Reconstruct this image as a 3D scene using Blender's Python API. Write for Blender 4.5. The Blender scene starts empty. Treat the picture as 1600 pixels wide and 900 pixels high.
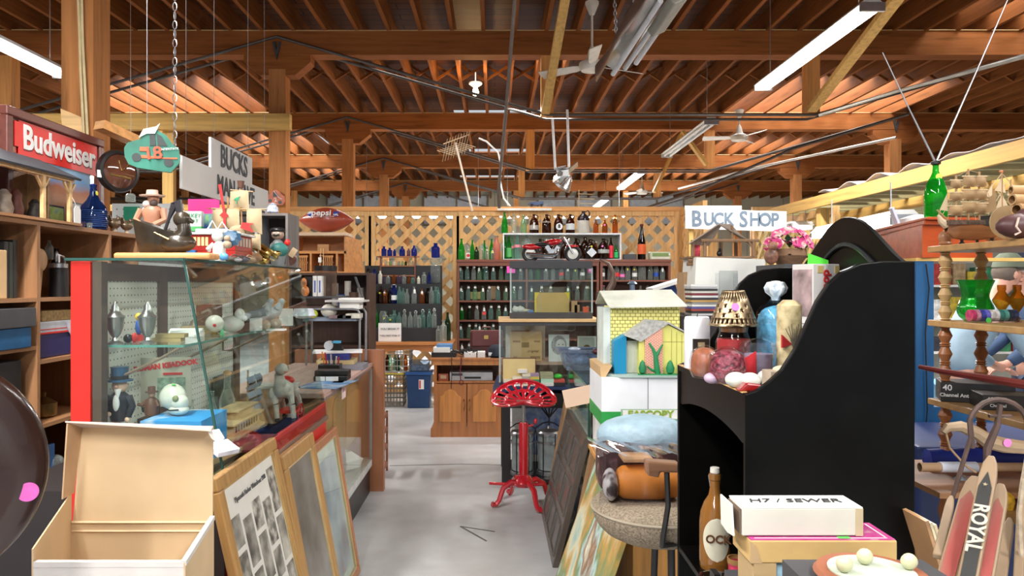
import bpy,bmesh,math,random
from mathutils import Vector,Matrix
random.seed(7)
PI = math.pi
C = bpy.context.scene.collection
sc = bpy.context.scene
FX = 1150.0; VX,VY = 773.0,445.0; EYE = 1.55
# ---------------------------------------------------------------- camera, world, light, exposure
cam = bpy.data.objects.new('camera',bpy.data.cameras.new('camera')); C.objects.link(cam)
cam.location = (0,0,EYE); cam.rotation_euler = (PI/2,0,0)
cam.data.sensor_width = 36; cam.data.lens = 36*FX/1600
cam.data.shift_x = (800-VX)/1600; cam.data.shift_y = -(450-VY)/1600
cam.data.clip_start = .05
sc.camera = cam
sc.view_settings.view_transform = 'Standard'; sc.view_settings.look = 'None'
sc.view_settings.gamma = 1; sc.view_settings.use_curve_mapping = False
sc.view_settings.exposure = 0.15
sc.cycles.transparent_max_bounces = 32
sc.cycles.max_bounces = 6; sc.cycles.diffuse_bounces = 4
w = bpy.data.worlds.new('sky'); sc.world = w; w.use_nodes = True
bg = w.node_tree.nodes['Background']; bg.inputs[0].default_value = (.86,.93,1,1); bg.inputs[1].default_value = .6
def area(name,loc,size,power,rot=(0,0,0),col=(1,.98,.95)):
    l = bpy.data.lights.new(name,'AREA'); l.shape = 'RECTANGLE'; l.size,l.size_y = size; l.energy = power; l.color = col
    o = bpy.data.objects.new(name,l); o.location = loc; o.rotation_euler = rot; C.objects.link(o); return o
# tubes of the fluorescent fixtures (each sits just under / over the fixture built below)
TUBES = [(2.72,6.5,3.6),(2.66,14.4,3.6),(2.66,18.6,3.6),(2.72,2.2,3.6),(-1.6,1.6,3.6),(-4.2,6.0,3.6),(-1.0,-1.2,3.6),(1.8,-1.2,3.6),(-1.2,6.6,3.75)]  # seen row first, then unseen ones added as fill
for i,(x,y,z) in enumerate(TUBES):
    if i == 8: continue
    area('tube_light',(x,y,z-.08),(.16,2.2),{2.2: 75,14.4: 330,18.6: 420}.get(y,150))
    area('tube_light',(x,y,z+.10),(.10,2.2),4,(PI,0,0),(1,.85,.62))
# ---------------------------------------------------------------- pixel helpers for a known depth
def X(px,Y): return (px-VX)*Y/FX
def Z(py,Y): return EYE-(py-VY)*Y/FX
def P(px,py,Y): return Vector((X(px,Y),Y,Z(py,Y)))
# ---------------------------------------------------------------- mesh builder
class MB:
    def __init__(s): s.v = []; s.f = []; s.sm = False
    def add(s,v,f):
        n = len(s.v); s.v += [Vector(p) for p in v]; s.f += [tuple(i+n for i in q) for q in f]; return s
    def box(s,x0,x1,y0,y1,z0,z1):
        return s.add([(x0,y0,z0),(x1,y0,z0),(x1,y1,z0),(x0,y1,z0),(x0,y0,z1),(x1,y0,z1),(x1,y1,z1),(x0,y1,z1)],
                     [(0,3,2,1),(4,5,6,7),(0,1,5,4),(1,2,6,5),(2,3,7,6),(3,0,4,7)])
    def bar(s,a,b,w,h,up=(0,0,1)):
        a,b = Vector(a),Vector(b); d = (b-a).normalized(); u = Vector(up)
        if abs(d.dot(u)) > .98: u = Vector((1,0,0))
        r = d.cross(u).normalized(); u = r.cross(d)
        v = [p+r*i*w/2+u*j*h/2 for p in (a,b) for i,j in ((-1,-1),(1,-1),(1,1),(-1,1))]
        return s.add(v,[(0,1,2,3),(4,7,6,5),(0,4,5,1),(1,5,6,2),(2,6,7,3),(3,7,4,0)])
    def prism(s,poly,ax,a,b):
        n = len(poly)
        def q(p,t): return {'x': (t,p[0],p[1]),'y': (p[0],t,p[1]),'z': (p[0],p[1],t)}[ax]
        return s.add([q(p,a) for p in poly]+[q(p,b) for p in poly],
                     [tuple(range(n))[::-1],tuple(range(n,2*n))]+[(i,(i+1)%n,(i+1)%n+n,i+n) for i in range(n)])
    def lathe(s,prof,c=(0,0,0),n=20,sx=1,sy=1,ax='z',cap=True,lobes=0,amp=0):
        v = []; m = len(prof); s.sm = True
        for r,z in prof:
            for k in range(n):
                a = 2*PI*k/n; rr = r*(1+amp*math.cos(lobes*a)) if lobes else r
                x,y = rr*math.cos(a)*sx,rr*math.sin(a)*sy
                p = {'z': (x,y,z),'y': (x,z,y),'x': (z,x,y)}[ax]
                v.append((p[0]+c[0],p[1]+c[1],p[2]+c[2]))
        f = [(i*n+k,i*n+(k+1)%n,(i+1)*n+(k+1)%n,(i+1)*n+k) for i in range(m-1) for k in range(n)]
        if cap:
            if prof[0][0] > 1e-5: f.append(tuple(range(n))[::-1])
            if prof[-1][0] > 1e-5: f.append(tuple(range((m-1)*n,m*n)))
        return s.add(v,f)
    def ball(s,c,r,n=14,m=9):
        if not hasattr(r,'__len__'): r = (r,r,r)
        return s.lathe([(max(1e-4,math.sin(PI*i/m))*1,-math.cos(PI*i/m)*r[2]) for i in range(m+1)],c,n,r[0],r[1],cap=False)
    def tube(s,pts,r,n=8,closed=False):
        pts = [Vector(p) for p in pts]; m = len(pts); s.sm = True; rs = r if hasattr(r,'__len__') else [r]*m
        v = []; u = None
        for i,p in enumerate(pts):
            if closed: d = pts[(i+1)%m]-pts[i-1]
            else: d = pts[min(i+1,m-1)]-pts[max(i-1,0)]
            d.normalize()
            if u is None: u = d.orthogonal().normalized()
            u = (u-d*u.dot(d)); u = u.normalized() if u.length > 1e-4 else d.orthogonal().normalized()
            w_ = d.cross(u)
            v += [p+(u*math.cos(2*PI*k/n)+w_*math.sin(2*PI*k/n))*rs[i] for k in range(n)]
        f = [(i*n+k,i*n+(k+1)%n,((i+1)%m)*n+(k+1)%n,((i+1)%m)*n+k) for i in range(m if closed else m-1) for k in range(n)]
        if not closed: f += [tuple(range(n))[::-1],tuple(range((m-1)*n,m*n))]
        return s.add(v,f)
    def sheet(s,fn,nu,nv,th=0):
        g = [[Vector(fn(i/nu,j/nv)) for j in range(nv+1)] for i in range(nu+1)]
        v = [p for r in g for p in r]; W = nv+1; s.sm = True
        f = [(i*W+j,(i+1)*W+j,(i+1)*W+j+1,i*W+j+1) for i in range(nu) for j in range(nv)]
        if th:
            N = len(v); v += [p+Vector((0,0,-th)) for p in v]
            f += [tuple(k+N for k in q[::-1]) for q in f]
            ring = [i*W for i in range(nu+1)]+[nu*W+j for j in range(1,W)]+[i*W+nv for i in range(nu-1,-1,-1)]+[j for j in range(nv-1,0,-1)]
            f += [(ring[k-1],ring[k],ring[k]+N,ring[k-1]+N) for k in range(len(ring))]
        return s.add(v,f)
    def xf(s,M):
        s.v = [M @ p for p in s.v]; return s
    def mesh(s,name,m,smooth=None,ang=40):
        me = bpy.data.meshes.new(name); me.from_pydata([tuple(p) for p in s.v],[],s.f); me.materials.append(m)
        b = bmesh.new(); b.from_mesh(me); bmesh.ops.recalc_face_normals(b,faces=b.faces); b.to_mesh(me); b.free()
        if s.sm if smooth is None else smooth:
            me.polygons.foreach_set('use_smooth',[True]*len(me.polygons)); me.set_sharp_from_angle(angle=math.radians(ang))
        return me
def B(*a): return MB().box(*a)
def part(name,mb,m,parent=None,label=None,bev=0,kind=None,sub=0):
    me = mb.mesh(name,m) if isinstance(mb,MB) else mb
    o = bpy.data.objects.new(name,me); C.objects.link(o)
    if parent: o.parent = parent
    if label: o['label'] = label
    if kind: o['kind'] = kind
    if bev:
        b = o.modifiers.new('b','BEVEL'); b.width = bev; b.segments = 2; b.limit_method = 'ANGLE'
    if sub:
        b = o.modifiers.new('s','SUBSURF'); b.levels = b.render_levels = sub
    return o
def tag(o,label,cat,group=None):
    o['label'] = label; o['category'] = cat
    if group: o['group'] = group
    return o
def T(name,label,cat,loc=(0,0,0),rz=0,group=None,rx=0,ry=0):
    o = bpy.data.objects.new(name,None); o.empty_display_size = .05; C.objects.link(o)
    o.location = loc; o.rotation_euler = (rx,ry,rz); return tag(o,label,cat,group)
def S(name,label,cat,mb,m,loc=(0,0,0),rz=0,group=None,bev=0,rx=0,ry=0,sub=0):
    o = part(name,mb,m,bev=bev,sub=sub); o.location = loc; o.rotation_euler = (rx,ry,rz); return tag(o,label,cat,group)
def struct(name,mb,m,parent=None,bev=0):
    o = part(name,mb,m,parent,bev=bev)
    if not parent: o['kind'] = 'structure'
    return o
def dup(root,loc,label,rz=None,group=None):
    r = root.copy(); C.objects.link(r); r.location = loc; r['label'] = label
    if rz is not None: r.rotation_euler = (0,0,rz)
    if group: r['group'] = group
    for ch in root.children:
        c = ch.copy(); C.objects.link(c); c.parent = r
        for g in ch.children:
            d = g.copy(); C.objects.link(d); d.parent = c
    return r
def text(body,size,m,loc,face='cam',parent=None,bold=.0,ext=.001,align='CENTER',sx=1,name='lettering',rot=None,shear=0):
    c = bpy.data.curves.new(name,'FONT'); c.body = body; c.size = size; c.extrude = ext; c.offset = bold; c.align_x = align; c.align_y = 'CENTER'
    c.resolution_u = 3; c.shear = shear
    c.materials.append(m); o = bpy.data.objects.new(name,c); C.objects.link(o); o.location = loc
    o.rotation_euler = rot if rot else {'cam': (PI/2,0,0),'+x': (PI/2,0,PI/2),'-x': (PI/2,0,-PI/2),'up': (0,0,0)}[face]
    o.scale = (sx,1,1)
    if parent: o.parent = parent
    return o
def skin(name,pts,edges,m,parent=None,sub=2):
    """pts: (x,y,z,r); one continuous skinned surface"""
    me = bpy.data.meshes.new(name); me.from_pydata([p[:3] for p in pts],edges,[]); me.materials.append(m)
    o = bpy.data.objects.new(name,me); C.objects.link(o)
    if parent: o.parent = parent
    o.modifiers.new('k','SKIN').use_smooth_shade = True
    me.skin_vertices or None
    for i,p in enumerate(pts):
        sv = me.skin_vertices[0].data[i]
        r = p[3]; sv.radius = r if hasattr(r,'__len__') else (r,r); sv.use_root = (i == 0)
    s_ = o.modifiers.new('s','SUBSURF'); s_.levels = s_.render_levels = sub
    return o
ORD = 'first second third fourth fifth sixth seventh eighth ninth tenth eleventh twelfth thirteenth fourteenth fifteenth sixteenth seventeenth eighteenth nineteenth twentieth'.split()
# ---------------------------------------------------------------- materials
MATS = {}
def newmat(name):
    m = bpy.data.materials.new(name); m.use_nodes = True; nt = m.node_tree; return m,nt,nt.nodes['Principled BSDF']
def coords(nt,scale=(1,1,1),kind='Object'):
    tc = nt.nodes.new('ShaderNodeTexCoord'); mp = nt.nodes.new('ShaderNodeMapping'); mp.inputs['Scale'].default_value = scale
    nt.links.new(tc.outputs[kind],mp.inputs[0]); return mp.outputs[0]
def ramp(nt,fac,stops):
    r = nt.nodes.new('ShaderNodeValToRGB'); e = r.color_ramp.elements
    while len(e) < len(stops): e.new(.5)
    for k,(p,c) in zip(e,stops): k.position = p; k.color = (*c,1) if len(c) == 3 else c
    nt.links.new(fac,r.inputs[0]); return r.outputs[0]
def noise(nt,vec,scale,det=4):
    n = nt.nodes.new('ShaderNodeTexNoise'); n.inputs['Scale'].default_value = scale; n.inputs['Detail'].default_value = det
    nt.links.new(vec,n.inputs['Vector']); return n.outputs[0]
def bump(nt,b,h,d=.2,dist=.01):
    k = nt.nodes.new('ShaderNodeBump'); k.inputs['Strength'].default_value = d; k.inputs['Distance'].default_value = dist
    nt.links.new(h,k.inputs['Height']); nt.links.new(k.outputs[0],b.inputs['Normal'])
def K(col,k): return tuple(min(1,c*k) for c in col)
def mat(col,rough=.5,metal=0,var=.12,scale=12,bmp=0,coat=0):
    key = (col,rough,metal,var,scale,bmp,coat)
    if key in MATS: return MATS[key]
    m,nt,b = newmat('paint'); b.inputs['Roughness'].default_value = rough; b.inputs['Metallic'].default_value = metal
    b.inputs['Coat Weight'].default_value = coat
    f = noise(nt,coords(nt),scale)
    nt.links.new(ramp(nt,f,[(.3,K(col,1-var)),(.7,K(col,1+var))]),b.inputs['Base Color'])
    if bmp: bump(nt,b,f,bmp)
    MATS[key] = m; return m
def wood(c,k=.6,ax='x',rough=.5,s=1,coat=0,bmp=.1):
    key = ('w',c,k,ax,rough,s,coat)
    if key in MATS: return MATS[key]
    m,nt,b = newmat('wood'); b.inputs['Roughness'].default_value = rough; b.inputs['Coat Weight'].default_value = coat
    sc_ = {'x': (1.2,18,18),'y': (18,1.2,18),'z': (18,18,1.2)}[ax]
    v = coords(nt,tuple(q*s for q in sc_)); f = noise(nt,v,1.6,6); g = noise(nt,coords(nt),1.3,3)
    mx = nt.nodes.new('ShaderNodeMath'); mx.operation = 'MULTIPLY_ADD'; mx.inputs[1].default_value = .45
    nt.links.new(g,mx.inputs[0]); nt.links.new(f,mx.inputs[2])
    nt.links.new(ramp(nt,mx.outputs[0],[(.45,K(c,k)),(.62,c),(.85,K(c,1.25))]),b.inputs['Base Color'])
    if bmp: bump(nt,b,f,bmp)
    MATS[key] = m; return m
def glass(tint=(.9,.95,.93),refl=.12,rough=.02,gcol=(1,1,1)):
    key = ('g',tint,refl,rough,gcol)
    if key in MATS: return MATS[key]
    m = bpy.data.materials.new('glass'); m.use_nodes = True; nt = m.node_tree; nt.nodes.clear()
    o = nt.nodes.new('ShaderNodeOutputMaterial'); mx = nt.nodes.new('ShaderNodeMixShader')
    t = nt.nodes.new('ShaderNodeBsdfTransparent'); t.inputs[0].default_value = (*tint,1)
    g = nt.nodes.new('ShaderNodeBsdfGlossy'); g.inputs['Roughness'].default_value = rough; g.inputs[0].default_value = (*gcol,1)
    lw = nt.nodes.new('ShaderNodeLayerWeight'); lw.inputs[0].default_value = .5
    a = nt.nodes.new('ShaderNodeMath'); a.operation = 'MULTIPLY_ADD'; a.inputs[1].default_value = .75; a.inputs[2].default_value = refl*.2
    nt.links.new(vmath(nt,'POWER',lw.outputs['Facing'],5),a.inputs[0]); nt.links.new(a.outputs[0],mx.inputs[0])
    nt.links.new(t.outputs[0],mx.inputs[1]); nt.links.new(g.outputs[0],mx.inputs[2]); nt.links.new(mx.outputs[0],o.inputs[0])
    MATS[key] = m; return m
def bglass(tint,body,refl=.12):
    """coloured bottle glass: see-through tint plus a little body colour"""
    key = ('bg',tint,body)
    if key in MATS: return MATS[key]
    m = bpy.data.materials.new('bottle_glass'); m.use_nodes = True; nt = m.node_tree; nt.nodes.clear()
    o = nt.nodes.new('ShaderNodeOutputMaterial'); mx = nt.nodes.new('ShaderNodeMixShader'); m2 = nt.nodes.new('ShaderNodeMixShader')
    t = nt.nodes.new('ShaderNodeBsdfTransparent'); t.inputs[0].default_value = (*tint,1)
    d = nt.nodes.new('ShaderNodeBsdfTranslucent'); d.inputs[0].default_value = (*body,1)
    d2 = nt.nodes.new('ShaderNodeBsdfDiffuse'); d2.inputs[0].default_value = (*body,1)
    ad = nt.nodes.new('ShaderNodeMixShader'); ad.inputs[0].default_value = .5
    nt.links.new(d.outputs[0],ad.inputs[1]); nt.links.new(d2.outputs[0],ad.inputs[2])
    g = nt.nodes.new('ShaderNodeBsdfGlossy'); g.inputs['Roughness'].default_value = .06
    lw = nt.nodes.new('ShaderNodeLayerWeight'); lw.inputs[0].default_value = .35
    a = nt.nodes.new('ShaderNodeMath'); a.operation = 'MULTIPLY_ADD'; a.inputs[1].default_value = .6; a.inputs[2].default_value = .04
    f2 = nt.nodes.new('ShaderNodeMath'); f2.operation = 'MULTIPLY_ADD'; f2.inputs[1].default_value = .55; f2.inputs[2].default_value = .22
    nt.links.new(lw.outputs['Facing'],f2.inputs[0]); nt.links.new(f2.outputs[0],m2.inputs[0])
    nt.links.new(t.outputs[0],m2.inputs[1]); nt.links.new(ad.outputs[0],m2.inputs[2])
    lv = nt.nodes.new('ShaderNodeLayerWeight'); lv.inputs[0].default_value = .5
    nt.links.new(vmath(nt,'POWER',lv.outputs['Facing'],4),a.inputs[0]); nt.links.new(a.outputs[0],mx.inputs[0])
    nt.links.new(m2.outputs[0],mx.inputs[1]); nt.links.new(g.outputs[0],mx.inputs[2]); nt.links.new(mx.outputs[0],o.inputs[0])
    MATS[key] = m; return m
def emis(col,st):
    key = ('e',col,st)
    if key in MATS: return MATS[key]
    m,nt,b = newmat('lamp'); b.inputs['Emission Color'].default_value = (*col,1); b.inputs['Emission Strength'].default_value = st
    MATS[key] = m; return m
def pattern(name,fn):
    m,nt,b = newmat(name); fn(nt,b); return m
def vmath(nt,op,a,b_=None):
    n = nt.nodes.new('ShaderNodeMath'); n.operation = op
    for i,q in enumerate((a,b_)):
        if q is None: continue
        if isinstance(q,(int,float)): n.inputs[i].default_value = q
        else: nt.links.new(q,n.inputs[i])
    return n.outputs[0]
def sep(nt,v):
    s_ = nt.nodes.new('ShaderNodeSeparateXYZ'); nt.links.new(v,s_.inputs[0]); return s_.outputs
def pegf(base,hole,pitch,a1,a2):
    def f(nt,b):
        o = sep(nt,coords(nt)); q = []
        for k in (a1,a2):
            r = vmath(nt,'SUBTRACT',vmath(nt,'FRACT',vmath(nt,'MULTIPLY',o[k],1/pitch)),.5); q.append(vmath(nt,'MULTIPLY',r,r))
        d = vmath(nt,'ADD',*q)
        nt.links.new(ramp(nt,d,[(.012,hole),(.02,base)]),b.inputs['Base Color']); b.inputs['Roughness'].default_value = .7
    return f
def brickf(c1,c2,mortar,scale,bw=.5,rh=.25,ms=.02,rot=None):
    def f(nt,b):
        v = coords(nt)
        o = sep(nt,v); cm = nt.nodes.new('ShaderNodeCombineXYZ'); r_ = rot or (0,2)
        nt.links.new(o[r_[0]],cm.inputs[0]); nt.links.new(o[r_[1]],cm.inputs[1])
        k = nt.nodes.new('ShaderNodeTexBrick'); nt.links.new(cm.outputs[0],k.inputs[0])
        k.inputs['Color1'].default_value = (*c1,1); k.inputs['Color2'].default_value = (*c2,1); k.inputs['Mortar'].default_value = (*mortar,1)
        k.inputs['Scale'].default_value = scale; k.inputs['Mortar Size'].default_value = ms; k.inputs['Brick Width'].default_value = bw; k.inputs['Row Height'].default_value = rh
        nt.links.new(k.outputs[0],b.inputs['Base Color']); b.inputs['Roughness'].default_value = .6
    return f
def blotf(cols,scale,rough=.6,det=5,sx=(1,1,1)):
    def f(nt,b):
        n = noise(nt,coords(nt,sx),scale,det)
        k = len(cols); nt.links.new(ramp(nt,n,[(.28+.44*i/(k-1),c) for i,c in enumerate(cols)]),b.inputs['Base Color']); b.inputs['Roughness'].default_value = rough
    return f
WHITE = mat((.8,.8,.78),.5); PAPER = mat((.86,.85,.82),.7,var=.05); BLACK = mat((.012,.011,.011),.35); DKG = mat((.05,.05,.055),.5)
CHROME = mat((.75,.75,.76),.18,1); STEEL = mat((.45,.46,.48),.35,.9); BRASS = mat((.62,.42,.13),.25,1); SILVER = mat((.5,.5,.48),.28,1)
TIMBER = wood((.25,.085,.024),.62,'x',.7); TIMBERZ = wood((.40,.17,.06),.62,'z',.7); JOIST = wood((.19,.062,.016),.55,'y',.8); ROOFB = wood((.27,.095,.032),.45,'x',.85,1.0)
for q_ in (JOIST,TIMBER,TIMBERZ): q_.node_tree.nodes['Principled BSDF'].inputs['Specular IOR Level'].default_value = .1
YEL = wood((.55,.33,.09),.7,'x',.7); YELZ = wood((.52,.31,.09),.7,'z',.7); YELY = wood((.46,.27,.07),.7,'y',.7)
LATT = wood((.62,.37,.15),.72,'z',.7); SHELFW = wood((.30,.13,.05),.6,'y',.55); RACKW = wood((.16,.05,.028),.6,'x',.5)
HONEY = wood((.36,.13,.035),.7,'z',.35,coat=.2); ORNG = wood((.42,.16,.045),.7,'x',.4); PINE = wood((.72,.47,.22),.75,'x',.5)
RED = mat((.62,.02,.015),.45); GLASS = glass(); PANE = glass((.93,.97,.95),.18); EDGE = mat((.03,.09,.075),.15)
KRAFT = mat((.58,.38,.19),.8,var=.08,scale=5); NAVY = mat((.02,.035,.11),.8,bmp=.3)
# ================================================================ the building
def floorf(nt,b):
    v = coords(nt); f = noise(nt,v,.9,8); g = noise(nt,v,7,6)
    s_ = vmath(nt,'ADD',vmath(nt,'MULTIPLY',f,.75),vmath(nt,'MULTIPLY',g,.25))
    nt.links.new(ramp(nt,s_,[(.34,(.32,.325,.33)),(.44,(.44,.445,.455)),(.56,(.54,.545,.555)),(.66,(.64,.645,.65))]),b.inputs['Base Color'])
    nt.links.new(ramp(nt,g,[(.3,(.28,.28,.28)),(.7,(.5,.5,.5))]),b.inputs['Roughness']); bump(nt,b,g,.08)
fl = struct('floor',B(-12.2,11.2,-5,24.6,-.1,0),pattern('concrete',floorf))
mb = MB()
for a,b_ in (((.0,4.62),(-.22,4.72)),((-.22,4.72),(-.05,4.45)),((.05,8.3),(1.4,8.2)),((-.9,6.3),(-.3,6.36)),((-.3,6.36),(.5,6.3))):
    mb.bar((*a,.001),(*b_,.001),.012,.002)
struct('crack',mb,mat((.12,.11,.1),.8),fl)
def wallf(nt,b):
    f = brickf((.52,.49,.36),(.58,.55,.42),(.30,.28,.2),1,2.4,1.2,.012)(nt,b)
struct('wall_back',B(-12.2,11.2,24.5,24.7,0,4.7),pattern('panel_wall',wallf))
for s_,x in (('left',-12.3),('right',11.2)):
    struct('wall_'+s_,B(x,x+.1,-5,24.6,0,4.7),wood((.30,.15,.07),.5,'z',.8,.4))
for i,(a,b_) in enumerate(((-9.5,-7.6),(-5.6,-3.2),(-2.4,-.2),(1.4,3.9),(4.4,6.3))):
    wn = struct('window_%d' % (i+1),B(a,b_,24.44,24.49,3.55,4.5),mat((.62,.68,.72),.3))
    mb = MB()
    for q in (a,(a+b_)/2,b_-.06): mb.box(q,q+.06,24.4,24.44,3.55,4.5)
    mb.box(a,b_,24.4,24.44,3.5,3.56)
    struct('window_frame',mb,mat((.25,.2,.13),.7),wn)
# roof: sheathing with real skylight openings, joists, bridging
HOLES = [(-6.3,-3.75,10.9,13.0),(-5.4,-3.6,15.0,16.4),(-.74,.9,13.15,13.6),(-.5,1.4,9.5,9.95),(-.6,.85,16.9,17.4),(-1,.7,21,21.5),(3.9,6.6,10.9,13.3),(5.0,7.6,7.6,8.25),
         (4.4,6.5,15.2,16.4),(3.2,5.6,18.9,20.0),(-6.5,-4.5,4.9,6.6),(1.6,3.2,19.2,19.9),(-5.2,-3.2,19,20)]
xs = sorted({-12.3,11.3} | {h[i] for h in HOLES for i in (0,1)}); ys = sorted({-5.,24.7} | {h[i] for h in HOLES for i in (2,3)})
mb = MB()
for i in range(len(ys)-1):
    x0 = None
    for j in range(len(xs)):
        solid = j < len(xs)-1 and not any(h[0] <= (xs[j]+xs[j+1])/2 <= h[1] and h[2] <= (ys[i]+ys[i+1])/2 <= h[3] for h in HOLES)
        if solid and x0 is None: x0 = xs[j]
        if not solid and x0 is not None: mb.box(x0,xs[j],ys[i],ys[i+1],4.67,4.70); x0 = None
def sheathf(nt,b):
    brickf((.11,.034,.010),(.07,.022,.007),(.025,.01,.005),1,2.2,.17,.008,(0,1))(nt,b); b.inputs['Specular IOR Level'].default_value = .1
ceil = struct('ceiling',mb,pattern('roof_boards',sheathf))
me = B(-.0225,.0225,-4.9,24.5,4.43,4.67).mesh('joist',JOIST)
k = 0; x = -1.56-.358*29
while x < 11:
    o = bpy.data.objects.new('joist',me); C.objects.link(o); o.parent = ceil; o.location.x = x; x += .358
for y in (6.4,10.4,14.4,18.4,22.4):
    mb = MB(); x = -1.56-.358*20
    while x < 9:
        mb.bar((x+.02,y,4.45),(x+.338,y,4.65),.03,.035); mb.bar((x+.02,y+.05,4.65),(x+.338,y+.05,4.45),.03,.035); x += .358
    struct('bridging',mb,JOIST,ceil)
for h in HOLES:   # daylight through each roof opening
    A_ = (h[1]-h[0])*(h[3]-h[2]); area('skylight',((h[0]+h[1])/2,(h[2]+h[3])/2,4.95),(h[1]-h[0],h[3]-h[2]),45*A_,col=(.95,.98,1))
# main beams, trusses, posts
YB = [4.45+4*k for k in range(5)]
for y in YB:
    bm_ = struct('ceiling_beam',B(-12.2,11.2,y-.1,y+.1,4.16,4.43),TIMBER)
    mb = MB(); mb.tube([(-12,y-.105,4.435),(-5,y-.11,4.44),(-2,y-.11,4.432),(3,y-.11,4.44),(9,y-.11,4.43)],.006,5)
    struct('wire',mb,mat((.5,.33,.14),.7),bm_)
    for sgn in (-1,1):
        mb = MB()
        for x0 in (-11.67,-2.47): 
            mb.tube([(x0,y+sgn*.115,4.36),(x0+3.07,y+sgn*.115,3.475),(x0+6.1,y+sgn*.115,3.475),(x0+9.2,y+sgn*.115,4.36)],.016,6)
        struct('truss_rod',mb,mat((.10,.085,.075),.45,.6),bm_)
    for x0 in (-8.6,-5.57,.60,3.63):
        struct('strut',B(x0-.07,x0+.07,y-.08,y+.08,3.49,4.16),wood((.62,.28,.08),.7,'z',.7),bm_)
for y in YB:
    for x0 in (-11.67,-2.47,6.73):
        p = struct('column',B(x0-.095,x0+.095,y-.095,y+.095,0,4.0),TIMBERZ)
        struct('corbel',MB().prism([(x0-.38,4.16),(x0-.38,4.08),(x0-.2,3.93),(x0+.2,3.93),(x0+.38,4.08),(x0+.38,4.16)],'y',y-.094,y+.094),TIMBER,p)
        struct('strap',MB().prism([(x0-.05,4.3),(x0,4.1),(x0+.05,4.3),(x0+.02,4.3),(x0,4.2),(x0-.02,4.3)],'y',y-.125,y-.1),DKG,p)
# knee braces of the partition frames overhead
def brace(a,b_,w_,m,label,extra=None):
    return S('timber_brace',label,'brace',MB().bar(a,b_,w_,.05),m,group=extra)
brace(P(852,176,8.2),P(886,-20,6.9),.09,YELZ,'long yellow stick of lumber running up to the joists beside the white ceiling fan')
brace(P(1268,172,8.2),P(1415,-20,6.3),.11,YELZ,'wide yellow plank rising steeply behind the big lit fluorescent tube')
brace(P(1022,300,12.3),P(1064,210,12.3),.13,YELZ,'yellow brace leaning left-up under the ceiling beyond the unlit tube fixture'.replace('left-up','outward'))
brace(P(1066,205,12.2),P(1104,258,12.2),.13,YELZ,'short yellow brace running down to the hanging post beyond the unlit fixture')
brace(P(155,195,4.2),P(222,228,4.2)+Vector((.0,.45,-.0)),.09,wood((.62,.30,.1),.7,'x'),'short brown board nailed to the thick post above the oval wall clock')
S('plank','small tan board standing between the beer mirror and the thick post','board',MB().prism([(-.06,-.03),(.06,-.05),(.05,.05),(-.07,.1)],'y',0,.02),PINE,P(113,196,4.33))
# yellow lumber header from the left to the second post and its stud
S('lumber_header','long yellow lumber beam nailed level across to the second post','beam',B(-7,-2.3,8.25,8.35,Z(203,8.3),Z(179,8.3)),YEL)
S('lumber_stud','yellow stud standing behind the cardboard race car','stud',B(X(256,8.42),X(273,8.42),8.38,8.46,0,Z(204,8.4)),YELZ)
S('lumber_rail','thin yellow rail running level behind the bearded figurine','rail',B(-6,-2.6,8.47,8.5,Z(330,8.5),Z(320,8.5)),YEL)
# cables and conduits
S('conduit','pair of pale cables stapled down the thick front post','cable',MB().tube([P(121,-30,4.3),P(124,40,4.3),P(126,110,4.3),P(131,215,4.3)],.008,6).tube([P(127,-30,4.3),P(129,60,4.3),P(133,140,4.3),P(137,215,4.3)],.008,6),mat((.62,.5,.28),.5))
S('electrical_conduit','dark vertical pipe hanging down over the green bottle shelf','pipe',MB().tube([P(806,-20,6.6),P(790,180,8.2),P(779,295,9.0),P(780,324,9.3)],.02,7),mat((.16,.13,.11),.5))
S('extension_cord','white extension cord dangling from the rafters above the bottle wall','cord',MB().tube([P(748,216,9.6),P(760,221,9.6),P(778,238,9.6),P(784,262,9.6),P(781,280,9.6),P(787,310,9.6),P(797,322,9.6)],.012,6),WHITE)
S('overhead_conduit','long pale conduit rising over the shop toward the wooden sailing ships','pipe',MB().tube([P(1280,180,8.1),P(1400,143,7.5),P(1640,78,6.5)],.018,6),mat((.5,.47,.42),.4,.5))
S('overhead_conduit','dark conduit sloping across below the ceiling fan over the shop sign','pipe',MB().tube([P(1000,328,11),P(1085,300,11),P(1240,232,10),P(1420,178,9)],.02,6),mat((.12,.1,.09),.4,.5))
S('overhead_conduit','pale thin conduit seen above the first shop sign board','pipe',MB().tube([P(1060,295,14),P(1180,262,13),P(1400,215,11)],.02,6),mat((.55,.5,.45),.4,.5))
# ---------------------------------------------------------------- fluorescent fixtures along the aisle
def strip(name,label,loc,L=2.4,lit=True,rz=0,st=14,group='hanging fluorescent fixtures',chain=None,rx=0,tint=(1,.97,.9)):
    t = T(name,label,'light',loc,rz,group,rx=rx)
    part('housing',MB().prism([(-.10,.0),(.10,.0),(.05,.05),(-.05,.05)],'y',-L/2,L/2),WHITE,t)
    for s_ in (-.045,.045):
        part('tube',MB().lathe([(.019,-L/2+.03),(.019,L/2-.03)],(s_,0,-.022),10,ax='y'),emis(tint,st) if lit else mat((.75,.75,.73),.25),t)
    for s_ in (-1,1):
        part('end_cap',B(-.09,.09,s_*L/2-.015,s_*L/2+.015,-.045,.02),STEEL,t)
        part('hanger_wire',MB().tube([(0,s_*(L/2-.2),.05),(0,s_*(L/2-.2),chain or 4.43-loc[2])],.005,5),STEEL,t)
    return t
strip('fluorescent_fixture','big lit twin fluorescent tube hanging in front of the yellow plank',(2.77,6.5,3.6),2.2)
strip('fluorescent_fixture','unlit fluorescent fixture hanging askew beyond the ceiling fan',(2.74,10.5,3.62),2.4,False)
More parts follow.
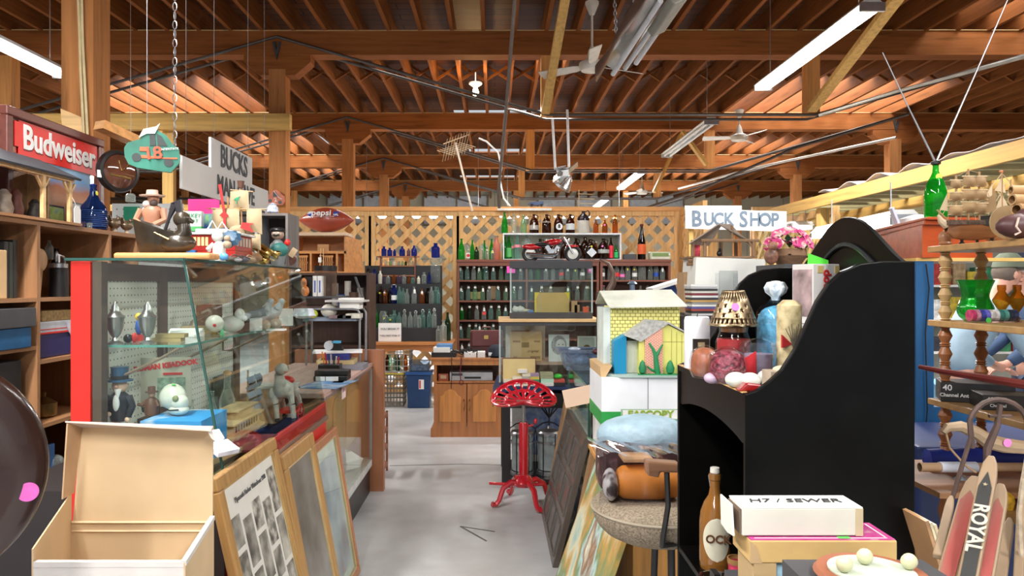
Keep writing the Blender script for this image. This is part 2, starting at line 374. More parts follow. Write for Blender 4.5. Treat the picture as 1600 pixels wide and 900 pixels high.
strip('fluorescent_fixture','small lit tube glowing above the tea-coloured bottles',(2.66,14.4,3.6),2.2)
strip('fluorescent_fixture','tiniest lit tube, the farthest one over the bottle wall',(2.66,18.6,3.6),2.3)
for i,(x,y,z) in enumerate(TUBES[3:8]): strip('fluorescent_fixture','unseen twin tube added as fill over the near aisles, number %s toward the door' % ORD[i],(x,y,z),2.3)
for i,px in enumerate((660,880)):
    strip('fluorescent_fixture',['lit strip glowing through the lattice beside the toy football','lit strip glowing through the lattice behind the brown growlers'][i],(X(px,14.5),14.5,Z(338,14.5)),2.6,True,PI/2,9)
    area('tube_light',(X(px,14.5),14.5,Z(338,14.5)-.06),(2.4,.16),150)
for a,b_,l in ((P(1285,372,6.0),P(1415,330,4.6),'lit tube under the slatted booth roof behind the arched black crest'),(P(1232,353,8.6),P(1266,353,8.6),'short lit tube at the far end of the slatted booth')):
    c = (a+b_)/2; d = b_-a; strip('booth_light',l,c,d.length,True,math.atan2(d.y,d.x)-PI/2,12,'lights under the booth roof',.25)
area('booth_lamp',(3.0,5.2,2.2),(.2,1.4),7)
area('booth_lamp',(4.2,4.6,2.25),(.6,1.4),10)
area('bottle_lamp',(-.3,8.6,3.6),(2.4,.16),42)      # lit strip above the bottle wall
strip('fluorescent_fixture','lit strip hung crosswise above the aisle before the bottle wall',(-.3,8.6,4.25),2.2,True,PI/2,8,chain=.18)
# bare bulb
t = T('ceiling_bulb','bare warm bulb glowing in a white socket between the joists','light',P(743,143,10.0))
part('bulb',MB().lathe([(.001,-.06),(.03,-.05),(.045,-.01),(.03,.035),(.018,.06)],n=12),emis((1,.75,.35),40),t)
part('socket',MB().lathe([(.03,.06),(.09,.1),(.09,.12)],n=12).box(-.008,.008,-.008,.008,.1,.26),WHITE,t)
l = bpy.data.lights.new('bulb_light','POINT'); l.energy = 30; l.color = (1,.62,.22); l.shadow_soft_size = .05
o = bpy.data.objects.new('bulb_light',l); o.location = P(743,152,9.9); C.objects.link(o)
# ceiling fans
def fan(label,loc,rz,R=.58,rod=.55):
    t = T('ceiling_fan',label,'fan',loc,rz,'three-bladed ceiling fans')
    W2 = mat((.72,.68,.6),.4)
    part('motor',MB().lathe([(.02,-.055),(.11,-.05),(.135,-.01),(.13,.03),(.06,.06),(.035,.16),(.015,.2)],n=24),W2,t)
    part('rod',MB().lathe([(.012,.15),(.012,rod)],n=8),W2,t)
    part('canopy',MB().lathe([(.025,rod-.08),(.07,rod+.03),(.07,rod+.05)],n=16),W2,t)
    for k in range(3):
        b = MB().prism([(.1,-.025),(.2,-.05),(R,-.065),(R+.01,0),(R,.065),(.2,.05),(.1,.025)],'z',-.004,.004)
        b.xf(Matrix.Rotation(2*PI*k/3,4,'Z') @ Matrix.Rotation(.35,4,'X')); part('blade',b,W2,t,bev=.002)
fan('white ceiling fan hanging near the twisted metal reflector',P(925,103,7.5),.45,.60,.60)
fan('white ceiling fan hanging just over the conduit past the lit tube',P(1155,215,11.5),.9,.55,.38)
fan('small fan turning up behind the last hanging post',P(1003,300,17),.2,.5,.5)
# broken reflector fixture
a,b_ = P(968,108,4.7),P(1062,-35,3.9); d = (b_-a); L = d.length
t = T('broken_fixture','bent shiny metal fluorescent reflector dangling from two chains','light',a)
R3 = d.to_track_quat('Y','Z').to_matrix().to_4x4() @ Matrix.Rotation(.5,4,'Y')
def refl(s0,s1): return lambda u,v: (s0+(s1-s0)*u,v*L,.09*math.sin(PI*u)+.012*math.sin(9*v+4*u))
part('reflector',MB().sheet(refl(-.19,-.02),8,12,.004).xf(R3),mat((.62,.62,.6),.22,.95),t)
part('reflector',MB().sheet(refl(.03,.2),8,12,.004).xf(R3),mat((.62,.62,.6),.22,.95),t)
for s_ in (-.09,.0,.1): part('tube',MB().lathe([(.016,.05),(.016,L-.1)],(s_,0,-.03),10,ax='y').xf(R3),mat((.62,.63,.66),.3),t)
part('ballast',B(-.05,.05,L*.55,L*.9,-.09,-.03).xf(R3),mat((.25,.24,.2),.4),t,bev=.01)
def chain(label,a,b_,n=None,r=.004,l_=.035):
    a,b_ = Vector(a),Vector(b_); d = b_-a; n = n or int(d.length/(l_*.72)); mb = MB()
    for i in range(n):
        c = a+d*(i+.5)/n; w_ = Vector((1,0,0)) if i % 2 else Vector((0,1,0))
        mb.tube([c+Vector((0,0,math.sin(q)*l_/2))+w_*math.cos(q)*l_/4 for q in [2*PI*k/8 for k in range(8)]],r,4,True)
    return S('hanging_chain',label,'chain',mb,STEEL,group='chains holding fixtures')
chain('galvanised chain hooked to the lower end of the bent reflector',P(963,56,4.7),P(957,-60,4.7))
chain('galvanised chain holding the middle of the bent reflector',P(992,25,4.5),P(990,-80,4.5))
t = T('spotlight_cluster','tangled cluster of silver spotlights hanging over the red motorcycle model','light',P(882,272,8.0))
for i in range(5):
    v = Vector((random.uniform(-.09,.09),random.uniform(-.06,.06),random.uniform(-.12,.09)))
    M_ = Matrix.Translation(v) @ Matrix.Rotation(random.uniform(-1,1),4,'X') @ Matrix.Rotation(random.uniform(-1,1),4,'Y')
    part('reflector_panel',MB().prism([(-.07,-.05),(.06,-.06),(.08,.05),(-.05,.06)],'z',-.004,.004).xf(M_),mat((.7,.7,.7),.2,.95),t)
part('shade',MB().lathe([(.02,.1),(.05,.06),(.1,-.06),(.09,-.06),(.04,.05),(.01,.09)],(.06,0,-.08),12).xf(Matrix.Rotation(.6,4,'Y')),mat((.7,.7,.7),.25,.95),t)
part('stem',MB().tube([(-.1,0,.05),(-.13,0,.6)],.014,6).tube([(.05,0,.05),(.03,0,.7)],.014,6),WHITE,t)
# tv aerial
t = T('tv_aerial','rusty rooftop television aerial on a slanted pale pole','antenna',P(738,330,9.5))
top = P(712,225,9.5)-P(738,330,9.5)
part('mast',MB().tube([(0,0,0),top*1.02],.014,6),mat((.6,.52,.42),.5),t)
mb = MB(); mb.bar(top+Vector((-.16,0,.0)),top+Vector((.17,0,.12)),.012,.012)
for i in range(9):
    q = top+Vector((-.15+i*.036,0,(-.15+i*.036)*.36)); mb.bar(q+Vector((-.09,0,-.03+.0)),q+Vector((.12,0,-.09)),.006,.006); mb.bar(q+Vector((.05,-.1,.1)),q+Vector((-.03,.1,-.16)),.006,.006)
part('element',mb,mat((.5,.36,.22),.5,.4),t,kind=None)
t = T('tv_aerial','small wire aerial standing above the growler shelf before the glowing tube','antenna',P(915,330,11))
mb = MB().tube([(-.1,0,0),(-.1,0,.32)],.008,5)
for i in range(4): mb.tube([(-.12,0,.05+i*.07),(.13,0,.04+i*.07)],.006,5)
part('element',mb,mat((.5,.45,.3),.5),t)
# ================================================================ lattice walls and the bottle wall
def lattice(label,x0,x1,z0,z1,Y,pitch=.172,w_=.072,m=LATT,axis='x',rails=True,group='wood lattice panels'):
    """axis x: panel spans x0..x1 at depth Y; axis y: spans y = x0..x1 at X = Y"""
    W,H = x1-x0,z1-z0; t = T('lattice_panel',label,'lattice',(x0,Y,z0) if axis == 'x' else (Y,x0,z0),0 if axis == 'x' else PI/2,group)
    for sgn in (1,-1):
        mb = MB(); s_ = pitch*math.sqrt(2); k = -int(H/s_)-1
        while k*s_ < W+H:
            c = k*s_; pts = []
            # line x - sgn*z' = c  (z' measured from bottom for +, from top for -)
            u0,u1 = max(0,c),min(W,c+H)
            if u1-u0 > .03:
                a = (u0,u0-c if sgn > 0 else H-(u0-c)); b_ = (u1,u1-c if sgn > 0 else H-(u1-c))
                mb.bar((a[0],-.006*sgn,a[1]),(b_[0],-.006*sgn,b_[1]),.011,w_)
            k += 1
        part('slat',mb,m,t)
    if rails:
        part('frame',B(-.03,W+.03,-.03,.03,H-.02,H+.07).box(-.03,W+.03,-.03,.03,-.07,.02).box(-.05,.04,-.028,.028,0,H-.02).box(W-.04,W+.05,-.028,.028,0,H-.02),LATT,t)
    return t
YL = 10.5; zt = Z(330,YL)
lattice('lattice panel behind the toy football and blue bottles',X(455,YL),X(575,YL),0.9,zt-.05,YL)
lattice('lattice panel between the blue bottles and the brown bottle rack',X(582,YL),X(712,YL),.08,zt-.05,YL)
lattice('lattice panel behind the tall green bottles and brown growlers',X(719,YL),X(850,YL),.9,zt-.05,YL)
lattice('lattice panel behind the stoneware jug and amber bottles',X(857,YL),X(1058,YL),.9,zt-.05,YL)
struct('beam',B(X(448,YL),X(1066,YL),YL-.05,YL+.05,zt,zt+.06),wood((.62,.30,.10),.7,'x',.6))
for px in (716,1062,578): struct('column',B(X(px,YL)-.03,X(px,YL)+.03,YL+.03,YL+.1,0,zt),wood((.62,.33,.13),.7,'z',.6))
lattice('narrow lattice return running toward the shop sign',9.35,10.45,.9,zt-.05,X(1064,10.45)+.02,axis='y',m=wood((.78,.52,.24),.75,'z',.7))
lattice('yellowish lattice panel behind the shop sign and pink flowers',X(1178,10.8),X(1300,10.8),.9,2.62,10.8,m=wood((.62,.47,.17),.75,'z',.7))
lattice('lattice panel on the side of the slatted booth past the flowers',8.1,10.6,.9,2.35,X(1262,8.4)+.18,axis='y',m=wood((.64,.48,.18),.75,'z',.7))
S('plywood_sheet','plain plywood sheet screening the booth beyond the shop sign','panel',B(2.72,3.3,10.9,10.93,0,2.7),wood((.6,.38,.16),.75,'z',.7))
# ---- bottle shapes: profile (r,z) for height 1, half-width 1
def scalep(p,r,h): return [(a*r,b*h) for a,b in p]
SH = {
 'soda': [(.05,0),(.85,0),(.98,.03),(1,.12),(.9,.3),(1,.48),(.82,.62),(.5,.76),(.36,.88),(.42,.95),(.42,1),(.05,1)],
 'beer': [(.05,0),(.92,0),(1,.03),(1,.55),(.9,.66),(.5,.78),(.36,.86),(.36,.96),(.42,.97),(.42,1),(.05,1)],
 'champ': [(.05,0),(.92,0),(1,.03),(1,.42),(.85,.58),(.5,.74),(.32,.86),(.3,.95),(.38,.96),(.38,1),(.05,1)],
 'growler': [(.05,0),(.95,0),(1,.03),(1,.5),(.9,.64),(.6,.77),(.3,.85),(.27,.93),(.33,.94),(.33,1),(.05,1)],
 'med': [(.05,0),(.95,0),(1,.03),(1,.62),(.85,.72),(.45,.78),(.4,.92),(.55,.93),(.55,1),(.05,1)],
 'flask': [(.05,0),(.9,0),(1,.04),(1,.72),(.5,.8),(.42,.93),(.55,.95),(.55,1),(.05,1)],
 'jug': [(.05,0),(.95,0),(1,.03),(1,.62),(.97,.68),(.6,.8),(.2,.87),(.2,.97),(.28,.98),(.28,1),(.05,1)],
 'jar': [(.05,0),(.95,0),(1,.05),(1,.78),(.8,.86),(.8,.95),(.05,.95)],
 'bulge': [(.05,0),(.9,0),(1,.06),(.75,.2),(.7,.28),(.95,.45),(1,.55),(.85,.68),(.45,.76),(.35,.9),(.42,.92),(.42,1),(.05,1)],
}
GL = {'green': bglass((.12,.72,.16),(.01,.40,.04)),'pale green': bglass((.62,.9,.68),(.38,.58,.42)),'clear': bglass((.88,.93,.9),(.6,.66,.63)),
 'aqua': bglass((.66,.88,.82),(.36,.58,.53)),'brown': bglass((.28,.10,.03),(.06,.018,.006)),'amber': bglass((.8,.38,.06),(.45,.15,.015)),'blue': bglass((.08,.16,.75),(.015,.05,.42)),
 'dark green': bglass((.1,.25,.08),(.02,.07,.02)),'violet': bglass((.5,.4,.6),(.25,.18,.3)),'dark': bglass((.1,.06,.04),(.02,.012,.01)),'milk': mat((.62,.6,.5),.2),'teal': bglass((.2,.6,.65),(.05,.3,.32))}
YST = mat((.75,.7,.03),.5); PST = mat((.85,.2,.55),.5)
_bc = {}
def bottle(style,col,r,h,loc,label,group,extra=(),name='bottle',cat='bottle',n=14,rz=None):
    """extra: any of cap:col, tag, label:(color,z0,z1), handle, sticker"""
    t = T(name,label,cat,loc,rz if rz is not None else random.uniform(-.35,.35),group)
    def part_(nm,key,fn,m):
        key = (nm,style,round(r,4),round(h,4))+key
        if (key,m.name) not in _bc: _bc[(key,m.name)] = fn().mesh(nm,m)
        return part(nm,_bc[(key,m.name)],None,t)
    part_('body',(),lambda: MB().lathe(scalep(SH[style],r,h),n=n),GL[col] if isinstance(col,str) else col)
    nr = {'soda': .42,'beer': .42,'champ': .38,'growler': .33,'med': .55,'flask': .55,'jug': .28,'jar': .8,'bulge': .42}[style]*r
    for e in extra:
        k = e[0]
        if k == 'cap': part_('cap',(),lambda: MB().lathe([(nr*1.15,h*.955),(nr*1.2,h*.96),(nr*1.2,h*1.005),(nr*.9,h*1.015)],n=10),e[1])
        if k == 'tag': part_('price_tag',(),lambda: MB().prism([(-.012,h*.60),(.014,h*.60),(.014,h*.80),(.004,h*.85),(-.008,h*.84),(-.012,h*.8)],'y',-r*.72-.004,-r*.72).tube([(0,-r*.7,h*.83),(0,-nr,h*.93)],.0012,4),PAPER)
        if k == 'tie': part_('price_tag',(),lambda: MB().ball((.004,-nr*.9,h*.84),(.019,.006,.017),8,5),PAPER)
        if k == 'label': part_('paper_label',(e[2],e[3]),lambda: MB().lathe([(r*1.015,h*e[2]),(r*1.015,h*e[3])],n=n,cap=False),e[1])
        if k == 'disc': part_('paper_label',(e[2],),lambda: MB().lathe([(.0005,0),(r*.72,0),(r*.72,.002)],(0,0,0),14,ax='y').xf(Matrix.Translation((0,-r*1.02,h*e[2]))),e[1])
        if k == 'dia': part_('paper_label',(e[2],),lambda: MB().prism([(0,-.8*r),(.85*r,0),(0,.8*r),(-.85*r,0)],'y',-r*1.03,-r*1.01).xf(Matrix.Translation((0,0,h*e[2]))),e[1])
        if k == 'sticker': part_('sticker',(),lambda: MB().lathe([(.0005,0),(.013,0),(.013,.002)],(0,-r*.98,h*.62),10,ax='y'),e[1])
        if k == 'handle': part_('handle',(),lambda: MB().tube([(nr*.9,0,h*.93),(nr+.02,0,h*.94),(nr+.034,0,h*.88),(nr+.03,0,h*.8),(r*.72,0,h*.72)],.006,6),GL[col])
        if k == 'swing': part_('wire_stopper',(),lambda: MB().tube([(-nr*1.1,0,h*.86),(-nr*1.3,0,h*.95),(0,0,h*1.03),(nr*1.3,0,h*.95),(nr*1.1,0,h*.86)],.0025,5).ball((0,0,h*1.01),(nr,nr,h*.02),8,5),WHITE)
    return t
# ---- brown bottle rack (two units)
def rack(label,x0,x1,zs,y0,y1,top,group,mids=()):
    t = T('bottle_rack',label,'shelf',(x0,y0,0),0,group); W = x1-x0; D = y1-y0
    part('side_panel',B(0,.03,0,D,0,top),RACKW,t); part('side_panel',B(W-.03,W,0,D,0,top),RACKW,t)
    part('top',B(-.01,W+.01,-.012,D,top,top+.03),RACKW,t); part('valance',B(.03,W-.03,0,.02,top-.055,top),RACKW,t)
    part('back_panel',B(.03,W-.03,D-.012,D,.05,top),wood((.07,.028,.016),.6,'x',.7),t)
    for m_ in mids: part('divider',B(m_-x0-.012,m_-x0+.012,.005,D-.012,.05,top-.055),RACKW,t)
    for z in zs: part('shelf',B(.03,W-.03,.002,D-.012,z-.022,z),RACKW,t)
    return t
YR = 9.9
rz_ = [Z(q,YR) for q in (437.5,469.5,500,529.5,560,591)]
top = Z(409,YR)
rack('long brown shelf case filled with tagged soda bottles',X(714,YR),X(936,YR),rz_,YR,YR+.3,top,'brown bottle cases',(X(823,YR),))
rack('shorter brown shelf case beside the lattice return',X(938,YR),X(1048,YR),rz_,YR,YR+.3,top,'brown bottle cases')
rows = [
 [(720,'aqua'),(730,'aqua'),(740,'clear'),(749,'pale green'),(755,'pale green'),(759.5,'aqua'),(771,'aqua'),(783,'pale green'),(793,'aqua'),(814,'clear'),(829,'aqua'),(840,'green'),(853,'clear'),(864,'clear'),(877,'clear'),(887,'clear'),(899,'pale green'),(910,'clear'),(921,'clear')],
 [(721,'aqua'),(731.5,'aqua'),(742,'pale green'),(754,'pale green'),(764,'clear'),(778,'aqua'),(790,'pale green'),(803,'pale green'),(813,'clear'),(830,'aqua'),(846,'clear'),(860,'clear'),(888,'pale green'),(902,'clear'),(916,'clear')],
 [(721.5,'green'),(733,'dark green'),(745,'clear'),(756,'clear'),(767,'aqua'),(779,'pale green'),(790,'aqua'),(803,'aqua'),(812,'pale green')],
 [(720,'aqua'),(733,'pale green'),(743.5,'aqua'),(749,'aqua'),(757,'pale green'),(770,'aqua')],
 [(721.5,'clear'),(733,'aqua')],
]
RN = ['top','second','third','fourth','fifth']
REDL = mat((.7,.03,.03),.5); 
for ri,row in enumerate(rows):
    for i,(px,col) in enumerate(row):
        back = px in (755,759.5,749) and ri != 3
        y = YR+.2 if px in (755,) else YR+.09
        ex = [('tie',)] if (i+ri) % 3 else [('tag',)]
        if ri == 2 and i == 3: ex.append(('disc',REDL,.45))
        if ri == 0 and i in (14,17): ex.append(('label',REDL if i == 14 else WHITE,.3,.5))
        if ri == 0 and i == 16: ex.append(('sticker',YST))
        bottle('soda' if i % 4 else 'beer',col,.033,.196+(.01 if i % 3 else 0),(X(px,y),y,rz_[ri]),f'{col} soda bottle, {ORD[i]} from the lattice on the {RN[ri]} brown rack shelf',f'tagged bottles on the {RN[ri]} rack shelf',ex,n=12)
row = [(941,'clear','beer',WHITE,.24),(953,'clear','beer',None,.21),(963.5,'clear','beer',REDL,.24),(972,'clear','soda',PST,.19),(981,'clear','beer',None,.24),(991.5,'clear','beer',WHITE,.23),(1003,'clear','jug',None,.25),(1016,'clear','soda',None,.25),(1025,'clear','beer',mat((.02,.08,.45),.5),.24),(1035,'clear','beer',None,.195)]
for i,(px,col,st,lc,h) in enumerate(row):
    ex = [('label',lc,.2,.42)] if lc else ([('tag',)] if i in (1,9) else [])
    if i in (2,4,6): ex.append(('cap',WHITE))
    if i in (4,5): ex.append(('sticker',YST))
    bottle(st,col,.036 if st != 'jug' else .055,h,(X(px,YR+.1),YR+.1,rz_[0]),f'clear old soda bottle, {ORD[i]} from the aquarium on the upper shelf of the shorter case','bottles in the shorter brown case',ex)
for i,px in enumerate((943,1001,1012,1021,1035)):
    bottle('soda','clear',.032,.2,(X(px,YR+.1),YR+.1,rz_[1]),f'clear bottle, {ORD[i]} from the aquarium on the second shelf of the shorter case','bottles in the shorter brown case',[('cap',PST)] if i == 0 else [])
def sbox(name,label,cat,px0,px1,py0,py1,Y,D,m,rz=0,group=None,bev=.002,z0=None):
    """box given by its picture span at depth Y (front face)"""
    x0,x1 = X(px0,Y),X(px1,Y); zt_,zb = Z(py0,Y),Z(py1,Y) if z0 is None else z0; cx = (x0+x1)/2
    return S(name,label,cat,B(x0-cx,x1-cx,0,D,0,zt_-zb),m,(cx,Y,zb),rz,group,bev)
sbox('wooden_crate','tiny wooden slatted crate lying behind the tagged bottles','crate',735,751,456,467.5,YR+.16,.09,PINE)
sbox('tin','small printed tin with a red top behind the tagged bottles','tin',767,775,447,467.5,YR+.16,.06,mat((.45,.28,.15),.5))
S('price_card','bright pink price card hanging at the corner of the aquarium','card',B(0,.11,-.003,0,-.09,0),mat((.9,.08,.5),.6),P(792,416,YR-.05),bev=0)
# ---- top of the rack
zt2 = top+.03; SH1 = T('display_shelf','thin white two-level box shelf standing on the brown bottle case','shelf',(X(786,YR),YR+.02,zt2))
Ws = X(971,YR)-X(786,YR); Hs = Z(364,YR)-zt2; WL = mat((.72,.74,.78),.5)
part('top',B(0,Ws,0,.26,Hs-.02,Hs),WL,SH1); part('side_panel',B(0,.015,0,.26,0,Hs-.02),WL,SH1); part('side_panel',B(Ws-.015,Ws,0,.26,0,Hs-.02),WL,SH1)
part('back_panel',B(.015,Ws-.015,.25,.26,0,Hs-.02),mat((.5,.48,.38),.7),SH1); part('base',B(.015,Ws-.015,0,.25,0,.008),WL,SH1)
def topb(px,py0,base,col,st,label,ex=(),r=None,dy=.1,wpx=10,grp='bottles on top of the brown rack'):
    y = YR+dy; h = (base-py0)*y/FX; r = wpx*y/FX/2
    return bottle(st,col,r,h,(X(px,y),y,zt2+.009 if base == 404 else (zt2 if base == 403 else zt2+Hs)),label,grp,ex)
G2 = 'bottles on top of the brown rack'
topb(721,370,403,'green','champ','big green bottle at the lattice end of the rack top',wpx=11)
topb(731,381,403,'clear','beer','clear bottle with red and white label beside the big green bottle',[('label',WHITE,.1,.5),('disc',REDL,.3)],wpx=7)
topb(738,372,403,'green','champ','green bottle half hidden, third in the row on the rack top',wpx=8,dy=.2)
topb(744.5,383,403,'dark green','beer','stubby green flask standing fourth on the rack top',wpx=8,dy=.05)
topb(752,380,403,'clear','jar','wide frosted clear bottle fifth on the rack top',wpx=9)
topb(757,372,403,'green','champ','green bottle peeking above the frosted clear one',wpx=7,dy=.21)
topb(761,383,403,'clear','beer','slim clear bottle before the green neck on the rack top',wpx=7,dy=.06)
topb(768,370,403,'green','champ','slender green bottle beside the red carrier bottle',wpx=8,dy=.2)
topb(770,384,403,'clear','beer','short clear bottle with a yellow sticker on the rack top',[('sticker',YST)],wpx=7,dy=.05)
bottle('beer',mat((.45,.12,.07),.4),.052,.32,(X(777,YR+.08)-.01,YR+.08,zt2),'giant cola bottle bank with figured red sides and silver cap',G2,[('cap',SILVER)])
inside = [(789,369,'green','champ','tall green soda bottle at the end inside the white box shelf',[],9),(795,369,'green','beer','green bottle with diagonal white lettering inside the white box shelf',[('label',mat((.1,.45,.12),.5),.1,.5)],10),
 (801,370,'pale green','soda','pale green bottle with a red band inside the white box shelf',[('label',mat((.7,.2,.2),.5),.5,.6)],7),(808.5,368,'aqua','soda','aqua soda bottle with a pink band inside the white box shelf',[('label',mat((.75,.25,.3),.5),.5,.62)],10),
 (823,366,'clear','jug','round clear syrup jug with an orange disc label inside the white shelf',[('disc',mat((.75,.12,.03),.5),.28)],15),(844,372,'brown','growler','dark growler behind the motorcycle saddle',[('handle',)],14),
 (854,373,'brown','growler','dark growler with a white cap behind the motorcycle',[('cap',mat((.6,.7,.6),.5))],12),(863,371,'brown','growler','dark growler behind the motorcycle tank',[('handle',)],14),(882,371,'brown','growler','dark growler behind the motorcycle handlebar',[('handle',)],14),
 (900,371,'brown','growler','dark growler standing just past the motorcycle front wheel',[('handle',)],13),(905.5,381,'dark','growler','short dark flagon with a white print past the motorcycle wheel',[('disc',mat((.5,.5,.5),.5),.3),('cap',WHITE)],11),
 (914,370,'brown','growler','growler hidden behind the diamond-labelled one',[('handle',)],15),(922.5,373,'brown','growler','brown growler with a white diamond label',[('dia',mat((.6,.65,.7),.5),.32),('handle',),('sticker',YST)],19),
 (931,377,'amber','beer','amber longneck squeezed between two growlers',[('cap',WHITE)],7),(943,372,'brown','growler','brown growler with a pale oval badge label',[('label',mat((.4,.42,.42),.5),.28,.46),('handle',),('sticker',PST)],18)]
for px,py,col,st,lab,ex,wd in inside: topb(px,py,404,col,st,lab,ex,wpx=wd,dy=.07 if col == 'aqua' or 'diamond-l' in lab or wd > 17 else .13)
bottle('beer','brown',.033,.29,(X(954.5,YR+.07),YR+.07,zt2+.009),'longneck bottle wrapped in a red label inside the white shelf',G2,[('label',mat((.75,.03,.06),.4),.05,.62)])
bottle('beer','green',.027,.19,(X(962.5,YR+.07),YR+.07,zt2+.009),'small bright green soda bottle at the end inside the white shelf',G2,[('label',mat((.02,.5,.12),.4),.1,.5)])
up = [(788.5,329,'green','champ','tallest green bottle on the upper white shelf',[],10),(803,331,'clear','bulge','clear figural bottle between two green ones on the white shelf',[],10),(818,333,'pale green','champ','pale green tapered bottle beside the first growler',[],10)]
for px,py,col,st,lab,ex,wd in up: topb(px,py,362,col,st,lab,ex,wpx=wd)
gw = [(834.5,'with a white tree emblem',('label',mat((.35,.33,.3),.5),.18,.42)),(854,'with a dark banner label',('label',mat((.25,.2,.16),.5),.55,.62)),(872.5,'with a round white label',('disc',mat((.75,.78,.8),.5),.34)),(891,'with a splashed white label',('label',mat((.55,.58,.6),.5),.18,.5))]
for px,s_,ex in gw:
    g_ = topb(px,332,362,'brown','growler','brown glass growler '+s_+' on the upper white shelf',[('handle',),ex],wpx=14.5)
    if 'tree' in s_: text('I',.11,WHITE,(0,-.068,.1),parent=g_,bold=.004)
    if 'round' in s_: part('emblem',MB().box(-.015,.015,-.069,-.067,.07,.12),DKG,g_)
t = T('stoneware_jug','stoneware jug with dark brown shoulder and grey base beside the growlers','jug',(X(911.5,YR+.1),YR+.1,zt2+Hs),0)
part('body',MB().lathe([(.05,0),(.082,.003),(.085,.02),(.085,.17),(.083,.172)],n=24),mat((.5,.48,.43),.35),t)
part('shoulder',MB().lathe([(.083,.172),(.083,.2),(.07,.23),(.03,.265),(.022,.28),(.026,.3),(.005,.3)],n=24),mat((.02,.014,.02),.15),t)
part('handle',MB().tube([(.025,0,.29),(.06,0,.31),(.085,0,.28),(.075,0,.225)],.009,8),mat((.02,.014,.02),.15),t)
for i,(px,py,w_) in enumerate(((931,341,8.5),(945,341,8.5),(961,333,8.5))):
    topb(px,py,362,'amber','beer',['amber bottle next to the stoneware jug','middle amber bottle on the end of the white shelf','tallest amber bottle at the far end of the white shelf'][i],[('sticker',PST)] if i == 1 else [],wpx=w_)
y = YR+.12
bottle('champ','dark',.055,.48,(X(1002.5,y),y,zt2),'tall black wine magnum with an orange label',None,[('label',mat((.72,.12,.03),.4),.16,.44),('cap',mat((.1,.02,.02),.3))],n=20)
t = T('table_radio','pale green mid-century table radio on the shorter bottle case','radio',(X(1032,YR+.05),YR+.05,zt2))
part('case',B(-.14,.14,0,.14,0,.105),mat((.5,.55,.4),.4),t,bev=.01); part('dial',B(-.11,.11,-.004,0,.045,.09),mat((.2,.3,.1),.3),t); part('grille',B(-.12,.12,-.003,0,.01,.035),mat((.72,.7,.6),.5),t)
part('knob',MB().lathe([(.012,-.012),(.012,0)],(.12,0,.07),10,ax='y'),WHITE,t)
sbox('black_case','small black case lying at the end of the white box shelf','case',975,995,397,403,YR+.03,.12,DKG,z0=zt2)
t = T('toy_truck','small blue model truck parked on the lattice rail','toy',(X(838,YL),YL-.02,zt+.06))
part('body',B(-.1,.1,-.04,.04,.02,.07).box(-.12,-.04,-.04,.04,.02,.05),mat((.08,.12,.25),.4),t,bev=.008)
part('wheel',MB().lathe([(.02,-.05),(.02,.05)],(-.07,0,.02),10,ax='y').lathe([(.02,-.05),(.02,.05)],(.07,0,.02),10,ax='y'),BLACK,t)
S('light_trough','thin white trough lying along the lattice rail over the green bottles','trough',B(X(777,YL),X(861,YL),YL-.12,YL-.05,zt+.0,zt+.03),WHITE)
# ---- red motorcycle model on a black aquarium
def wheel(parent,x,r,name='wheel'):
    mb = MB().tube([(x+r*math.cos(a),0,r+.004+r*math.sin(a)) for a in [2*PI*k/22 for k in range(22)]],.014,8,True)
    q = part('tire',mb,BLACK,parent)
    part('rim',MB().tube([(x+r*.78*math.cos(a),0,r+.004+r*.78*math.sin(a)) for a in [2*PI*k/22 for k in range(22)]],.007,6,True).lathe([(.001,-.006),(r*.74,-.004),(r*.74,.004),(.001,.006)],(x,0,r+.004),22,ax='y'),mat((.75,.74,.68),.3,.4),q)
YM = 5.75; s_ = 1.0
mk = T('motorcycle_model','red and chrome cruiser motorcycle model parked on top of the aquarium','model motorcycle',(X(863,YM),YM,0))
wheel(mk,-.165,.052); wheel(mk,.155,.052)
CR = mat((.55,.01,.012),.15,.2,coat=1)
part('fuel_tank',MB().ball((.02,0,.14),(.075,.032,.026)).xf(Matrix.Rotation(-.15,4,'Y')),CR,mk)
part('rear_fender',MB().ball((-.155,0,.108),(.075,.022,.024)),CR,mk); part('front_fender',MB().ball((.15,0,.112),(.05,.02,.012)),CR,mk)
part('saddle',MB().ball((-.07,0,.125),(.075,.035,.018)).ball((-.03,0,.14),(.03,.03,.015)),BLACK,mk)
part('engine',MB().lathe([(.03,-.03),(.036,-.02),(.036,.02),(.03,.03)],(0,0,.06),12,ax='y').bar((-.01,-.01,.06),(-.045,-.01,.115),.035,.03).bar((.01,-.01,.06),(.045,-.01,.11),.035,.03),CHROME,mk)
part('exhaust',MB().tube([(.04,-.03,.09),(.03,-.04,.05),(-.03,-.045,.045),(-.2,-.05,.055)],.011,8).tube([(.02,-.03,.07),(0,-.042,.03),(-.17,-.05,.035)],.011,8),CHROME,mk)
part('fork',MB().tube([(.155,-.025,.056),(.085,-.025,.18)],.008,7).tube([(.155,.025,.056),(.085,.025,.18)],.008,7),CHROME,mk)
part('handlebar',MB().tube([(.05,-.07,.175),(.08,-.03,.19),(.08,.03,.19),(.05,.07,.175)],.005,6),CHROME,mk); part('headlight',MB().ball((.112,0,.158),(.02,.018,.02)),CHROME,mk)
part('frame',MB().tube([(.08,0,.16),(.05,0,.05),(-.03,0,.025),(-.165,0,.056),(-.08,0,.11),(.07,0,.13)],.006,6),DKG,mk)
part('kickstand',MB().box(-.12,.08,-.06,-.05,.0,.012),DKG,mk)
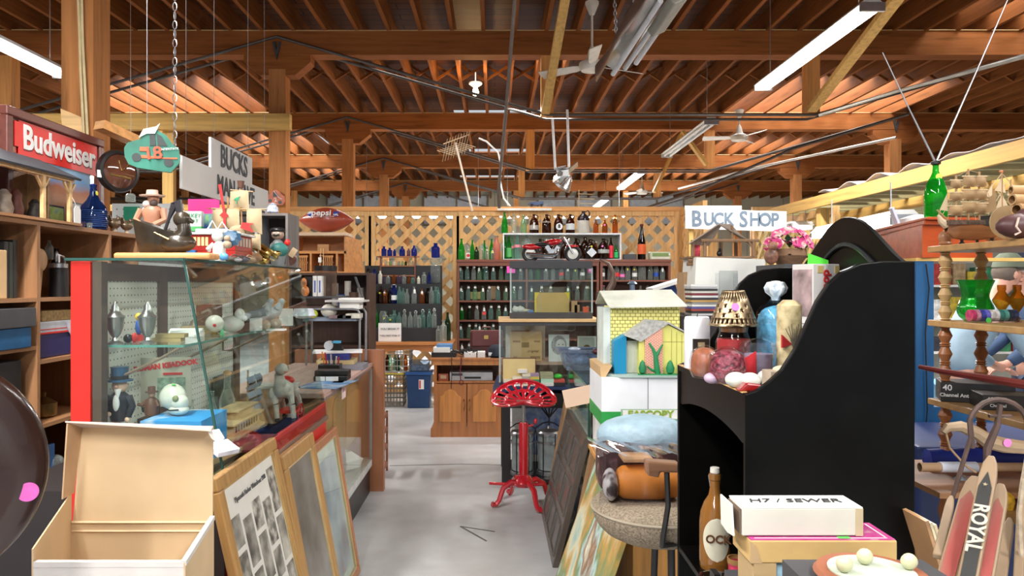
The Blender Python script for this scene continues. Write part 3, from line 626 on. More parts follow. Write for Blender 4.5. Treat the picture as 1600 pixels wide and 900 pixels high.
# ---- clear and aqua bottles on the black stepped rack (table with aproned edge)
YT = 9.3; ztb = Z(533,YT)
t = T('wood_table','honey wood table carrying the black rack of clear bottles','table',(X(628,YT),YT-.1,0)); Wt = .62
part('table_top',B(-Wt-.1,Wt+.04,-.1,.5,ztb-.035,ztb),ORNG,t,bev=.006); part('apron',MB().prism([(-Wt,ztb-.035),(Wt-.05,ztb-.035),(Wt-.05,ztb-.12),(.4,ztb-.13),(.1,ztb-.09),(-.2,ztb-.13),(-Wt,ztb-.12)],'y',-.04,-.02),ORNG,t)
for x,y in ((-Wt+.02,0),(Wt-.1,0),(-Wt+.02,.42),(Wt-.1,.42)): part('leg',B(x,x+.06,y-.03,y+.03,0,ztb-.035),ORNG,t)
BP = mat((.014,.014,.016),.6)
steps = [(YT,Z(512,YT)),(YT+.13,Z(474.5,YT+.13)),(YT+.26,Z(443.5,YT+.26))]
x0,x1 = X(563,YT),X(688,YT)
t = T('stepped_rack','black stepped display rack full of clear and aqua bottles','rack',(0,YT-.06,ztb))
for i,(y,z) in enumerate(steps): part('step',B(x0,x1,y-YT,y-YT+.13,.0,z-ztb),BP,t)
part('back_panel',B(x0,x1,.39,.41,0,Z(415,YT+.3)-ztb),BP,t); part('handle',MB().tube([(x0+.2,-.01,.09),(x0+.18,-.03,.07),(x0+.2,-.01,.04)],.006,6),STEEL,t)
rowA = [(577,'dark green','beer',.24,9),(587,'green','beer',.25,8),(598,'clear','jar',.22,11),(602,'clear','flask',.2,10),(611,'aqua','flask',.165,12),(616,'aqua','flask',.22,9),(623.5,'aqua','beer',.195,8),(632,'clear','beer',.225,8),(641,'clear','beer',.2,8),(649.5,'clear','beer',.21,9),(655,'clear','flask',.16,7),(660.5,'aqua','beer',.225,9),(671,'aqua','beer',.235,9),(678.5,'clear','beer',.24,8)]
rowB = [(569,'brown','beer',.22,9),(577,'brown','beer',.22,9),(586,'dark','beer',.2,8),(595,'brown','beer',.22,9),(602,'amber','flask',.18,9),(610,'dark','beer',.2,9),(615.5,'blue','flask',.24,11),(624,'aqua','beer',.22,8),(630,'aqua','beer',.2,7),(636,'clear','soda',.19,8),(647,'clear','soda',.22,9),(659.5,'amber','beer',.19,9),(668.5,'dark','flask',.2,9),(674,'clear','beer',.22,8),(681,'aqua','flask',.22,9),(685,'aqua','beer',.21,6)]
rowC = [(575,'brown','flask',.2,8),(585,'blue','flask',.19,8),(594,'milk','flask',.17,7),(600,'violet','flask',.1,6),(606,'clear','flask',.11,8),(615.5,'amber','flask',.12,7),(624,'violet','flask',.12,8),(631.5,'clear','flask',.12,7),(639,'amber','flask',.1,6),(645,'aqua','flask',.09,7),(654,'milk','flask',.1,6),(662.5,'clear','flask',.15,8),(670.5,'blue','bulge',.15,6)]
for nm,rw,(y,z) in (('lowest',rowA,steps[0]),('middle',rowB,steps[1]),('uppermost',rowC,steps[2])):
    for i,(px,col,st,h,wd) in enumerate(rw):
        ex = []
        if nm == 'middle' and i in (1,4,10,11): ex = [('tag',)]
        if nm == 'middle' and i in (3,) or nm == 'lowest' and i in (3,4): ex = [('sticker',YST)]
        if nm == 'middle' and i == 6: ex = [('label',PAPER,.2,.45),('swing',)]
        if nm == 'lowest' and i in (7,9,11,13): ex = [('swing',)]
        yy = y+(.035 if wd > 8.5 else .0)-.0
        bottle(st,col,wd*y/FX/2*.95,h,(X(px,yy),yy,z+.0),f'{col} bottle, {ORD[i]} from the cart side on the {nm} step of the black rack',f'bottles on the {nm} step of the black rack',ex,n=12)
t = S('paper_sign','white paper notice taped on the front of the black bottle rack','sign',B(0,X(628,YT)-X(592.5,YT),-.004,0,0,.23),PAPER,(X(592.5,YT),YT-.062,Z(534,YT-.06)+.005))
text('YOU BREAK IT',.036,mat((.08,.08,.12),.7),(.145,-.006,.155),parent=t); text('YOU PAY FOR IT',.034,mat((.08,.08,.12),.7),(.145,-.006,.07),parent=t)
# small brown wall shelf with miniatures
YS = 9.72; zs0 = Z(443,YS-.06)
t = T('miniature_shelf','small brown three-tier shelf holding tiny bottles above the black rack','shelf',(X(623,YS),YS-.1,0)); Wm = .235; zz = [Z(q,YS) for q in (430,415,400.5)]
part('side_panel',B(-Wm,-Wm+.018,0,.12,zs0,zz[2]),RACKW,t); part('side_panel',B(Wm-.018,Wm,0,.12,zs0,zz[2]),RACKW,t)
for z in zz: part('shelf',B(-Wm-(.04 if z == zz[2] else -.018),Wm+(.04 if z == zz[2] else -.018),0,.12,z-.016,z),wood((.27,.10,.045),.6,'x'),t)
for lv,(z,its) in enumerate(((zz[2],[(600,'blue',.13,8),(609,'blue',.11,8),(616.5,'blue',.09,5),(628.5,'blue',.13,9),(638.5,'violet',.1,6),(647,'blue',.14,9)]),(zz[1],[(603,'clear',.07,5),(610,'pale green',.07,5),(615.5,'milk',.07,5),(623,'clear',.06,4),(629,'pale green',.06,4),(634,'dark green',.06,4),(640,'clear',.08,4),(645,'clear',.06,4)]),(zz[0],[(602,'clear',.07,4),(608,'violet',.07,5),(615,'blue',.06,7),(622,'clear',.07,5),(629,'amber',.08,4),(634,'pale green',.08,6),(640,'pale green',.08,5),(645,'clear',.07,4)]))):
    for i,(px,col,h,wd) in enumerate(its):
        bottle('flask' if wd != 9 or col != 'blue' else 'beer',col,wd*YS/FX/2,h,(X(px,YS-.05),YS-.05,z),f'tiny {col} bottle, {ORD[i]} from the football side on the {["top","middle","bottom"][lv]} miniature shelf tier','miniature bottles on the small brown shelf',n=10)
t = T('cracker_jar','stack of clear glass jars under a blue bottle by the lattice','jar',(X(681,YS),YS-.04,Z(443,YS)))
part('body',MB().lathe([(.01,0),(.075,.01),(.08,.03),(.08,.22),(.06,.25),(.075,.27),(.08,.3),(.08,.33),(.01,.34)],n=18),GL['clear'],t)
bottle('flask','blue',.055,.19,(X(681,YS),YS-.04,Z(443,YS)+.34),'big blue glass bottle crowning the clear jars by the lattice',None,[('sticker',REDL)],n=18)
for i,(px,h,wd) in enumerate(((685,.2,8),(693,.27,10))):
    bottle('flask','clear',wd*9.2/FX/2,h,(X(px,9.2),9.2,ztb),['short','tall'][i]+' clear bottle standing at the table end beside the paper notice','bottles at the end of the wood table',n=14)
bottle('beer','dark green',.04,.36,(X(699,9.35),9.4,ztb),'tall dark green bottle standing against the lattice at the table end','bottles at the end of the wood table',n=14)
# ================================================================ the middle of the shop
YC = 7.49
# ---- media cabinet
t = T('media_cabinet','honey oak media cabinet with two arched doors and an open bay','cabinet',(0,YC,0)); a,b_ = X(673,YC),.10; zc = Z(559,YC)
part('carcass',B(a+.03,b_-.03,.02,.5,.1,.14).box(a+.03,a+.06,.02,.5,.14,zc-.04).box(b_-.06,b_-.03,.02,.5,.14,zc-.04).box(a+.06,b_-.06,.46,.48,.14,zc-.04).box(a+.06,b_-.06,.02,.46,Z(596,YC)-.02,Z(596,YC)),HONEY,t)
part('plinth',MB().prism([(a,.0),(b_,0),(b_,.085),(b_-.02,.105),(a+.02,.105),(a,.085)],'y',0,.5),HONEY,t)
part('top',B(a-.01,b_+.01,-.02,.5,zc-.03,zc),HONEY,t,bev=.006)
mb = MB()
for i in range(30): mb.box(a+.03+i*(b_-a-.06)/30,a+.03+(i+.55)*(b_-a-.06)/30,-.005,.015,zc-.055,zc-.032)
part('dentil_trim',mb.box(a+.02,b_-.02,.0,.02,zc-.075,zc-.03),wood((.52,.22,.07),.7,'z',.4),t)
mid = X(729.5,YC); z0,z1 = Z(667,YC),Z(600,YC)
for x0,x1,s_ in ((a+.035,mid-.004,1),(mid+.004,b_-.035,-1)):
    d = part('door',B(x0,x1,-.002,.018,z0,z1),HONEY,t); xm = (x0+x1)/2; h = (x1-x0)/2-.055
    poly = [(xm-h,z0+.05),(xm+h,z0+.05),(xm+h,z1-.13),(xm+h*.75,z1-.115)]+[(xm+h*.62*math.cos(q),z1-.115+.062*math.sin(q)) for q in [PI*k/10 for k in range(1,10)]]+[(xm-h*.75,z1-.115),(xm-h,z1-.13)]
    part('raised_panel',MB().prism(poly,'y',-.012,.0),wood((.50,.20,.05),.7,'z',.3),d,bev=.006)
    kx = x1-.025 if s_ > 0 else x0+.025
    part('handle',MB().tube([(kx,-.004,z0+.16),(kx,-.025,z0+.18),(kx+.006,-.02,z0+.22),(kx,-.025,z0+.26),(kx,-.004,z0+.28)],.006,6),BRASS,d)
bay = Z(596,YC)
t = T('video_recorder','silver video recorder with a dark display in the open bay','video recorder',(X(736,YC),YC+.06,bay+.001))
part('case',B(-.22,.22,0,.3,0,.085),mat((.45,.46,.48),.35,.4),t,bev=.004); part('display',B(-.07,.1,-.003,0,.02,.04),BLACK,t); part('tape_slot',B(-.2,-.09,-.003,0,.05,.075),DKG,t); part('foot',B(-.2,.2,.02,.28,-.001,.0),BLACK,t)
t = T('wooden_clock','little reddish wooden box clock beside the video recorder','clock',(X(692,YC),YC+.06,bay))
part('case',B(-.05,.05,0,.06,0,.07),mat((.35,.07,.03),.4),t,bev=.004); part('face',B(-.03,.03,-.003,0,.02,.055),mat((.5,.35,.2),.4),t)
zt3 = zc
sbox('book','flat blue book topmost of the pile on the media cabinet','book',682,706,538.5,542,YC+.1,.2,mat((.1,.25,.5),.5),z0=zt3+.075)
sbox('white_tray_box','white framed box lying on the media cabinet end','box',677,703,543,550,YC+.08,.2,PAPER,z0=zt3+.03)
sbox('black_binder','black binder under the white framed box','binder',674,712,551,555,YC+.05,.25,BLACK,z0=zt3)
for i,(p0,p1,y0) in enumerate(((725,744,551),(746,758,550),(763,781,551))):
    sbox('disc_player',['white flat player beside the cable heap','small white adapter in the middle of the cabinet top','pale flat player half under the dark cap'][i],'device',p0,p1,y0,557,YC+.03,.15,WHITE,z0=zt3)
mb = MB()
for i in range(7):
    c = Vector((X(random.uniform(704,748),YC),YC+random.uniform(.08,.25),zt3+.02)); mb.tube([c+Vector((math.cos(q)*random.uniform(.04,.09),math.sin(q)*.05,random.uniform(0,.05))) for q in [k*.9 for k in range(9)]],.007,5)
S('cable_heap','heap of black cables lying on the media cabinet','cables',mb,BLACK)
S('audio_cable','thin black cable hanging over the oak door','cable',MB().tube([(X(706,YC),YC+.05,zt3+.02),(X(706,YC),YC-.03,zt3+.0),(X(706,YC),YC-.03,.62),(X(705,YC),YC-.025,.5)],.004,5),BLACK)
S('audio_cable','dark red cable ending in a loop over the oak door','cable',MB().tube([(X(724,YC),YC+.05,zt3+.02),(X(721,YC),YC-.03,zt3),(X(719,YC),YC-.03,.66),(X(720,YC),YC-.03,.58)]+[(X(721,YC)+.02*math.sin(q),YC-.03,.56+.025*math.cos(q)) for q in [k*.7 for k in range(9)]],.005,5),mat((.12,.01,.02),.5))
t = T('briefcase','maroon leather briefcase with a brass lock standing upright','briefcase',(X(760,7.8),7.78,zt3),0); MR = mat((.10,.028,.03),.35,bmp=.2)
part('body',B(-.175,.175,0,.12,0,.26),MR,t,bev=.02); part('flap',B(-.155,.165,-.012,.01,.09,.262),mat((.13,.035,.036),.35),t,bev=.01); part('lock',B(-.025,.02,-.02,-.012,.17,.21),BRASS,t); part('handle',MB().tube([(-.05,.06,.26),(-.04,.06,.29),(.04,.06,.29),(.05,.06,.26)],.009,6),MR,t)
t = T('baseball_hat','dark navy cap lying on the media cabinet before the briefcase','cap',(X(775,YC+.1),YC+.12,zt3))
part('crown',MB().lathe([(.001,.13),(.05,.12),(.085,.08),(.095,.03),(.1,.0)],n=18,sy=1.1),mat((.015,.02,.035),.8),t); part('visor',MB().sheet(lambda u,v: ((u-.5)*.17,-.08-.07*v*(1-(2*u-1)**2*.6),.012+.01*v),8,3,.004),mat((.015,.02,.035),.8),t)
# ---- crates and tote under the wood table
def wire_crate(name,label,px0,px1,z0,h,Y,D,m,rim,extra_col=None,n=(5,4)):
    x0,x1 = X(px0,Y),X(px1,Y); t = T(name,label,'crate',((x0+x1)/2,Y,z0),0,'crates under the wood table'); W = (x1-x0)/2
    mb = MB()
    for z in [h*k/n[1] for k in range(n[1]+1)]: mb.tube([(-W,0,z+.005),(W,0,z+.005),(W,D,z+.005),(-W,D,z+.005)],.006,5,True)
    for k in range(n[0]+1):
        x = -W+2*W*k/n[0]; mb.tube([(x,0,0),(x,0,h)],.005,5); mb.tube([(x,D,0),(x,D,h)],.005,5)
    for k in range(4): mb.tube([(-W,D*k/4,0),(-W,D*k/4,h)],.005,5); mb.tube([(W,D*k/4,0),(W,D*k/4,h)],.005,5)
    part('wire_grid',mb,m,t); part('base',B(-W,W,0,D,0,.012),m,t)
    part('rim',MB().tube([(-W,0,h),(W,0,h),(W,D,h),(-W,D,h)],.012,6,True),rim,t)
    if extra_col: part('side_panel',B(-W-.012,-W-.004,0,D,0,h),extra_col,t)
    return t
Yk = 9.34; zl = Z(583,Yk)
wire_crate('milk_crate','dark wire crate with a yellow rim standing on the floor',595,630,0,zl-.01,Yk,.33,mat((.22,.22,.2),.5,.6),mat((.6,.5,.05),.5),mat((.02,.25,.06),.5),(7,7))
wire_crate('milk_crate','grey wire milk crate full of bottles, upper of the two',592,640,zl+.01,Z(544,Yk)-zl-.02,Yk,.33,mat((.5,.52,.5),.4,.6),STEEL)
for i in range(7):
    bottle('flask',['clear','brown','pale green','aqua','dark green','clear','amber'][i],.028,.2,(X(598+i*6,Yk+.1),Yk+.08+.1*(i%2),zl+.024),f'loose bottle, {ORD[i]} from the counter side inside the upper wire crate','bottles in the wire crate',n=10)
t = T('storage_tote','navy blue plastic storage tote with a white sticker on the floor','tote',(X(655,Yk),Yk-.1,0)); TB = mat((.012,.045,.13),.4)
part('body',MB().prism([(-.135,0),(.135,0),(.155,.42),(-.155,.42)],'y',0,.3),TB,t,bev=.012); part('rim',B(-.17,.17,-.015,.315,.415,.455),mat((.02,.08,.25),.35),t,bev=.01); part('sticker',B(.005,.07,-.004,-.0005,.24,.36).xf(Matrix.Identity(4)),PAPER,t); part('sticker_print',B(.012,.03,-.006,-.004,.25,.35),mat((.6,.03,.03),.5),t)
t = T('clear_tote','translucent grey bin full of pale papers on the blue tote','bin',(X(656,Yk),Yk-.06,.456)); part('body',MB().prism([(-.12,0),(.12,0),(.135,.13),(-.135,.13)],'y',0,.24),bglass((.6,.68,.78),(.3,.38,.5)),t); part('contents',B(-.1,.1,.02,.2,.01,.07),mat((.3,.35,.4),.6,scale=30,var=.5),t)
# ---- black table with navy cloth, glass case and aquarium
YG = 5.62; ZT = .765
t = T('display_table','black painted table carrying the glass cases','table',(0,YG,0))
part('table_top',B(X(783,YG),.9,0,.75,ZT-.04,ZT),BLACK,t); part('apron',B(X(784,YG),.88,.02,.04,ZT-.16,ZT-.04),BLACK,t)
for x,y in ((X(784,YG),0),(.82,0),(X(784,YG),.66),(.82,.66)): part('leg',B(x,x+.065,y,y+.065,0,ZT-.04),BLACK,t)
part('shelf',B(X(786,YG),.86,.05,.7,.02,.05),BLACK,t)
S('navy_cloth','navy blue cloth draped over the front of the black table','cloth',MB().sheet(lambda u,v: (X(780,YG)-.05+u*.62,YG+.68-v*.74 if v < .94 else YG-.02,ZT+.012-(0 if v < .94 else (v-.93)*.8+.012*math.sin(u*14))-(.10*max(0,.06-u)/.06)),30,32,.006),NAVY)
def glasscase(name,label,cat,x0,x1,y0,D,z0,h,rim=DKG,rh=.045,brh=.03,t_=.006):
    t = T(name,label,cat,((x0+x1)/2,y0,z0)); W = (x1-x0)/2
    part('glass_pane',B(-W,W,0,t_,brh,h-rh),PANE,t); part('glass_pane',B(-W,W,D-t_,D,brh,h-rh),PANE,t); part('glass_pane',B(-W,-W+t_,t_,D-t_,brh,h-rh),PANE,t); part('glass_pane',B(W-t_,W,t_,D-t_,brh,h-rh),PANE,t)
    part('top_rim',B(-W-.004,W+.004,-.004,.03,h-rh,h).box(-W-.004,W+.004,D-.03,D+.004,h-rh,h).box(-W-.004,-W+.03,.03,D-.03,h-rh,h).box(W-.03,W+.004,.03,D-.03,h-rh,h),rim,t)
    part('base_rim',B(-W-.004,W+.004,-.004,D+.004,0,brh),rim,t)
    EG = mat((.45,.55,.53),.15)
    for x in (-W,W): part('corner_seal',B(x-.006,x+.006,-.002,.01,brh,h-rh),EG,t)
    return t
ycg = YG+.1; zcb = ZT+.014; zct = Z(503,ycg)
gc = glasscase('glass_case','wide glass case holding a cardboard box and a portrait below the aquarium','display case',X(781,ycg),X(945,ycg),ycg,.5,zcb,zct-zcb,DKG,.03,.012)
S('plywood_sheet','plywood sheet lying between the two glass cases','board',B(X(781,ycg)-.01,X(940,ycg),ycg-.02,ycg+.5,0,.022),PINE,(0,0,zct))
zsh = Z(566,ycg+.1)
S('wood_shelf','pinkish wood shelf inside the wide glass case','shelf',B(X(838,ycg+.1),X(940,ycg),ycg+.07,ycg+.48,zsh-.018,zsh).box(X(784,ycg+.1),X(838,ycg+.1),ycg+.18,ycg+.48,zsh-.018,zsh),wood((.42,.26,.2),.7,'x',.6))
yi = ycg+.16
t = T('cardboard_box','brown cardboard box with scrawled print inside the wide glass case','box',(X(823,yi),yi+.03,zsh)); part('body',B(-.125,.125,0,.2,0,.235),KRAFT,t,bev=.003); part('flap',MB().prism([(-.125,.235),(.0,.185),(.125,.235)],'y',-.004,-.001),mat((.66,.46,.26),.8),t)
PR = mat((.12,.07,.03),.7); text('ES',.035,PR,(-.09,-.002,.025),parent=t); text('original',.03,PR,(.05,-.002,.08),parent=t,shear=.3); part('print',B(-.04,.02,-.002,0,.11,.15).box(.03,.11,-.002,0,.02,.04).box(-.11,-.05,-.002,0,.15,.165).box(.06,.11,-.002,0,.15,.165),mat((.3,.18,.08),.8),t)
S('white_sheet','white sheet leaning behind the cardboard box in the glass case','panel',B(0,.33,0,.01,0,.3),WHITE,(X(790,yi+.26),yi+.27,zsh))
t = T('portrait_print','grey pencil portrait of a hooded child standing in the glass case','picture',(X(873.5,yi),yi,zsh),rx=-.08)
part('sheet',B(-.083,.083,0,.006,0,.215),mat((.62,.64,.65),.6),t); part('hood',MB().lathe([(.001,-.004),(.062,-.003),(.062,0)],(.0,0,.13),22,sx=1,sy=1.25,ax='y').xf(Matrix.Scale(1,4)),mat((.3,.3,.31),.7,scale=60,var=.5),t); part('face',MB().ball((.012,-.004,.125),(.038,.006,.052)),mat((.58,.57,.56),.6),t)
part('eye',MB().ball((-.002,-.011,.135),(.006,.002,.004),8,5).ball((.03,-.011,.135),(.006,.002,.004),8,5).ball((.014,-.011,.1),(.009,.002,.003),8,5),DKG,t)
t = T('framed_badge','small silver frame around a round star badge inside the glass case','picture frame',(X(917,yi),yi,zsh)); part('frame',B(-.075,.075,0,.012,.0,.012).box(-.075,.075,0,.012,.19,.202).box(-.075,-.062,0,.012,.012,.19).box(.062,.075,0,.012,.012,.19),mat((.5,.5,.46),.4),t); part('mat_board',B(-.062,.062,.006,.01,.012,.19),mat((.33,.35,.33),.6),t); part('badge',MB().lathe([(.001,-.004),(.028,-.003),(.03,.004)],(0,0,.105),16,ax='y').prism([(.02*math.cos(PI/2+k*PI/5)*(1 if k%2==0 else .4),.105+.02*math.sin(PI/2+k*PI/5)*(1 if k%2==0 else .4)) for k in range(10)],'y',-.008,-.004),BRASS,t)
S('plastic_roll','rolled clear plastic lying above the portrait in the glass case','roll',MB().lathe([(.02,-.1),(.028,-.08),(.024,0),(.03,.08),(.018,.1)],(0,0,0),12,ax='x'),bglass((.7,.72,.75),(.4,.4,.42)),(X(880,yi+.1),yi+.12,zct-.06))
yb = YG+.03
t = T('menu_board','yellowed board in a thin dark frame standing in front of the glass case','board',(X(811,yb+.04),yb+.04,zcb)); part('board',B(-.125,.125,0,.008,.01,.2),mat((.68,.53,.24),.7,var=.05),t)
part('frame',B(-.13,.13,-.002,.01,.2,.206).box(-.13,-.125,-.002,.01,0,.2).box(.125,.13,-.002,.01,0,.2).box(-.13,.13,-.002,.01,0,.01),mat((.12,.04,.03),.5),t)
cols = [('cream',(.75,.7,.55)),('white',(.8,.8,.78)),('grey',(.45,.42,.38)),('teal green',(.02,.3,.18)),('pale green',(.45,.68,.52)),('mint',(.5,.75,.6)),('yellow',(.75,.6,.12)),('mauve',(.42,.3,.42)),('navy',(.03,.07,.25)),('black',(.02,.02,.02)),('green',(.05,.5,.05)),('red and white',(.6,.1,.08)),('khaki',(.4,.42,.25))]
CO = dict(cols)
piles = [(793,13,['navy','cream']),(807.5,14.5,['white','grey','cream']),(822,13,['cream','grey','grey','cream']),(835.5,14,['white','teal green','yellow','mauve']),(854.5,20,['white','mint','khaki','khaki']),(874,17,['black','red and white'])]
for pi_,(px,w_,cs) in enumerate(piles):
    z = zcb
    for k,c in enumerate(cs):
        h = .023 if c != 'mint' else .03
        tb = S('small_box',f'{c} cassette-size box, {ORD[k]} up in pile {["by the navy fold","beside the fold pile","under the loose white box","next to the wide pile","that is widest","with the green cap"][pi_]}','box',B(-w_*yb/FX/2,w_*yb/FX/2,0,.09,0,h-.001),mat(CO[c],.5),(X(px,yb)+random.uniform(-.003,.003),yb-.02-(.03 if k == 0 else 0),z),group='small boxes on the navy cloth',bev=.001); z += h
S('small_box','loose white box lying across two box piles','box',B(-.035,.035,0,.07,0,.025),WHITE,(X(816.5,yb),yb-.02,zcb+.0955),group='small boxes on the navy cloth',bev=.001)
S('green_cap','bright green round cap on top of the last small-box pile','box',MB().ball((0,0,0),(.035,.03,.02)),mat((.05,.5,.05),.4),(X(872,yb),yb+.02,zcb+.066))  # stands for a round green cap on the pile
# aquarium
ya = YG+.18; za = zct+.0225; hA = Z(408,ya)-za
aq = glasscase('aquarium','empty glass aquarium with black rims carrying the red motorcycle','aquarium',X(798,ya),X(925,ya),ya,.32,za,hA,DKG,.055,.045)
for x,y in ((.02,.0),): pass
mk.location = (X(863,ya+.14),ya+.14,za+hA+.004); mk.scale = (1.07,)*3
S('dark_tray','dark tray lid on the aquarium under the motorcycle','lid',B(-.26,.26,0,.3,0,.003).box(-.2,.17,.03,.2,.003,.004),mat((.12,.13,.15),.3),(X(861,ya),ya+.01,za+hA+.0005))
yq = ya+.1
t = T('yellow_board','cardboard with yellow corners standing inside the aquarium','board',(X(862.5,yq),yq,za+.046)); part('board',B(-.138,.138,0,.006,0,.158),mat((.62,.42,.17),.8,var=.05),t)
part('corner_tape',MB().prism([(-.14,.16),(-.10,.16),(-.14,.09)],'y',-.003,-.001).prism([(.14,.16),(.10,.16),(.14,.1)],'y',-.003,-.001).box(-.14,-.125,-.004,-.002,0,.1),mat((.8,.6,.03),.5),t)
for i,(px,c,w_,h) in enumerate(((806,(.75,.73,.68),.03,.05),(813,(.7,.66,.6),.035,.05),(820,(.65,.6,.5),.03,.03),(826,(.7,.5,.2),.02,.025),(897,(.5,.3,.15),.022,.09),(901,(.45,.25,.12),.02,.06),(915,(.75,.12,.05),.022,.045),(829,(.1,.2,.5),.02,.02))):
    S('trinket',f'tiny trinket in the aquarium, {ORD[i]} counting from the pink card side','trinket',MB().ball((0,0,h/2),(w_,w_*.7,h/2),10,7) if c[0] > .6 and i != 6 else B(-w_,w_,-.02,.02,0,h),mat(c,.5),(X(px,yq-.03),yq-.04,za+.046),group='trinkets inside the aquarium')
# lanterns below
def lantern(label,px,Y,r=.095,h=.33):
    t = T('glass_lantern',label,'lantern',(X(px,Y),Y,.052),0,'glass lanterns under the black table'); IR = mat((.03,.03,.03),.4,.5)
    part('glass_cylinder',MB().lathe([(r*.86,.04),(r*.88,.06),(r*.88,h-.04),(r*.8,h)],n=22),mat((.38,.45,.45),.25,var=.25,scale=8),t)
    part('ring',MB().lathe([(r,0),(r,.03),(r*.9,.035),(r*.9,-.0)],n=22).lathe([(r,h-.02),(r,h),(r*.93,h),(r*.93,h-.02)],n=22,cap=False).lathe([(r,h-.08),(r,h-.065),(r*.93,h-.065),(r*.93,h-.08)],n=22,cap=False),STEEL,t)
    mb = MB()
    for k in range(6): mb.tube([(r*math.cos(k*PI/3),r*math.sin(k*PI/3),0),(r*math.cos(k*PI/3),r*math.sin(k*PI/3),h)],.004,5)
    part('cage',mb,IR,t); part('lid',MB().lathe([(r,h),(r*.9,h+.015),(.02,h+.03),(.012,h+.05),(.001,h+.05)],n=22),STEEL,t)
    part('bail_handle',MB().tube([(-r,0,h-.02),(-r*1.1,0,h+.03),(-r*.5,0,h+.07),(0,0,h+.08),(r*.5,0,h+.07),(r*1.1,0,h+.03),(r,0,h-.02)],.005,6),IR,t)
lantern('frosted glass lantern in a wire cage directly behind the red stool post',816,YG+.2); lantern('frosted glass lantern with curved hoses above, beside the leaning door',857,YG+.22)
t = T('hose_bundle','black curved hoses arching above the second lantern','hoses',(X(858,YG+.2),YG+.2,.44)); mb = MB()
for dx in (-.14,-.08,.0,.08,.15): mb.tube([(0,0,0),(0,0,.06),(dx*.5,0,.15),(dx,0.01,.19),(dx*1.3,0.02,.16)],.006,5)
part('hose',mb,BLACK,t)
t = T('framed_picture','white framed blue picture leaning behind the lanterns','picture frame',(X(846,YG+.62),YG+.62,.052)); part('frame',B(-.25,.25,0,.02,0,.55),WHITE,t,bev=.003); part('picture',B(-.16,.18,-.003,0,.06,.5),pattern('blueprint',blotf([(.08,.12,.4),(.25,.35,.6),(.6,.65,.75)],14)),t)
# ---- red cast iron tractor seat stool
t = T('tractor_stool','glossy red cast iron tractor seat stool standing in the aisle','stool',(X(818,5.2),5.2,0)); RD = mat((.50,.012,.025),.18,.1,var=.08,coat=1)
NA,NR = 60,8; v = []; f = []
def seatp(i,j):
    a_ = 2*PI*i/NA; q = j/NR; front = max(0,-math.sin(a_)); R_ = .225*(1-.34*front**8) ; lob = 1+.02*math.cos(2*a_)
    x = R_*q*lob*math.cos(a_); y = R_*q*lob*math.sin(a_)*.82
    z = .733+.072*math.sin(a_)*q+.03*q*q+.03*front**8*q**3-.022*math.cos(2*a_)*q*q
    return (x,y,z)
ids = {(i,j): i*NR+j-1 for i in range(NA) for j in range(1,NR+1)}; v = [seatp(i,j) for i in range(NA) for j in range(1,NR+1)]+[(0,0,.73)]
for i in range(NA):
    k = (i+1) % NA; f.append((NA*NR,ids[(i,1)],ids[(k,1)]))
    for j in range(1,NR):
        slot = (j in (5,6) and i % 3 != 0 and math.sin(2*PI*(i+.5)/NA) > -.75) or (j in (2,3) and i % 5 in (1,2) and math.sin(2*PI*(i+.5)/NA) > -.5)
        if not slot: f.append((ids[(i,j)],ids[(i,j+1)],ids[(k,j+1)],ids[(k,j)]))
mb = MB().add(v,f); mb.sm = True; seat = part('seat',mb,RD,t); so = seat.modifiers.new('s','SOLIDIFY'); so.thickness = .008
part('seat_rim',MB().tube([seatp(i,NR) for i in range(NA)],.007,6,True),RD,t)
part('shaft',MB().lathe([(.013,.5),(.013,.72),(.05,.725),(.05,.735)],n=14),STEEL,t)
part('column',MB().lathe([(.034,.16),(.034,.57),(.028,.58)],n=18),RD,t)
part('clamp_knob',MB().tube([(.03,0,.55),(.07,0,.56)],.008,7).ball((.085,0,.585),(.014,.014,.022)),RD,t)
part('hub',MB().lathe([(.03,.12),(.06,.13),(.075,.16),(.05,.2),(.035,.21)],n=18),RD,t)
for k in range(4):
    a_ = PI/4*.55+k*PI/2; c_,s_ = math.cos(a_),math.sin(a_)
    part('leg',MB().tube([(c_*r,s_*r,z) for r,z in ((.03,.15),(.1,.165),(.16,.13),(.19,.05),(.215,.022),(.245,.03))],[.022,.022,.02,.018,.018,.02],8),RD,t)
part('foot_ring',MB().tube([(-.24,0.03,.14),(-.1,-.04,.15),(.06,-.03,.145),(.14,0,.14)],.012,8),RD,t)
# ---- low glass counter behind the leaning door, tote, boxes
t = T('glass_counter','low glass-topped counter full of small boxes behind the leaning doors','display case',(.53,4.15,0)); Lc = 1.15
part('base',B(.02,.3,.02,Lc-.02,0,.3),mat((.05,.16,.3),.5),t); part('frame',B(0,.02,0,Lc,.28,.32).box(0,.31,0,.02,.28,.32).box(0,.31,Lc-.02,Lc,.28,.32),STEEL,t); part('glass_pane',B(0,.006,.0,Lc,.32,.97),PANE,t); part('glass_pane',B(.006,.3,0,.006,.32,.97),PANE,t); part('glass_pane',B(.006,.3,Lc-.006,Lc,.32,.97),PANE,t); part('glass_top',B(0,.31,0,Lc,.97,.978),PANE,t)
part('edge_trim',B(-.004,.008,-.004,.008,.3,.97).box(-.004,.008,Lc-.008,Lc+.004,.3,.97).box(-.006,.006,0,Lc,.966,.98),EDGE,t); part('glass_shelf',B(.01,.29,.01,Lc-.01,.7,.706),PANE,t)
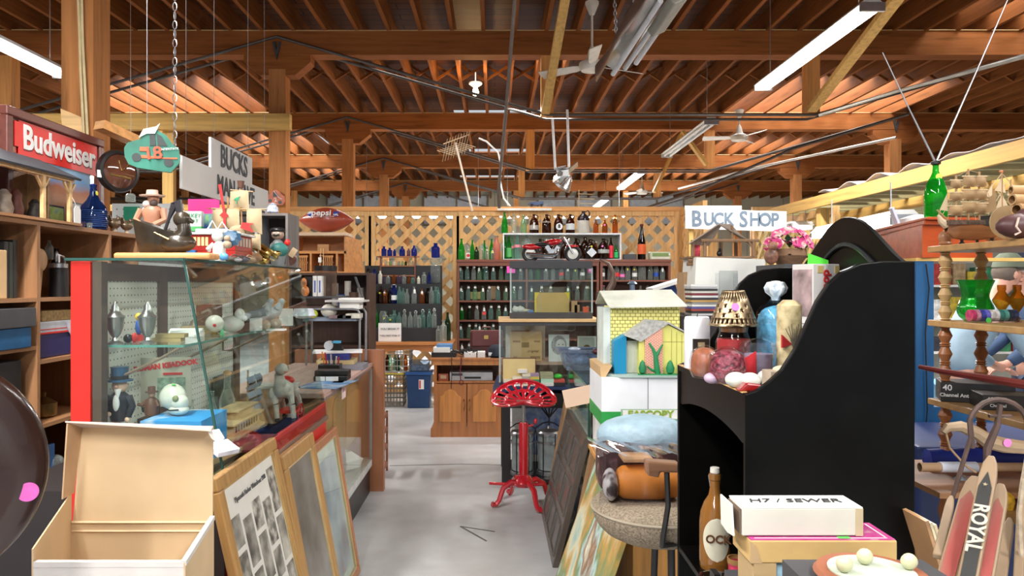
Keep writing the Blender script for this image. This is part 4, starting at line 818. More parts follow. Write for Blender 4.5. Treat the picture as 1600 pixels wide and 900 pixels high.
for i in range(12):
    z0 = (.301,.7065)[i % 2]; c = cols[(i*5) % 13]
    S('small_box',f'{c[0]} box, {ORD[i//2]} from the front on the {["lower deck","glass shelf"][i%2]} of the low counter','box',B(-.06,.06,-.045,.045,0,.05+.03*(i%3)),mat(c[1],.5),(.62+.07*(i%2),4.26+.19*(i//2),z0),random.uniform(-.3,.3),'boxes inside the low glass counter',.001)
t = T('clear_bin','translucent plastic storage bin full of wrapped goods on the glass counter','bin',(X(902,5.0)+.03,4.9,.979)); hb = Z(547,4.9)-.98
part('body',MB().prism([(-.11,0),(.17,0),(.2,hb),(-.15,hb)],'y',0,.26),bglass((.62,.72,.84),(.45,.52,.62)),t); part('rim',B(-.17,.22,-.015,.275,hb-.02,hb),bglass((.7,.78,.88),(.55,.6,.68)),t,bev=.005)
part('contents',MB().ball((0,.13,.07),(.11,.1,.05)).ball((.1,.1,.09),(.06,.08,.05)).ball((-.05,.1,.11),(.06,.08,.04)),mat((.4,.46,.55),.4,scale=30,var=.5),t)
S('foil_ball','crumpled silver blue foil ball beside the peach card','ball',MB().ball((0,0,.05),(.05,.05,.05)),mat((.4,.5,.6),.25,.7,scale=40,bmp=.8),(X(938,4.6),4.6,.979))
S('dark_toy_horse','dark maroon toy horse head poking out beside the dollhouse','toy',MB().ball((0,0,.12),(.03,.03,.045)).ball((-.035,0,.09),(.03,.02,.02)).tube([(0,0,.1),(.02,0,.05),(.01,0,0)],[.03,.03,.035],8),mat((.06,.01,.015),.35),(X(941,4.75),4.75,.979+.05))
S('peach_card','peach coloured cardboard strip poking out beside the copy paper box','card',B(-.11,.11,-.004,.004,-.045,.045),mat((.78,.56,.42),.7,var=.03),P(914,617,3.75),ry=-.21)
# ---- leaning doors and paintings by the aisle
def leaning(name,label,cat,x_top,x_bot,y0,y1,H,group=None,side=1):
    """panel standing on its long edge along Y, leaning towards +x (side 1) or -x; local: u along Y, v up, w out of the face"""
    o = T(name,label,cat,(x_bot,y0,0),0,group); dx = x_top-x_bot; tilt = math.atan2(dx,math.sqrt(max(1e-6,H*H-dx*dx)))
    o.rotation_euler = (0,tilt,0); return o
# face plane is local YZ, front normal -X for side 1
t = leaning('door_panel','dark carved wooden door panel leaning in the aisle, the front one of its stack','door panel',.492,.315,4.03,5.0,.73)
DK = wood((.075,.06,.05),.6,'z',.35,1,.3); part('slab',B(0,.035,0,.97,.0,.73),DK,t,bev=.004)
for i in range(3):
    for j in range(3): part('molding',MB().tube([(-.002,.05+i*.3,.05+j*.225),(-.002,.29+i*.3,.05+j*.225),(-.002,.29+i*.3,.22+j*.225),(-.002,.05+i*.3,.22+j*.225)],.008,5,True),mat((.1,.09,.08),.3),t)
t = leaning('framed_board','narrow brown board edge leaning against the near end of the carved door panel','panel',.53,.385,3.93,4.02,.71); part('board',B(0,.02,0,.09,0,.71),wood((.30,.17,.08),.6,'z'),t)
t = leaning('framed_board','narrow tan edged board, the farther one leaning beyond the door panel','panel',.50,.37,5.03,5.3,.72); part('board',B(0,.02,0,.3,0,.72),wood((.45,.28,.13),.7,'z'),t)
def absf(nt,b):
    blotf([(.62,.68,.5),(.35,.55,.5),(.75,.72,.5),(.6,.35,.08),(.2,.3,.12),(.55,.75,.72),(.3,.14,.06),(.8,.78,.6)],2.6,.35,6,(1,1.2,.8))(nt,b)
t = leaning('abstract_painting','large abstract painting in green, ochre and cream leaning beside the upholstered stool','painting',.575,.315,2.9,3.86,.80); part('canvas',B(0,.02,0,.96,0,.80),pattern('abstract_paint',absf),t); part('edge',B(-.002,.022,.96,.968,0,.80).box(-.002,.022,0,.96,.80,.808),wood((.35,.26,.12),.7,'z'),t)
# ---- wooden cabinet carrying the paper box and the dollhouse
t = T('wood_cabinet','plain orange wooden cabinet carrying the copy paper box','cabinet',(0,0,0)); zk = Z(667,3.2)-.002
CW = wood((.60,.29,.07),.75,'z',.45)
part('carcass',B(.60,.84,3.2,4.0,0,zk),CW,t,bev=.004); part('side_board',B(.575,.60,3.95,4.02,0,1.02),CW,t)
for i,(a_,b_) in enumerate(((.0,.014),(.018,.03),(.034,.05))):
    S('magazine',['white','grey','cream'][i]+' magazine wedged upright beside the cabinet post','magazine',B(.52+a_*1.6,.52+b_*1.6,3.62,3.9,0,.3),mat([(.8,.8,.8),(.4,.42,.45),(.7,.65,.55)][i],.5),(0,0,.70),group='magazines beside the cabinet post')
S('magazine_ledge','small ledge under the upright magazines','shelf',B(.50,.6,3.6,3.94,.68,.70),CW)
YB1 = 3.2; bx0,bx1 = X(940,YB1),X(1072,YB1); zb0,zb1 = Z(665,YB1),Z(590,YB1)
t = T('copy_paper_box','white and green copy paper carton under the dollhouse','box',(0,YB1,zb0)); W_ = mat((.78,.8,.84),.6,var=.03); GN = mat((.02,.32,.06),.5)
part('carton',B(bx0,bx1,0,.4,.058,zb1-zb0),W_,t,bev=.003); part('green_band',B(bx0-.001,bx1+.001,-.001,.401,0,.06),GN,t)
part('logo_panel',B(X(973,YB1),bx1-.02,-.003,-.001,.03,.068),WHITE,t); text('EASCOPY',.043,mat((.25,.4,.03),.5),((X(975,YB1)+.115),-.005,.049),parent=t,bold=.0015,sx=1.08)
part('logo_frame',B(X(970,YB1),bx1,-.0025,-.001,.026,.072),mat((.3,.45,.3),.5),t)
part('flap',MB().prism([(bx0,zb1-zb0),(bx0+.02,zb1-zb0-.0),(bx0+.05,zb1-zb0+.05),(bx0-.004,zb1-zb0+.045)],'y',.02,.38),KRAFT,t); part('seam',B(X(1012,YB1),X(1012.6,YB1),-.002,0,.07,zb1-zb0),DKG,t)
# dollhouse
YD = 3.22; zd = zb1+.001; LP = 1
t = T('dollhouse','yellow shingled toy dollhouse with a brick chimney and grey base board','dollhouse',(0,YD,zd)); s_ = YD/FX
def dx(px): return (px-VX)*s_
def dz(py): return EYE-(py-VY)*s_-zd
part('base_board',MB().prism([(dx(940),.06),(dx(968),-.03),(dx(1074),-.035),(dx(1076),.3),(dx(945),.32)],'z',-.0,.010),mat((.35,.45,.42),.5,scale=6),t)
part('lawn',MB().prism([(dx(995),-.028),(dx(1074),-.033),(dx(1074),.05),(dx(1000),.05)],'z',.010,.014),mat((.02,.25,.08),.7,bmp=.4),t)
YW = pattern('yellow_shingle',brickf((.78,.74,.25),(.72,.68,.22),(.25,.22,.05),26,.6,.42,.045)); YP = mat((.68,.66,.18),.6,var=.04)
part('upper_wall',B(dx(960),dx(1071),.10,.3,.01,dz(480)),YW,t); part('side_wall',B(dx(948),dx(959.5),.102,.3,.01,dz(482)),mat((.6,.66,.62),.6),t)
part('blue_side',MB().prism([(dx(961),.011),(dx(980),.011),(dx(980),dz(527)),(dx(978),dz(524)),(dx(961),dz(534))],'y',.02,.1),mat((.0,.22,.42),.5,var=.03),t)
part('front_door',B(dx(980.5),dx(999),.055,.1,.011,dz(534)),mat((.62,.64,.55),.6),t)
part('porch_wall',MB().prism([(dx(999),.011),(dx(1071),.011),(dx(1071),dz(521)),(dx(1043),dz(507)),(dx(999),dz(533))],'y',.01,.1),YP,t)
part('chimney',MB().prism([(dx(1008),.012),(dx(1036),.012),(dx(1035),dz(512)),(dx(1008),dz(529))],'y',.0,.0098),pattern('toy_brick',brickf((.62,.16,.08),(.55,.12,.06),(.78,.72,.6),60,.9,.35,.05)),t)
mb = MB(); pts = [(1030,596),(1026,575),(1024,555),(1020,545),(1014,536)]; GV = mat((.01,.2,.07),.6)
mb.tube([(dx(x),-.004,dz(y)) for x,y in pts],[.012,.012,.009,.006,.004],6).tube([(dx(1026),-.004,dz(555)),(dx(1031),-.004,dz(545)),(dx(1035),-.004,dz(538))],[.007,.005,.003],6).tube([(dx(1027),-.004,dz(580)),(dx(1018),-.004,dz(578)),(dx(1011),-.004,dz(572))],[.007,.005,.003],6)
part('painted_vine',mb,GV,t)
part('bush',MB().lathe([(.001,.012),(.014,.02),(.017,.04),(.009,.065),(.001,.075)],(dx(1003),-.012,0),10),GV,t); part('bush',MB().lathe([(.001,.012),(.016,.02),(.019,.04),(.01,.065),(.001,.075)],(dx(1046),-.014,0),10),GV,t)
for q in (1050,1058,1066): part('trim',B(dx(q)-.0007,dx(q)+.0007,.0085,.0098,.012,dz(512+(q-1043)*.5)),mat((.3,.29,.08),.6),t)
part('trim',B(dx(1037),dx(1071),.0085,.0097,dz(534)-.001,dz(534)),mat((.3,.29,.08),.6),t)
RF = pattern('worn_roof',blotf([(.42,.43,.36),(.62,.63,.54),(.7,.71,.62)],5,.6)); GR = mat((.4,.4,.38),.7,scale=60,var=.3)
part('main_roof',MB().add([(dx(955),.06,dz(482)),(dx(1079),.06,dz(480)),(dx(1066),.2,dz(455)),(dx(947),.2,dz(457)),(dx(955),.06,dz(482)+.006),(dx(1079),.06,dz(480)+.006),(dx(1066),.2,dz(455)+.006),(dx(947),.2,dz(457)+.006)],[(0,1,2,3),(4,7,6,5),(0,4,5,1),(1,5,6,2),(2,6,7,3),(3,7,4,0)]),RF,t)
part('main_roof',MB().add([(dx(947),.34,dz(478)),(dx(1075),.34,dz(476)),(dx(1066),.2,dz(455)),(dx(947),.2,dz(457)),(dx(947),.34,dz(478)+.006),(dx(1075),.34,dz(476)+.006),(dx(1066),.2,dz(455)+.006),(dx(947),.2,dz(457)+.006)],[(0,1,2,3),(4,7,6,5),(0,4,5,1),(1,5,6,2),(2,6,7,3),(3,7,4,0)]),RF,t)
part('porch_roof',MB().prism([(dx(977),dz(525)),(dx(999),dz(533)),(dx(1001),dz(534.5)),(dx(1044),dz(506)),(dx(1073),dz(521)),(dx(1073),dz(519)),(dx(1044),dz(503)),(dx(1016),dz(500)),(dx(1014),dz(500))],'y',-.003,.1),GR,t)
# ================================================================ left side
Y0,Y1 = 2.45,3.9; CT = 1.638
def cxf(z): return -1.035+(CT-z)*.185        # sloping aisle glass: x of the front at height z
t = T('display_cabinet','big red-trimmed glass display cabinet with sloping front glass and pegboard back','display cabinet',(0,0,0))
xb = -1.36; fz = .86; RP = mat((.60,.022,.014),.4,var=.06)
part('glass_top',B(X(110,Y0)-.01,-1.03,Y0-.01,Y1+.01,CT-.006,CT),PANE,t)
part('top_edge',B(X(110,Y0)-.012,-1.028,Y0-.014,Y0-.010,CT-.008,CT+.001).box(-1.03,-1.026,Y0-.014,Y1+.01,CT-.008,CT+.001),EDGE,t)
part('corner_post',B(X(110,Y0),X(141,Y0),Y0,Y0+.09,0,CT-.01),RP,t,bev=.002)
part('side_stile',B(X(142,Y0),X(156,Y0),Y0+.01,Y0+.05,.2,CT-.01),wood((.10,.06,.04),.6,'z'),t)
PEG = pattern('pegboard',pegf((.74,.73,.67),(.06,.05,.04),.0254,1,2))
part('pegboard',B(xb-.012,xb,Y0+.05,Y1,fz,CT-.03),PEG,t)
for y in (3.0,3.86): part('back_stile',B(xb-.002,xb+.012,y-.035,y+.035,fz,CT-.03),wood((.10,.05,.03),.6,'z'),t)
part('back_rail',B(xb-.012,xb+.01,Y0+.05,Y1,CT-.075,CT-.012),wood((.09,.045,.03),.6,'y'),t)
part('glass_pane',MB().prism([(X(143,Y0),fz),(cxf(fz),fz),(cxf(CT-.01),CT-.01),(X(143,Y0),CT-.01)],'y',Y0,Y0+.005),PANE,t)
part('glass_pane',MB().prism([(xb,fz),(cxf(fz),fz),(cxf(CT-.01),CT-.01),(xb,CT-.01)],'y',Y1-.005,Y1),PANE,t)
mb = MB().prism([(cxf(fz),fz),(cxf(fz)+.005,fz),(cxf(CT-.01)+.005,CT-.01),(cxf(CT-.01),CT-.01)],'y',Y0,Y1)
part('front_glass',mb,PANE,t)
part('glass_joint',MB().bar((cxf(.80),Y0,.80),(cxf(CT),Y0,CT),.007,.007),EDGE,t)
part('deck',B(xb,cxf(fz)+.01,Y0,Y1,fz-.02,fz),wood((.16,.10,.07),.6,'y'),t)
part('front_board',MB().prism([(-.915,.925),(-.90,.925),(-.895,.52),(-.915,.52)],'y',Y0+.02,Y1+.02),RP,t,bev=.002)
part('front_groove',B(-.9005,-.8985,Y0+.3,Y1-.2,.86,.863),mat((.55,.05,.03),.4),t)
part('plinth',B(-1.68,-.93,Y0+.01,Y1,0,.86),mat((.02,.015,.015),.6),t)
part('end_cap',MB().prism([(X(143,Y0),.84),(-.90,.84),(-.90,.5),(X(143,Y0),.5)],'y',Y0-.004,Y0+.01),mat((.03,.02,.02),.5),t)
shz = 1.345
part('glass_shelf',MB().prism([(xb+.005,Y0+.06),(-1.06,Y0+.06),(-1.06,Y1-.06),(xb+.005,Y1-.06)],'z',shz-.008,shz),PANE,t)
part('shelf_edge',B(xb+.005,-1.06,Y0+.056,Y0+.06,shz-.008,shz).box(-1.062,-1.058,Y0+.06,Y1-.06,shz-.008,shz),mat((.1,.3,.25),.2),t)
for y in (Y0+.11,3.0,3.65):
    part('bracket',MB().tube([(xb+.012,y,shz-.01),(xb+.012,y,shz-.12),(xb+.05,y,shz-.12),(xb+.2,y,shz-.05),(xb+.27,y,shz-.012)],.006,6),mat((.35,.25,.18),.4,.5),t)
# things on the glass shelf
PW = mat((.42,.42,.41),.28,.9)
def shaker(label,x,y):
    t = T('pewter_shaker',label,'shaker',(x,y,shz),0,'pewter shakers on the glass shelf')
    part('body',MB().lathe([(.026,0),(.026,.004),(.012,.012),(.009,.022),(.018,.035),(.027,.06),(.029,.085),(.031,.09)],n=20),PW,t)
    part('lid',MB().lathe([(.033,.09),(.033,.094),(.02,.105),(.013,.118),(.012,.13),(.006,.14),(.005,.147),(.001,.15)],n=20),PW,t)
shaker('pewter shaker nearest the red corner post',X(180,Y0+.1),Y0+.1); shaker('pewter shaker beside the red and black toy',X(226,Y0+.1),Y0+.12)
S('toy_helmet','tiny black and red toy helmet between the pewter shakers','toy',MB().ball((0,0,.014),(.016,.014,.016)),BLACK,(X(200,2.62),2.62,shz))
S('toy_hat','small red toy cap between the pewter shakers','toy',MB().ball((0,0,.016),(.01,.012,.018)),RED,(X(208,2.62),2.63,shz))
t = T('bird_figurine','small yellow and blue bird figurine behind the second pewter shaker','figurine',(X(217,2.7),2.7,shz)); part('body',MB().ball((0,0,.05),(.013,.012,.03)),mat((.03,.1,.4),.4),t); part('head',MB().ball((0,0,.088),(.014,.012,.014)),mat((.8,.45,.03),.4),t); part('base',B(-.015,.015,-.012,.012,0,.022),RED,t)
def shelfitem(name,label,cat,px,y,mb,m,rz=0,g=None,z=None): return S(name,label,cat,mb,m,(X(px,y),y,shz if z is None else z),rz,g)
for i,(px,h) in enumerate(((255,.016),(256,.03))):
    S('leather_book',['small gilt-edged book, lower of the pair on the glass shelf','thin gilt book on top of the other'][i],'book',B(-.05,.05,-.02,.03,0,.014),mat((.45,.33,.14),.4,.3),(X(px,2.62)+.01*i,2.66,shz+.0145*i),.1)
for i in range(4):
    S('folded_map',f'folded pale paper booklet, {ORD[i]} up in the loose pile behind the gilt books','booklet',B(-.06,.06,-.03,.03,0,.007),PAPER,(X(292,2.95),2.95,shz+.0075*i),.2*i-.3,'paper booklets on the glass shelf')
t = T('wooden_box','dark wooden box with a carved lid leaning open on the glass shelf','box',(X(322,3.15),3.18,shz)); part('board',B(-.055,.055,0,.012,0,.12),wood((.13,.07,.045),.6,'z'),t); part('box',B(-.08,.05,-.1,-.03,0,.03),wood((.28,.2,.1),.6,'x'),t)
t = T('egg_ornament','white porcelain egg box with a red flower on gilt feet','ornament',(X(331,3.0),3.03,shz)); part('egg',MB().ball((0,0,.045),(.038,.034,.036)),mat((.72,.68,.6),.25),t); part('flower',MB().ball((.012,-.033,.04),(.007,.003,.007),8,5),RED,t); part('feet',MB().lathe([(.02,0),(.012,.006),(.01,.012)],n=8),BRASS,t)
S('green_tag','tiny green price sticker card beside the white hen','card',MB().prism([(-.01,0),(.01,0),(0,.035)],'y',0,.002),mat((.1,.7,.3),.5),(X(344,3.02),3.04,shz))
t = T('hen_figurine','white ceramic hen dish on the glass shelf','figurine',(X(362,3.2),3.2,shz)); CER = mat((.72,.71,.67),.3)
part('body',MB().ball((0,0,.035),(.055,.038,.036)),CER,t); part('head',MB().ball((.035,0,.075),(.022,.02,.028)).ball((.052,0,.06),(.016,.014,.014)),CER,t); part('tail',MB().ball((-.05,0,.06),(.02,.02,.022)),CER,t)
S('dark_box','dark little jewelry box behind the dove figurines','box',B(-.03,.03,-.02,.02,0,.06),wood((.10,.07,.06),.6),(X(384,3.4),3.4,shz))
def dove(label,px,y,s=1,flip=1,tail=True):
    t = T('dove_figurine',label,'figurine',(X(px,y),y,shz),0,'dove figurines'); t.scale = (s*flip,s,s); DV = mat((.62,.64,.66),.3)
    part('body',MB().ball((0,0,.075),(.062,.03,.034)).xf(Matrix.Rotation(-.35,4,'Y')),DV,t); part('head',MB().ball((.035,0,.138),(.017,.015,.018)).tube([(.015,0,.1),(.033,0,.13)],[.026,.015],10),DV,t)
    if tail: part('wing',MB().tube([(.02,-.02,.09),(-.05,-.022,.075),(-.13,-.01,.045)],[.024,.02,.004],8),mat((.5,.53,.57),.35),t)
    part('beak',MB().lathe([(.005,0),(.0005,.014)],(0,0,0),8,ax='x').xf(Matrix.Translation((.05,0,.137))),mat((.5,.35,.2),.4),t)
    part('stump',MB().ball((0,0,.02),(.035,.025,.03)),mat((.62,.48,.38),.4),t)
dove('larger grey-white dove figurine with a long wing',412,3.4,.92); dove('upright grey-white dove figurine beside the bigger dove',430,3.55,.9,1,False)
for i,(px,y,w_,h) in enumerate(((400,3.3,.022,.055),(447,3.7,.03,.085),(432,3.3,.04,.008))):
    S('white_box',['small cream box under the dove wing','white box at the far end of the glass shelf','white folded cloth lying before the doves'][i],'box',B(-w_,w_,-.02,.02,0,h),PAPER,(X(px,y),y,shz))
S('shell','fluted seashell on the case floor of the glass shelf end','shell',MB().lathe([(.001,.06),(.02,.05),(.035,.02),(.04,0)],n=16,lobes=8,amp=.08),mat((.5,.4,.3),.4),(X(300,3.2),3.25,shz))
# deck things
S('white_carton','white carton lying flat inside the cabinet under the top-hat figure','box',B(-1.355,-1.2,Y0+.03,2.75,fz,.975),WHITE)
t = S('blue_box','bright blue and white box lying under the skull bank','box',B(-1.195,-.99,Y0+.03,2.72,fz,1.09),pattern('blue_print',blotf([(.75,.77,.8),(.03,.3,.7),(.03,.32,.75),(.04,.35,.78),(.03,.2,.5)],5)))
# top-hat figurine
yf = Y0+.12; t = T('top_hat_figurine','bearded top-hat figurine in a black coat and grey trousers inside the cabinet','figurine',(X(187,yf),yf,.976)); s_ = 1
part('legs',MB().tube([(-.012,0,.03),(-.015,0,.12)],[.013,.018],8).tube([(.014,0,.03),(.012,0,.12)],[.013,.018],8),mat((.45,.43,.4),.5),t)
part('coat',MB().lathe([(.03,.1),(.038,.13),(.034,.16),(.036,.185),(.012,.205)],n=14,sy=.75).tube([(-.03,0,.185),(-.048,-.006,.15),(-.03,-.03,.13)],[.015,.013,.011],8).tube([(.03,0,.185),(.046,-.004,.15),(.035,-.012,.115)],[.015,.013,.011],8),mat((.02,.022,.03),.3),t)
part('shirt',MB().ball((0,-.024,.165),(.012,.01,.03)),WHITE,t)
part('head',MB().ball((0,0,.222),(.026,.024,.026)),mat((.62,.4,.28),.45),t); part('nose',MB().ball((.003,-.027,.222),(.006,.008,.006),8,6),mat((.62,.35,.24),.45),t)
part('beard',MB().tube([(.004,-.02,.212),(.006,-.026,.18)],[.012,.003],8),WHITE,t); part('hand',MB().ball((-.022,-.036,.128),(.011,.009,.009)).ball((.035,-.016,.106),(.01,.009,.01)),mat((.62,.42,.3),.45),t)
part('hat',MB().lathe([(.044,.238),(.044,.243),(.027,.245),(.029,.285),(.031,.288),(.001,.289)],n=18),mat((.03,.1,.2),.3),t); part('hat_band',MB().lathe([(.029,.246),(.029,.258)],n=18,cap=False),BLACK,t)
part('base',MB().lathe([(.04,0),(.04,.02),(.03,.03),(.001,.03)],n=16),RED,t)
t = T('comic_magazine','comic magazine with jagged red title standing behind the skull bank','magazine',(X(250,2.72)-.005,2.78,1.09),.15); part('cover',B(-.09,.09,0,.008,0,.185).xf(Matrix.Rotation(-.0,4,'Y')),mat((.5,.46,.36),.5),t)
text('ROMAN KEADOOK',.026,RED,(0,-.002,.155),parent=t,bold=.0015,rot=(PI/2,-.12,0)); part('cover_art',B(-.03,.07,-.003,0,.02,.11),mat((.2,.28,.2),.5,scale=40,var=.6),t); part('caption',B(-.01,.06,-.003,0,.12,.128),RED,t)
t = T('mini_figure','small figurine in a brown hat and coat beside the skull bank','figurine',(X(237,2.6),2.6,1.091)); BRN = mat((.12,.05,.03),.5)
part('coat',MB().lathe([(.022,0),(.024,.03),(.018,.055),(.01,.062)],n=12).tube([(-.015,0,.05),(-.03,-.01,.035),(-.04,-.02,.04)],[.008,.007,.006],7).tube([(.015,0,.05),(.028,-.01,.03)],[.008,.007],7),BRN,t); part('head',MB().ball((0,0,.073),(.012,.012,.013)),mat((.45,.27,.18),.5),t); part('hat',MB().lathe([(.022,.08),(.022,.083),(.013,.084),(.012,.1),(.001,.101)],n=14),BRN,t)
t = T('skull_bank','white ceramic skull with dark grin inside the cabinet','skull',(X(273,2.6),2.6,1.091),-.5); BN = mat((.70,.70,.60),.35)
part('cranium',MB().ball((-.01,0,.062),(.05,.042,.048)),BN,t); part('jaw',MB().ball((.02,0,.02),(.04,.032,.02)),BN,t); part('face',MB().ball((.028,0,.045),(.028,.03,.03)),BN,t)
part('eye_socket',MB().ball((.035,-.024,.062),(.012,.01,.012),10,6),mat((.25,.26,.12),.5),t); part('grin',MB().tube([(-.01,-.037,.03),(.02,-.036,.022),(.05,-.024,.025)],.0025,6),BLACK,t); part('price_sticker',MB().ball((.01,-.012,.108),(.008,.006,.003),8,5),mat((.1,.7,.1),.5),t)
S('green_bottle_toy','dark green toy behind the top-hat figurine','toy',MB().ball((0,0,.04),(.03,.03,.04)),mat((.02,.09,.05),.4),(X(215,2.85),2.85,fz+.18)); S('toy_stand','dark stand under the green toy','stand',B(-.05,.05,-.05,.05,0,.18),BRN,(X(215,2.85),2.85,fz))
# deck of the aisle side: riverboat, glasses, ship, camel-like toy horse
t = T('riverboat_model','wooden riverboat model with a striped flag inside the cabinet','model boat',(-1.10,3.08,fz)); WD = wood((.45,.30,.16),.7,'y'); 
part('hull',MB().sheet(lambda u,v: ((v-.5)*.15*math.sin(PI*min(1,u*1.15+.08))**.5,-.28+.56*u,.075-.07*(1-(2*v-1)**2)),14,8,.004),wood((.25,.17,.1),.6,'y'),t)
part('deck',MB().prism([(0,-.28),(.07,-.15),(.075,.2),(.0,.27),(-.075,.2),(-.07,-.15)],'z',.07,.08),WD,t)
part('cabin',B(-.05,.05,-.12,.2,.08,.125),WD,t); part('roof',B(-.065,.065,-.15,.23,.125,.132),wood((.5,.36,.2),.7,'y'),t)
part('upper_cabin',B(-.035,.035,-.03,.16,.132,.165),WD,t); part('upper_roof',B(-.05,.05,-.06,.19,.165,.172),wood((.5,.36,.2),.7,'y'),t)
mb = MB(); 
for i in range(9): mb.box(.0501,.052,-.1+i*.032,-.085+i*.032,.09,.115)
part('window',mb,BLACK,t); part('flag_staff',MB().tube([(.0,-.27,.08),(.02,-.3,.17)],.002,5),WD,t); part('flag',B(.021,.023,-.36,-.3,.11,.165),pattern('striped_flag',brickf((.6,.05,.04),(.6,.05,.04),(.75,.72,.65),60,9,.4,.22,(0,2))),t)
t = T('sailboat_model','blue-sailed ship model standing between the glasses and the toy horse','model boat',(-1.13,3.42,fz)); BS = mat((.17,.25,.36),.6)
part('hull',MB().ball((0,0,.03),(.03,.12,.03)),wood((.3,.18,.1),.6),t); part('mast',MB().tube([(0,-.05,.03),(0,-.05,.30)],.004,6).tube([(0,.05,.03),(0,.05,.27)],.004,6),WD,t)
for y,w_ in ((-.05,1),(.05,.9)):
    for z in (.07,.14,.21): part('sail',MB().sheet(lambda u,v: (.012*math.sin(PI*v)+.01,y+(u-.5)*.1*w_,z+.06*v),6,5,.002),BS,t)
t = T('cork_bottle','clear corked bottle among the glassware inside the cabinet','bottle',(-1.17,3.22,fz+.0)); part('body',MB().lathe([(.03,0),(.033,.02),(.033,.19),(.015,.24),(.014,.3)],n=16),GL['clear'],t); part('stopper',MB().ball((0,0,.305),(.018,.018,.012)),wood((.5,.3,.15),.7),t)
for i,(x,y,h,c) in enumerate(((-1.28,2.95,.09,'clear'),(-1.22,2.93,.1,'clear'),(-1.27,3.05,.14,'clear'),(-1.2,3.08,.16,'clear'),(-1.30,3.15,.2,'clear'),(-1.25,3.25,.22,'clear'),(-1.3,2.85,.07,'green'),(-1.21,3.4,.1,'clear'))):
    bottle('jar' if i < 4 or i > 5 else 'beer',c,.028,h,(x,y,fz),f'{c} drinking glass, {ORD[i]} deep in the glassware on the cabinet deck','glassware inside the display cabinet',[('label',PAPER,.2,.4)] if i in (2,5) else [],name='drinking_glass',cat='glass',n=12)
S('tan_box','tan box with painted card leaning behind the riverboat','box',B(-.08,.08,-.1,.1,0,.12),mat((.3,.27,.12),.7),(-1.2,2.78,fz))
for i,c in enumerate(((.02,.1,.05),(.3,.25,.12),(.05,.06,.05),(.35,.28,.16))):
    S('slim_book',['dark green','tan','black','khaki'][i]+' slim book lying in the cabinet pile before the riverboat','book',B(-.09,.09,-.13,.13,0,.019),mat(c,.5),(-1.06,2.66,fz+.02*i),.3-.15*i,'books on the cabinet deck')
S('maroon_carriage','dark red lattice toy carriage on the cabinet deck','toy',MB().box(-.08,.08,-.15,.15,.01,.02).box(-.08,.08,-.15,.15,.06,.068).box(-.08,-.07,-.15,.15,.0,.06).box(.07,.08,-.15,-.14,.0,.06).box(.07,.08,.14,.15,.0,.06).box(.07,.08,-.01,.01,.0,.06),mat((.12,.01,.02),.4),(-.985,2.92,fz))
t = T('jointed_horse','jointed white wooden toy horse with a red saddle sitting in the cabinet','toy horse',(-1.04,3.62,fz+.09)); HW = mat((.62,.60,.54),.4,scale=30,var=.25)
part('body',MB().ball((0,0,.09),(.05,.075,.05)),HW,t); part('neck',MB().tube([(.0,-.05,.11),(.0,-.07,.17)],[.03,.022],10),HW,t); part('head',MB().ball((.015,-.08,.195),(.03,.045,.028)),HW,t)
part('eye',MB().ball((.04,-.07,.2),(.005,.008,.008),8,5),BLACK,t); part('mouth',MB().tube([(.035,-.11,.185),(.043,-.08,.18)],.002,5),RED,t); part('saddle',MB().ball((.01,.02,.128),(.04,.035,.022)),RED,t)
for x,y,d in ((.04,-.03,0),(.045,.05,.03),(-.04,-.03,0),(-.04,.05,.03)):
    part('leg',MB().ball((x,y,.07),(.02,.02,.03)).tube([(x+.005,y,.06),(x+.012,y+d,.02)],[.017,.013],8).tube([(x+.012,y+d,.015),(x+.02,y+d*1.7,-.05)],[.014,.012],8),HW,t); part('hoof',MB().ball((x+.02,y+d*1.7,-.06),(.014,.016,.01)),BLACK,t)
S('red_wheel_cart','red spoked cart wheels under the toy horse','toy cart',MB().tube([(0,.05*math.cos(q),.05+.05*math.sin(q)) for q in [k*PI/8 for k in range(16)]],.004,6,True).tube([(.0,-.05,.05),(0,.05,.05)],.003,5).tube([(.0,0,0),(0,0,.1)],.003,5).box(-.1,-.01,-.06,.06,.06,.075),RED,(-.965,3.66,fz))
S('wood_block','brown stepped wooden block behind the toy horse','block',MB().box(-.1,.08,-.06,.06,0,.12).box(-.06,.06,-.05,.05,.12,.17),wood((.3,.15,.07),.6),(-1.17,3.72,fz)); S('newspaper','folded grey newspaper lying on the wooden block','newspaper',B(-.12,.13,-.07,.07,0,.012),mat((.5,.5,.48),.7,scale=50,var=.4),(-1.13,3.74,fz+.171),.2)
S('antique_picture','dark old framed picture standing at the back of the cabinet','picture',B(-.01,.01,-.12,.12,0,.25),mat((.07,.08,.06),.4,scale=20,var=.6),(-1.33,3.62,fz)); S('blue_pitcher','blue enamel pitcher on its stand at the far end of the cabinet','pitcher',MB().lathe([(.02,.0),(.04,.03),(.042,.08),(.02,.13),(.024,.17),(.01,.17)],n=16).tube([(.03,0,.14),(.06,0,.1),(.04,0,.05)],.005,6),mat((.05,.17,.25),.25),(-1.24,3.82,fz+.0)); S('glue_bottle','small white squeeze bottle at the far end of the cabinet','bottle',MB().lathe([(.015,0),(.016,.06),(.006,.075),(.002,.1)],n=12),WHITE,(-1.07,3.84,fz+.0))
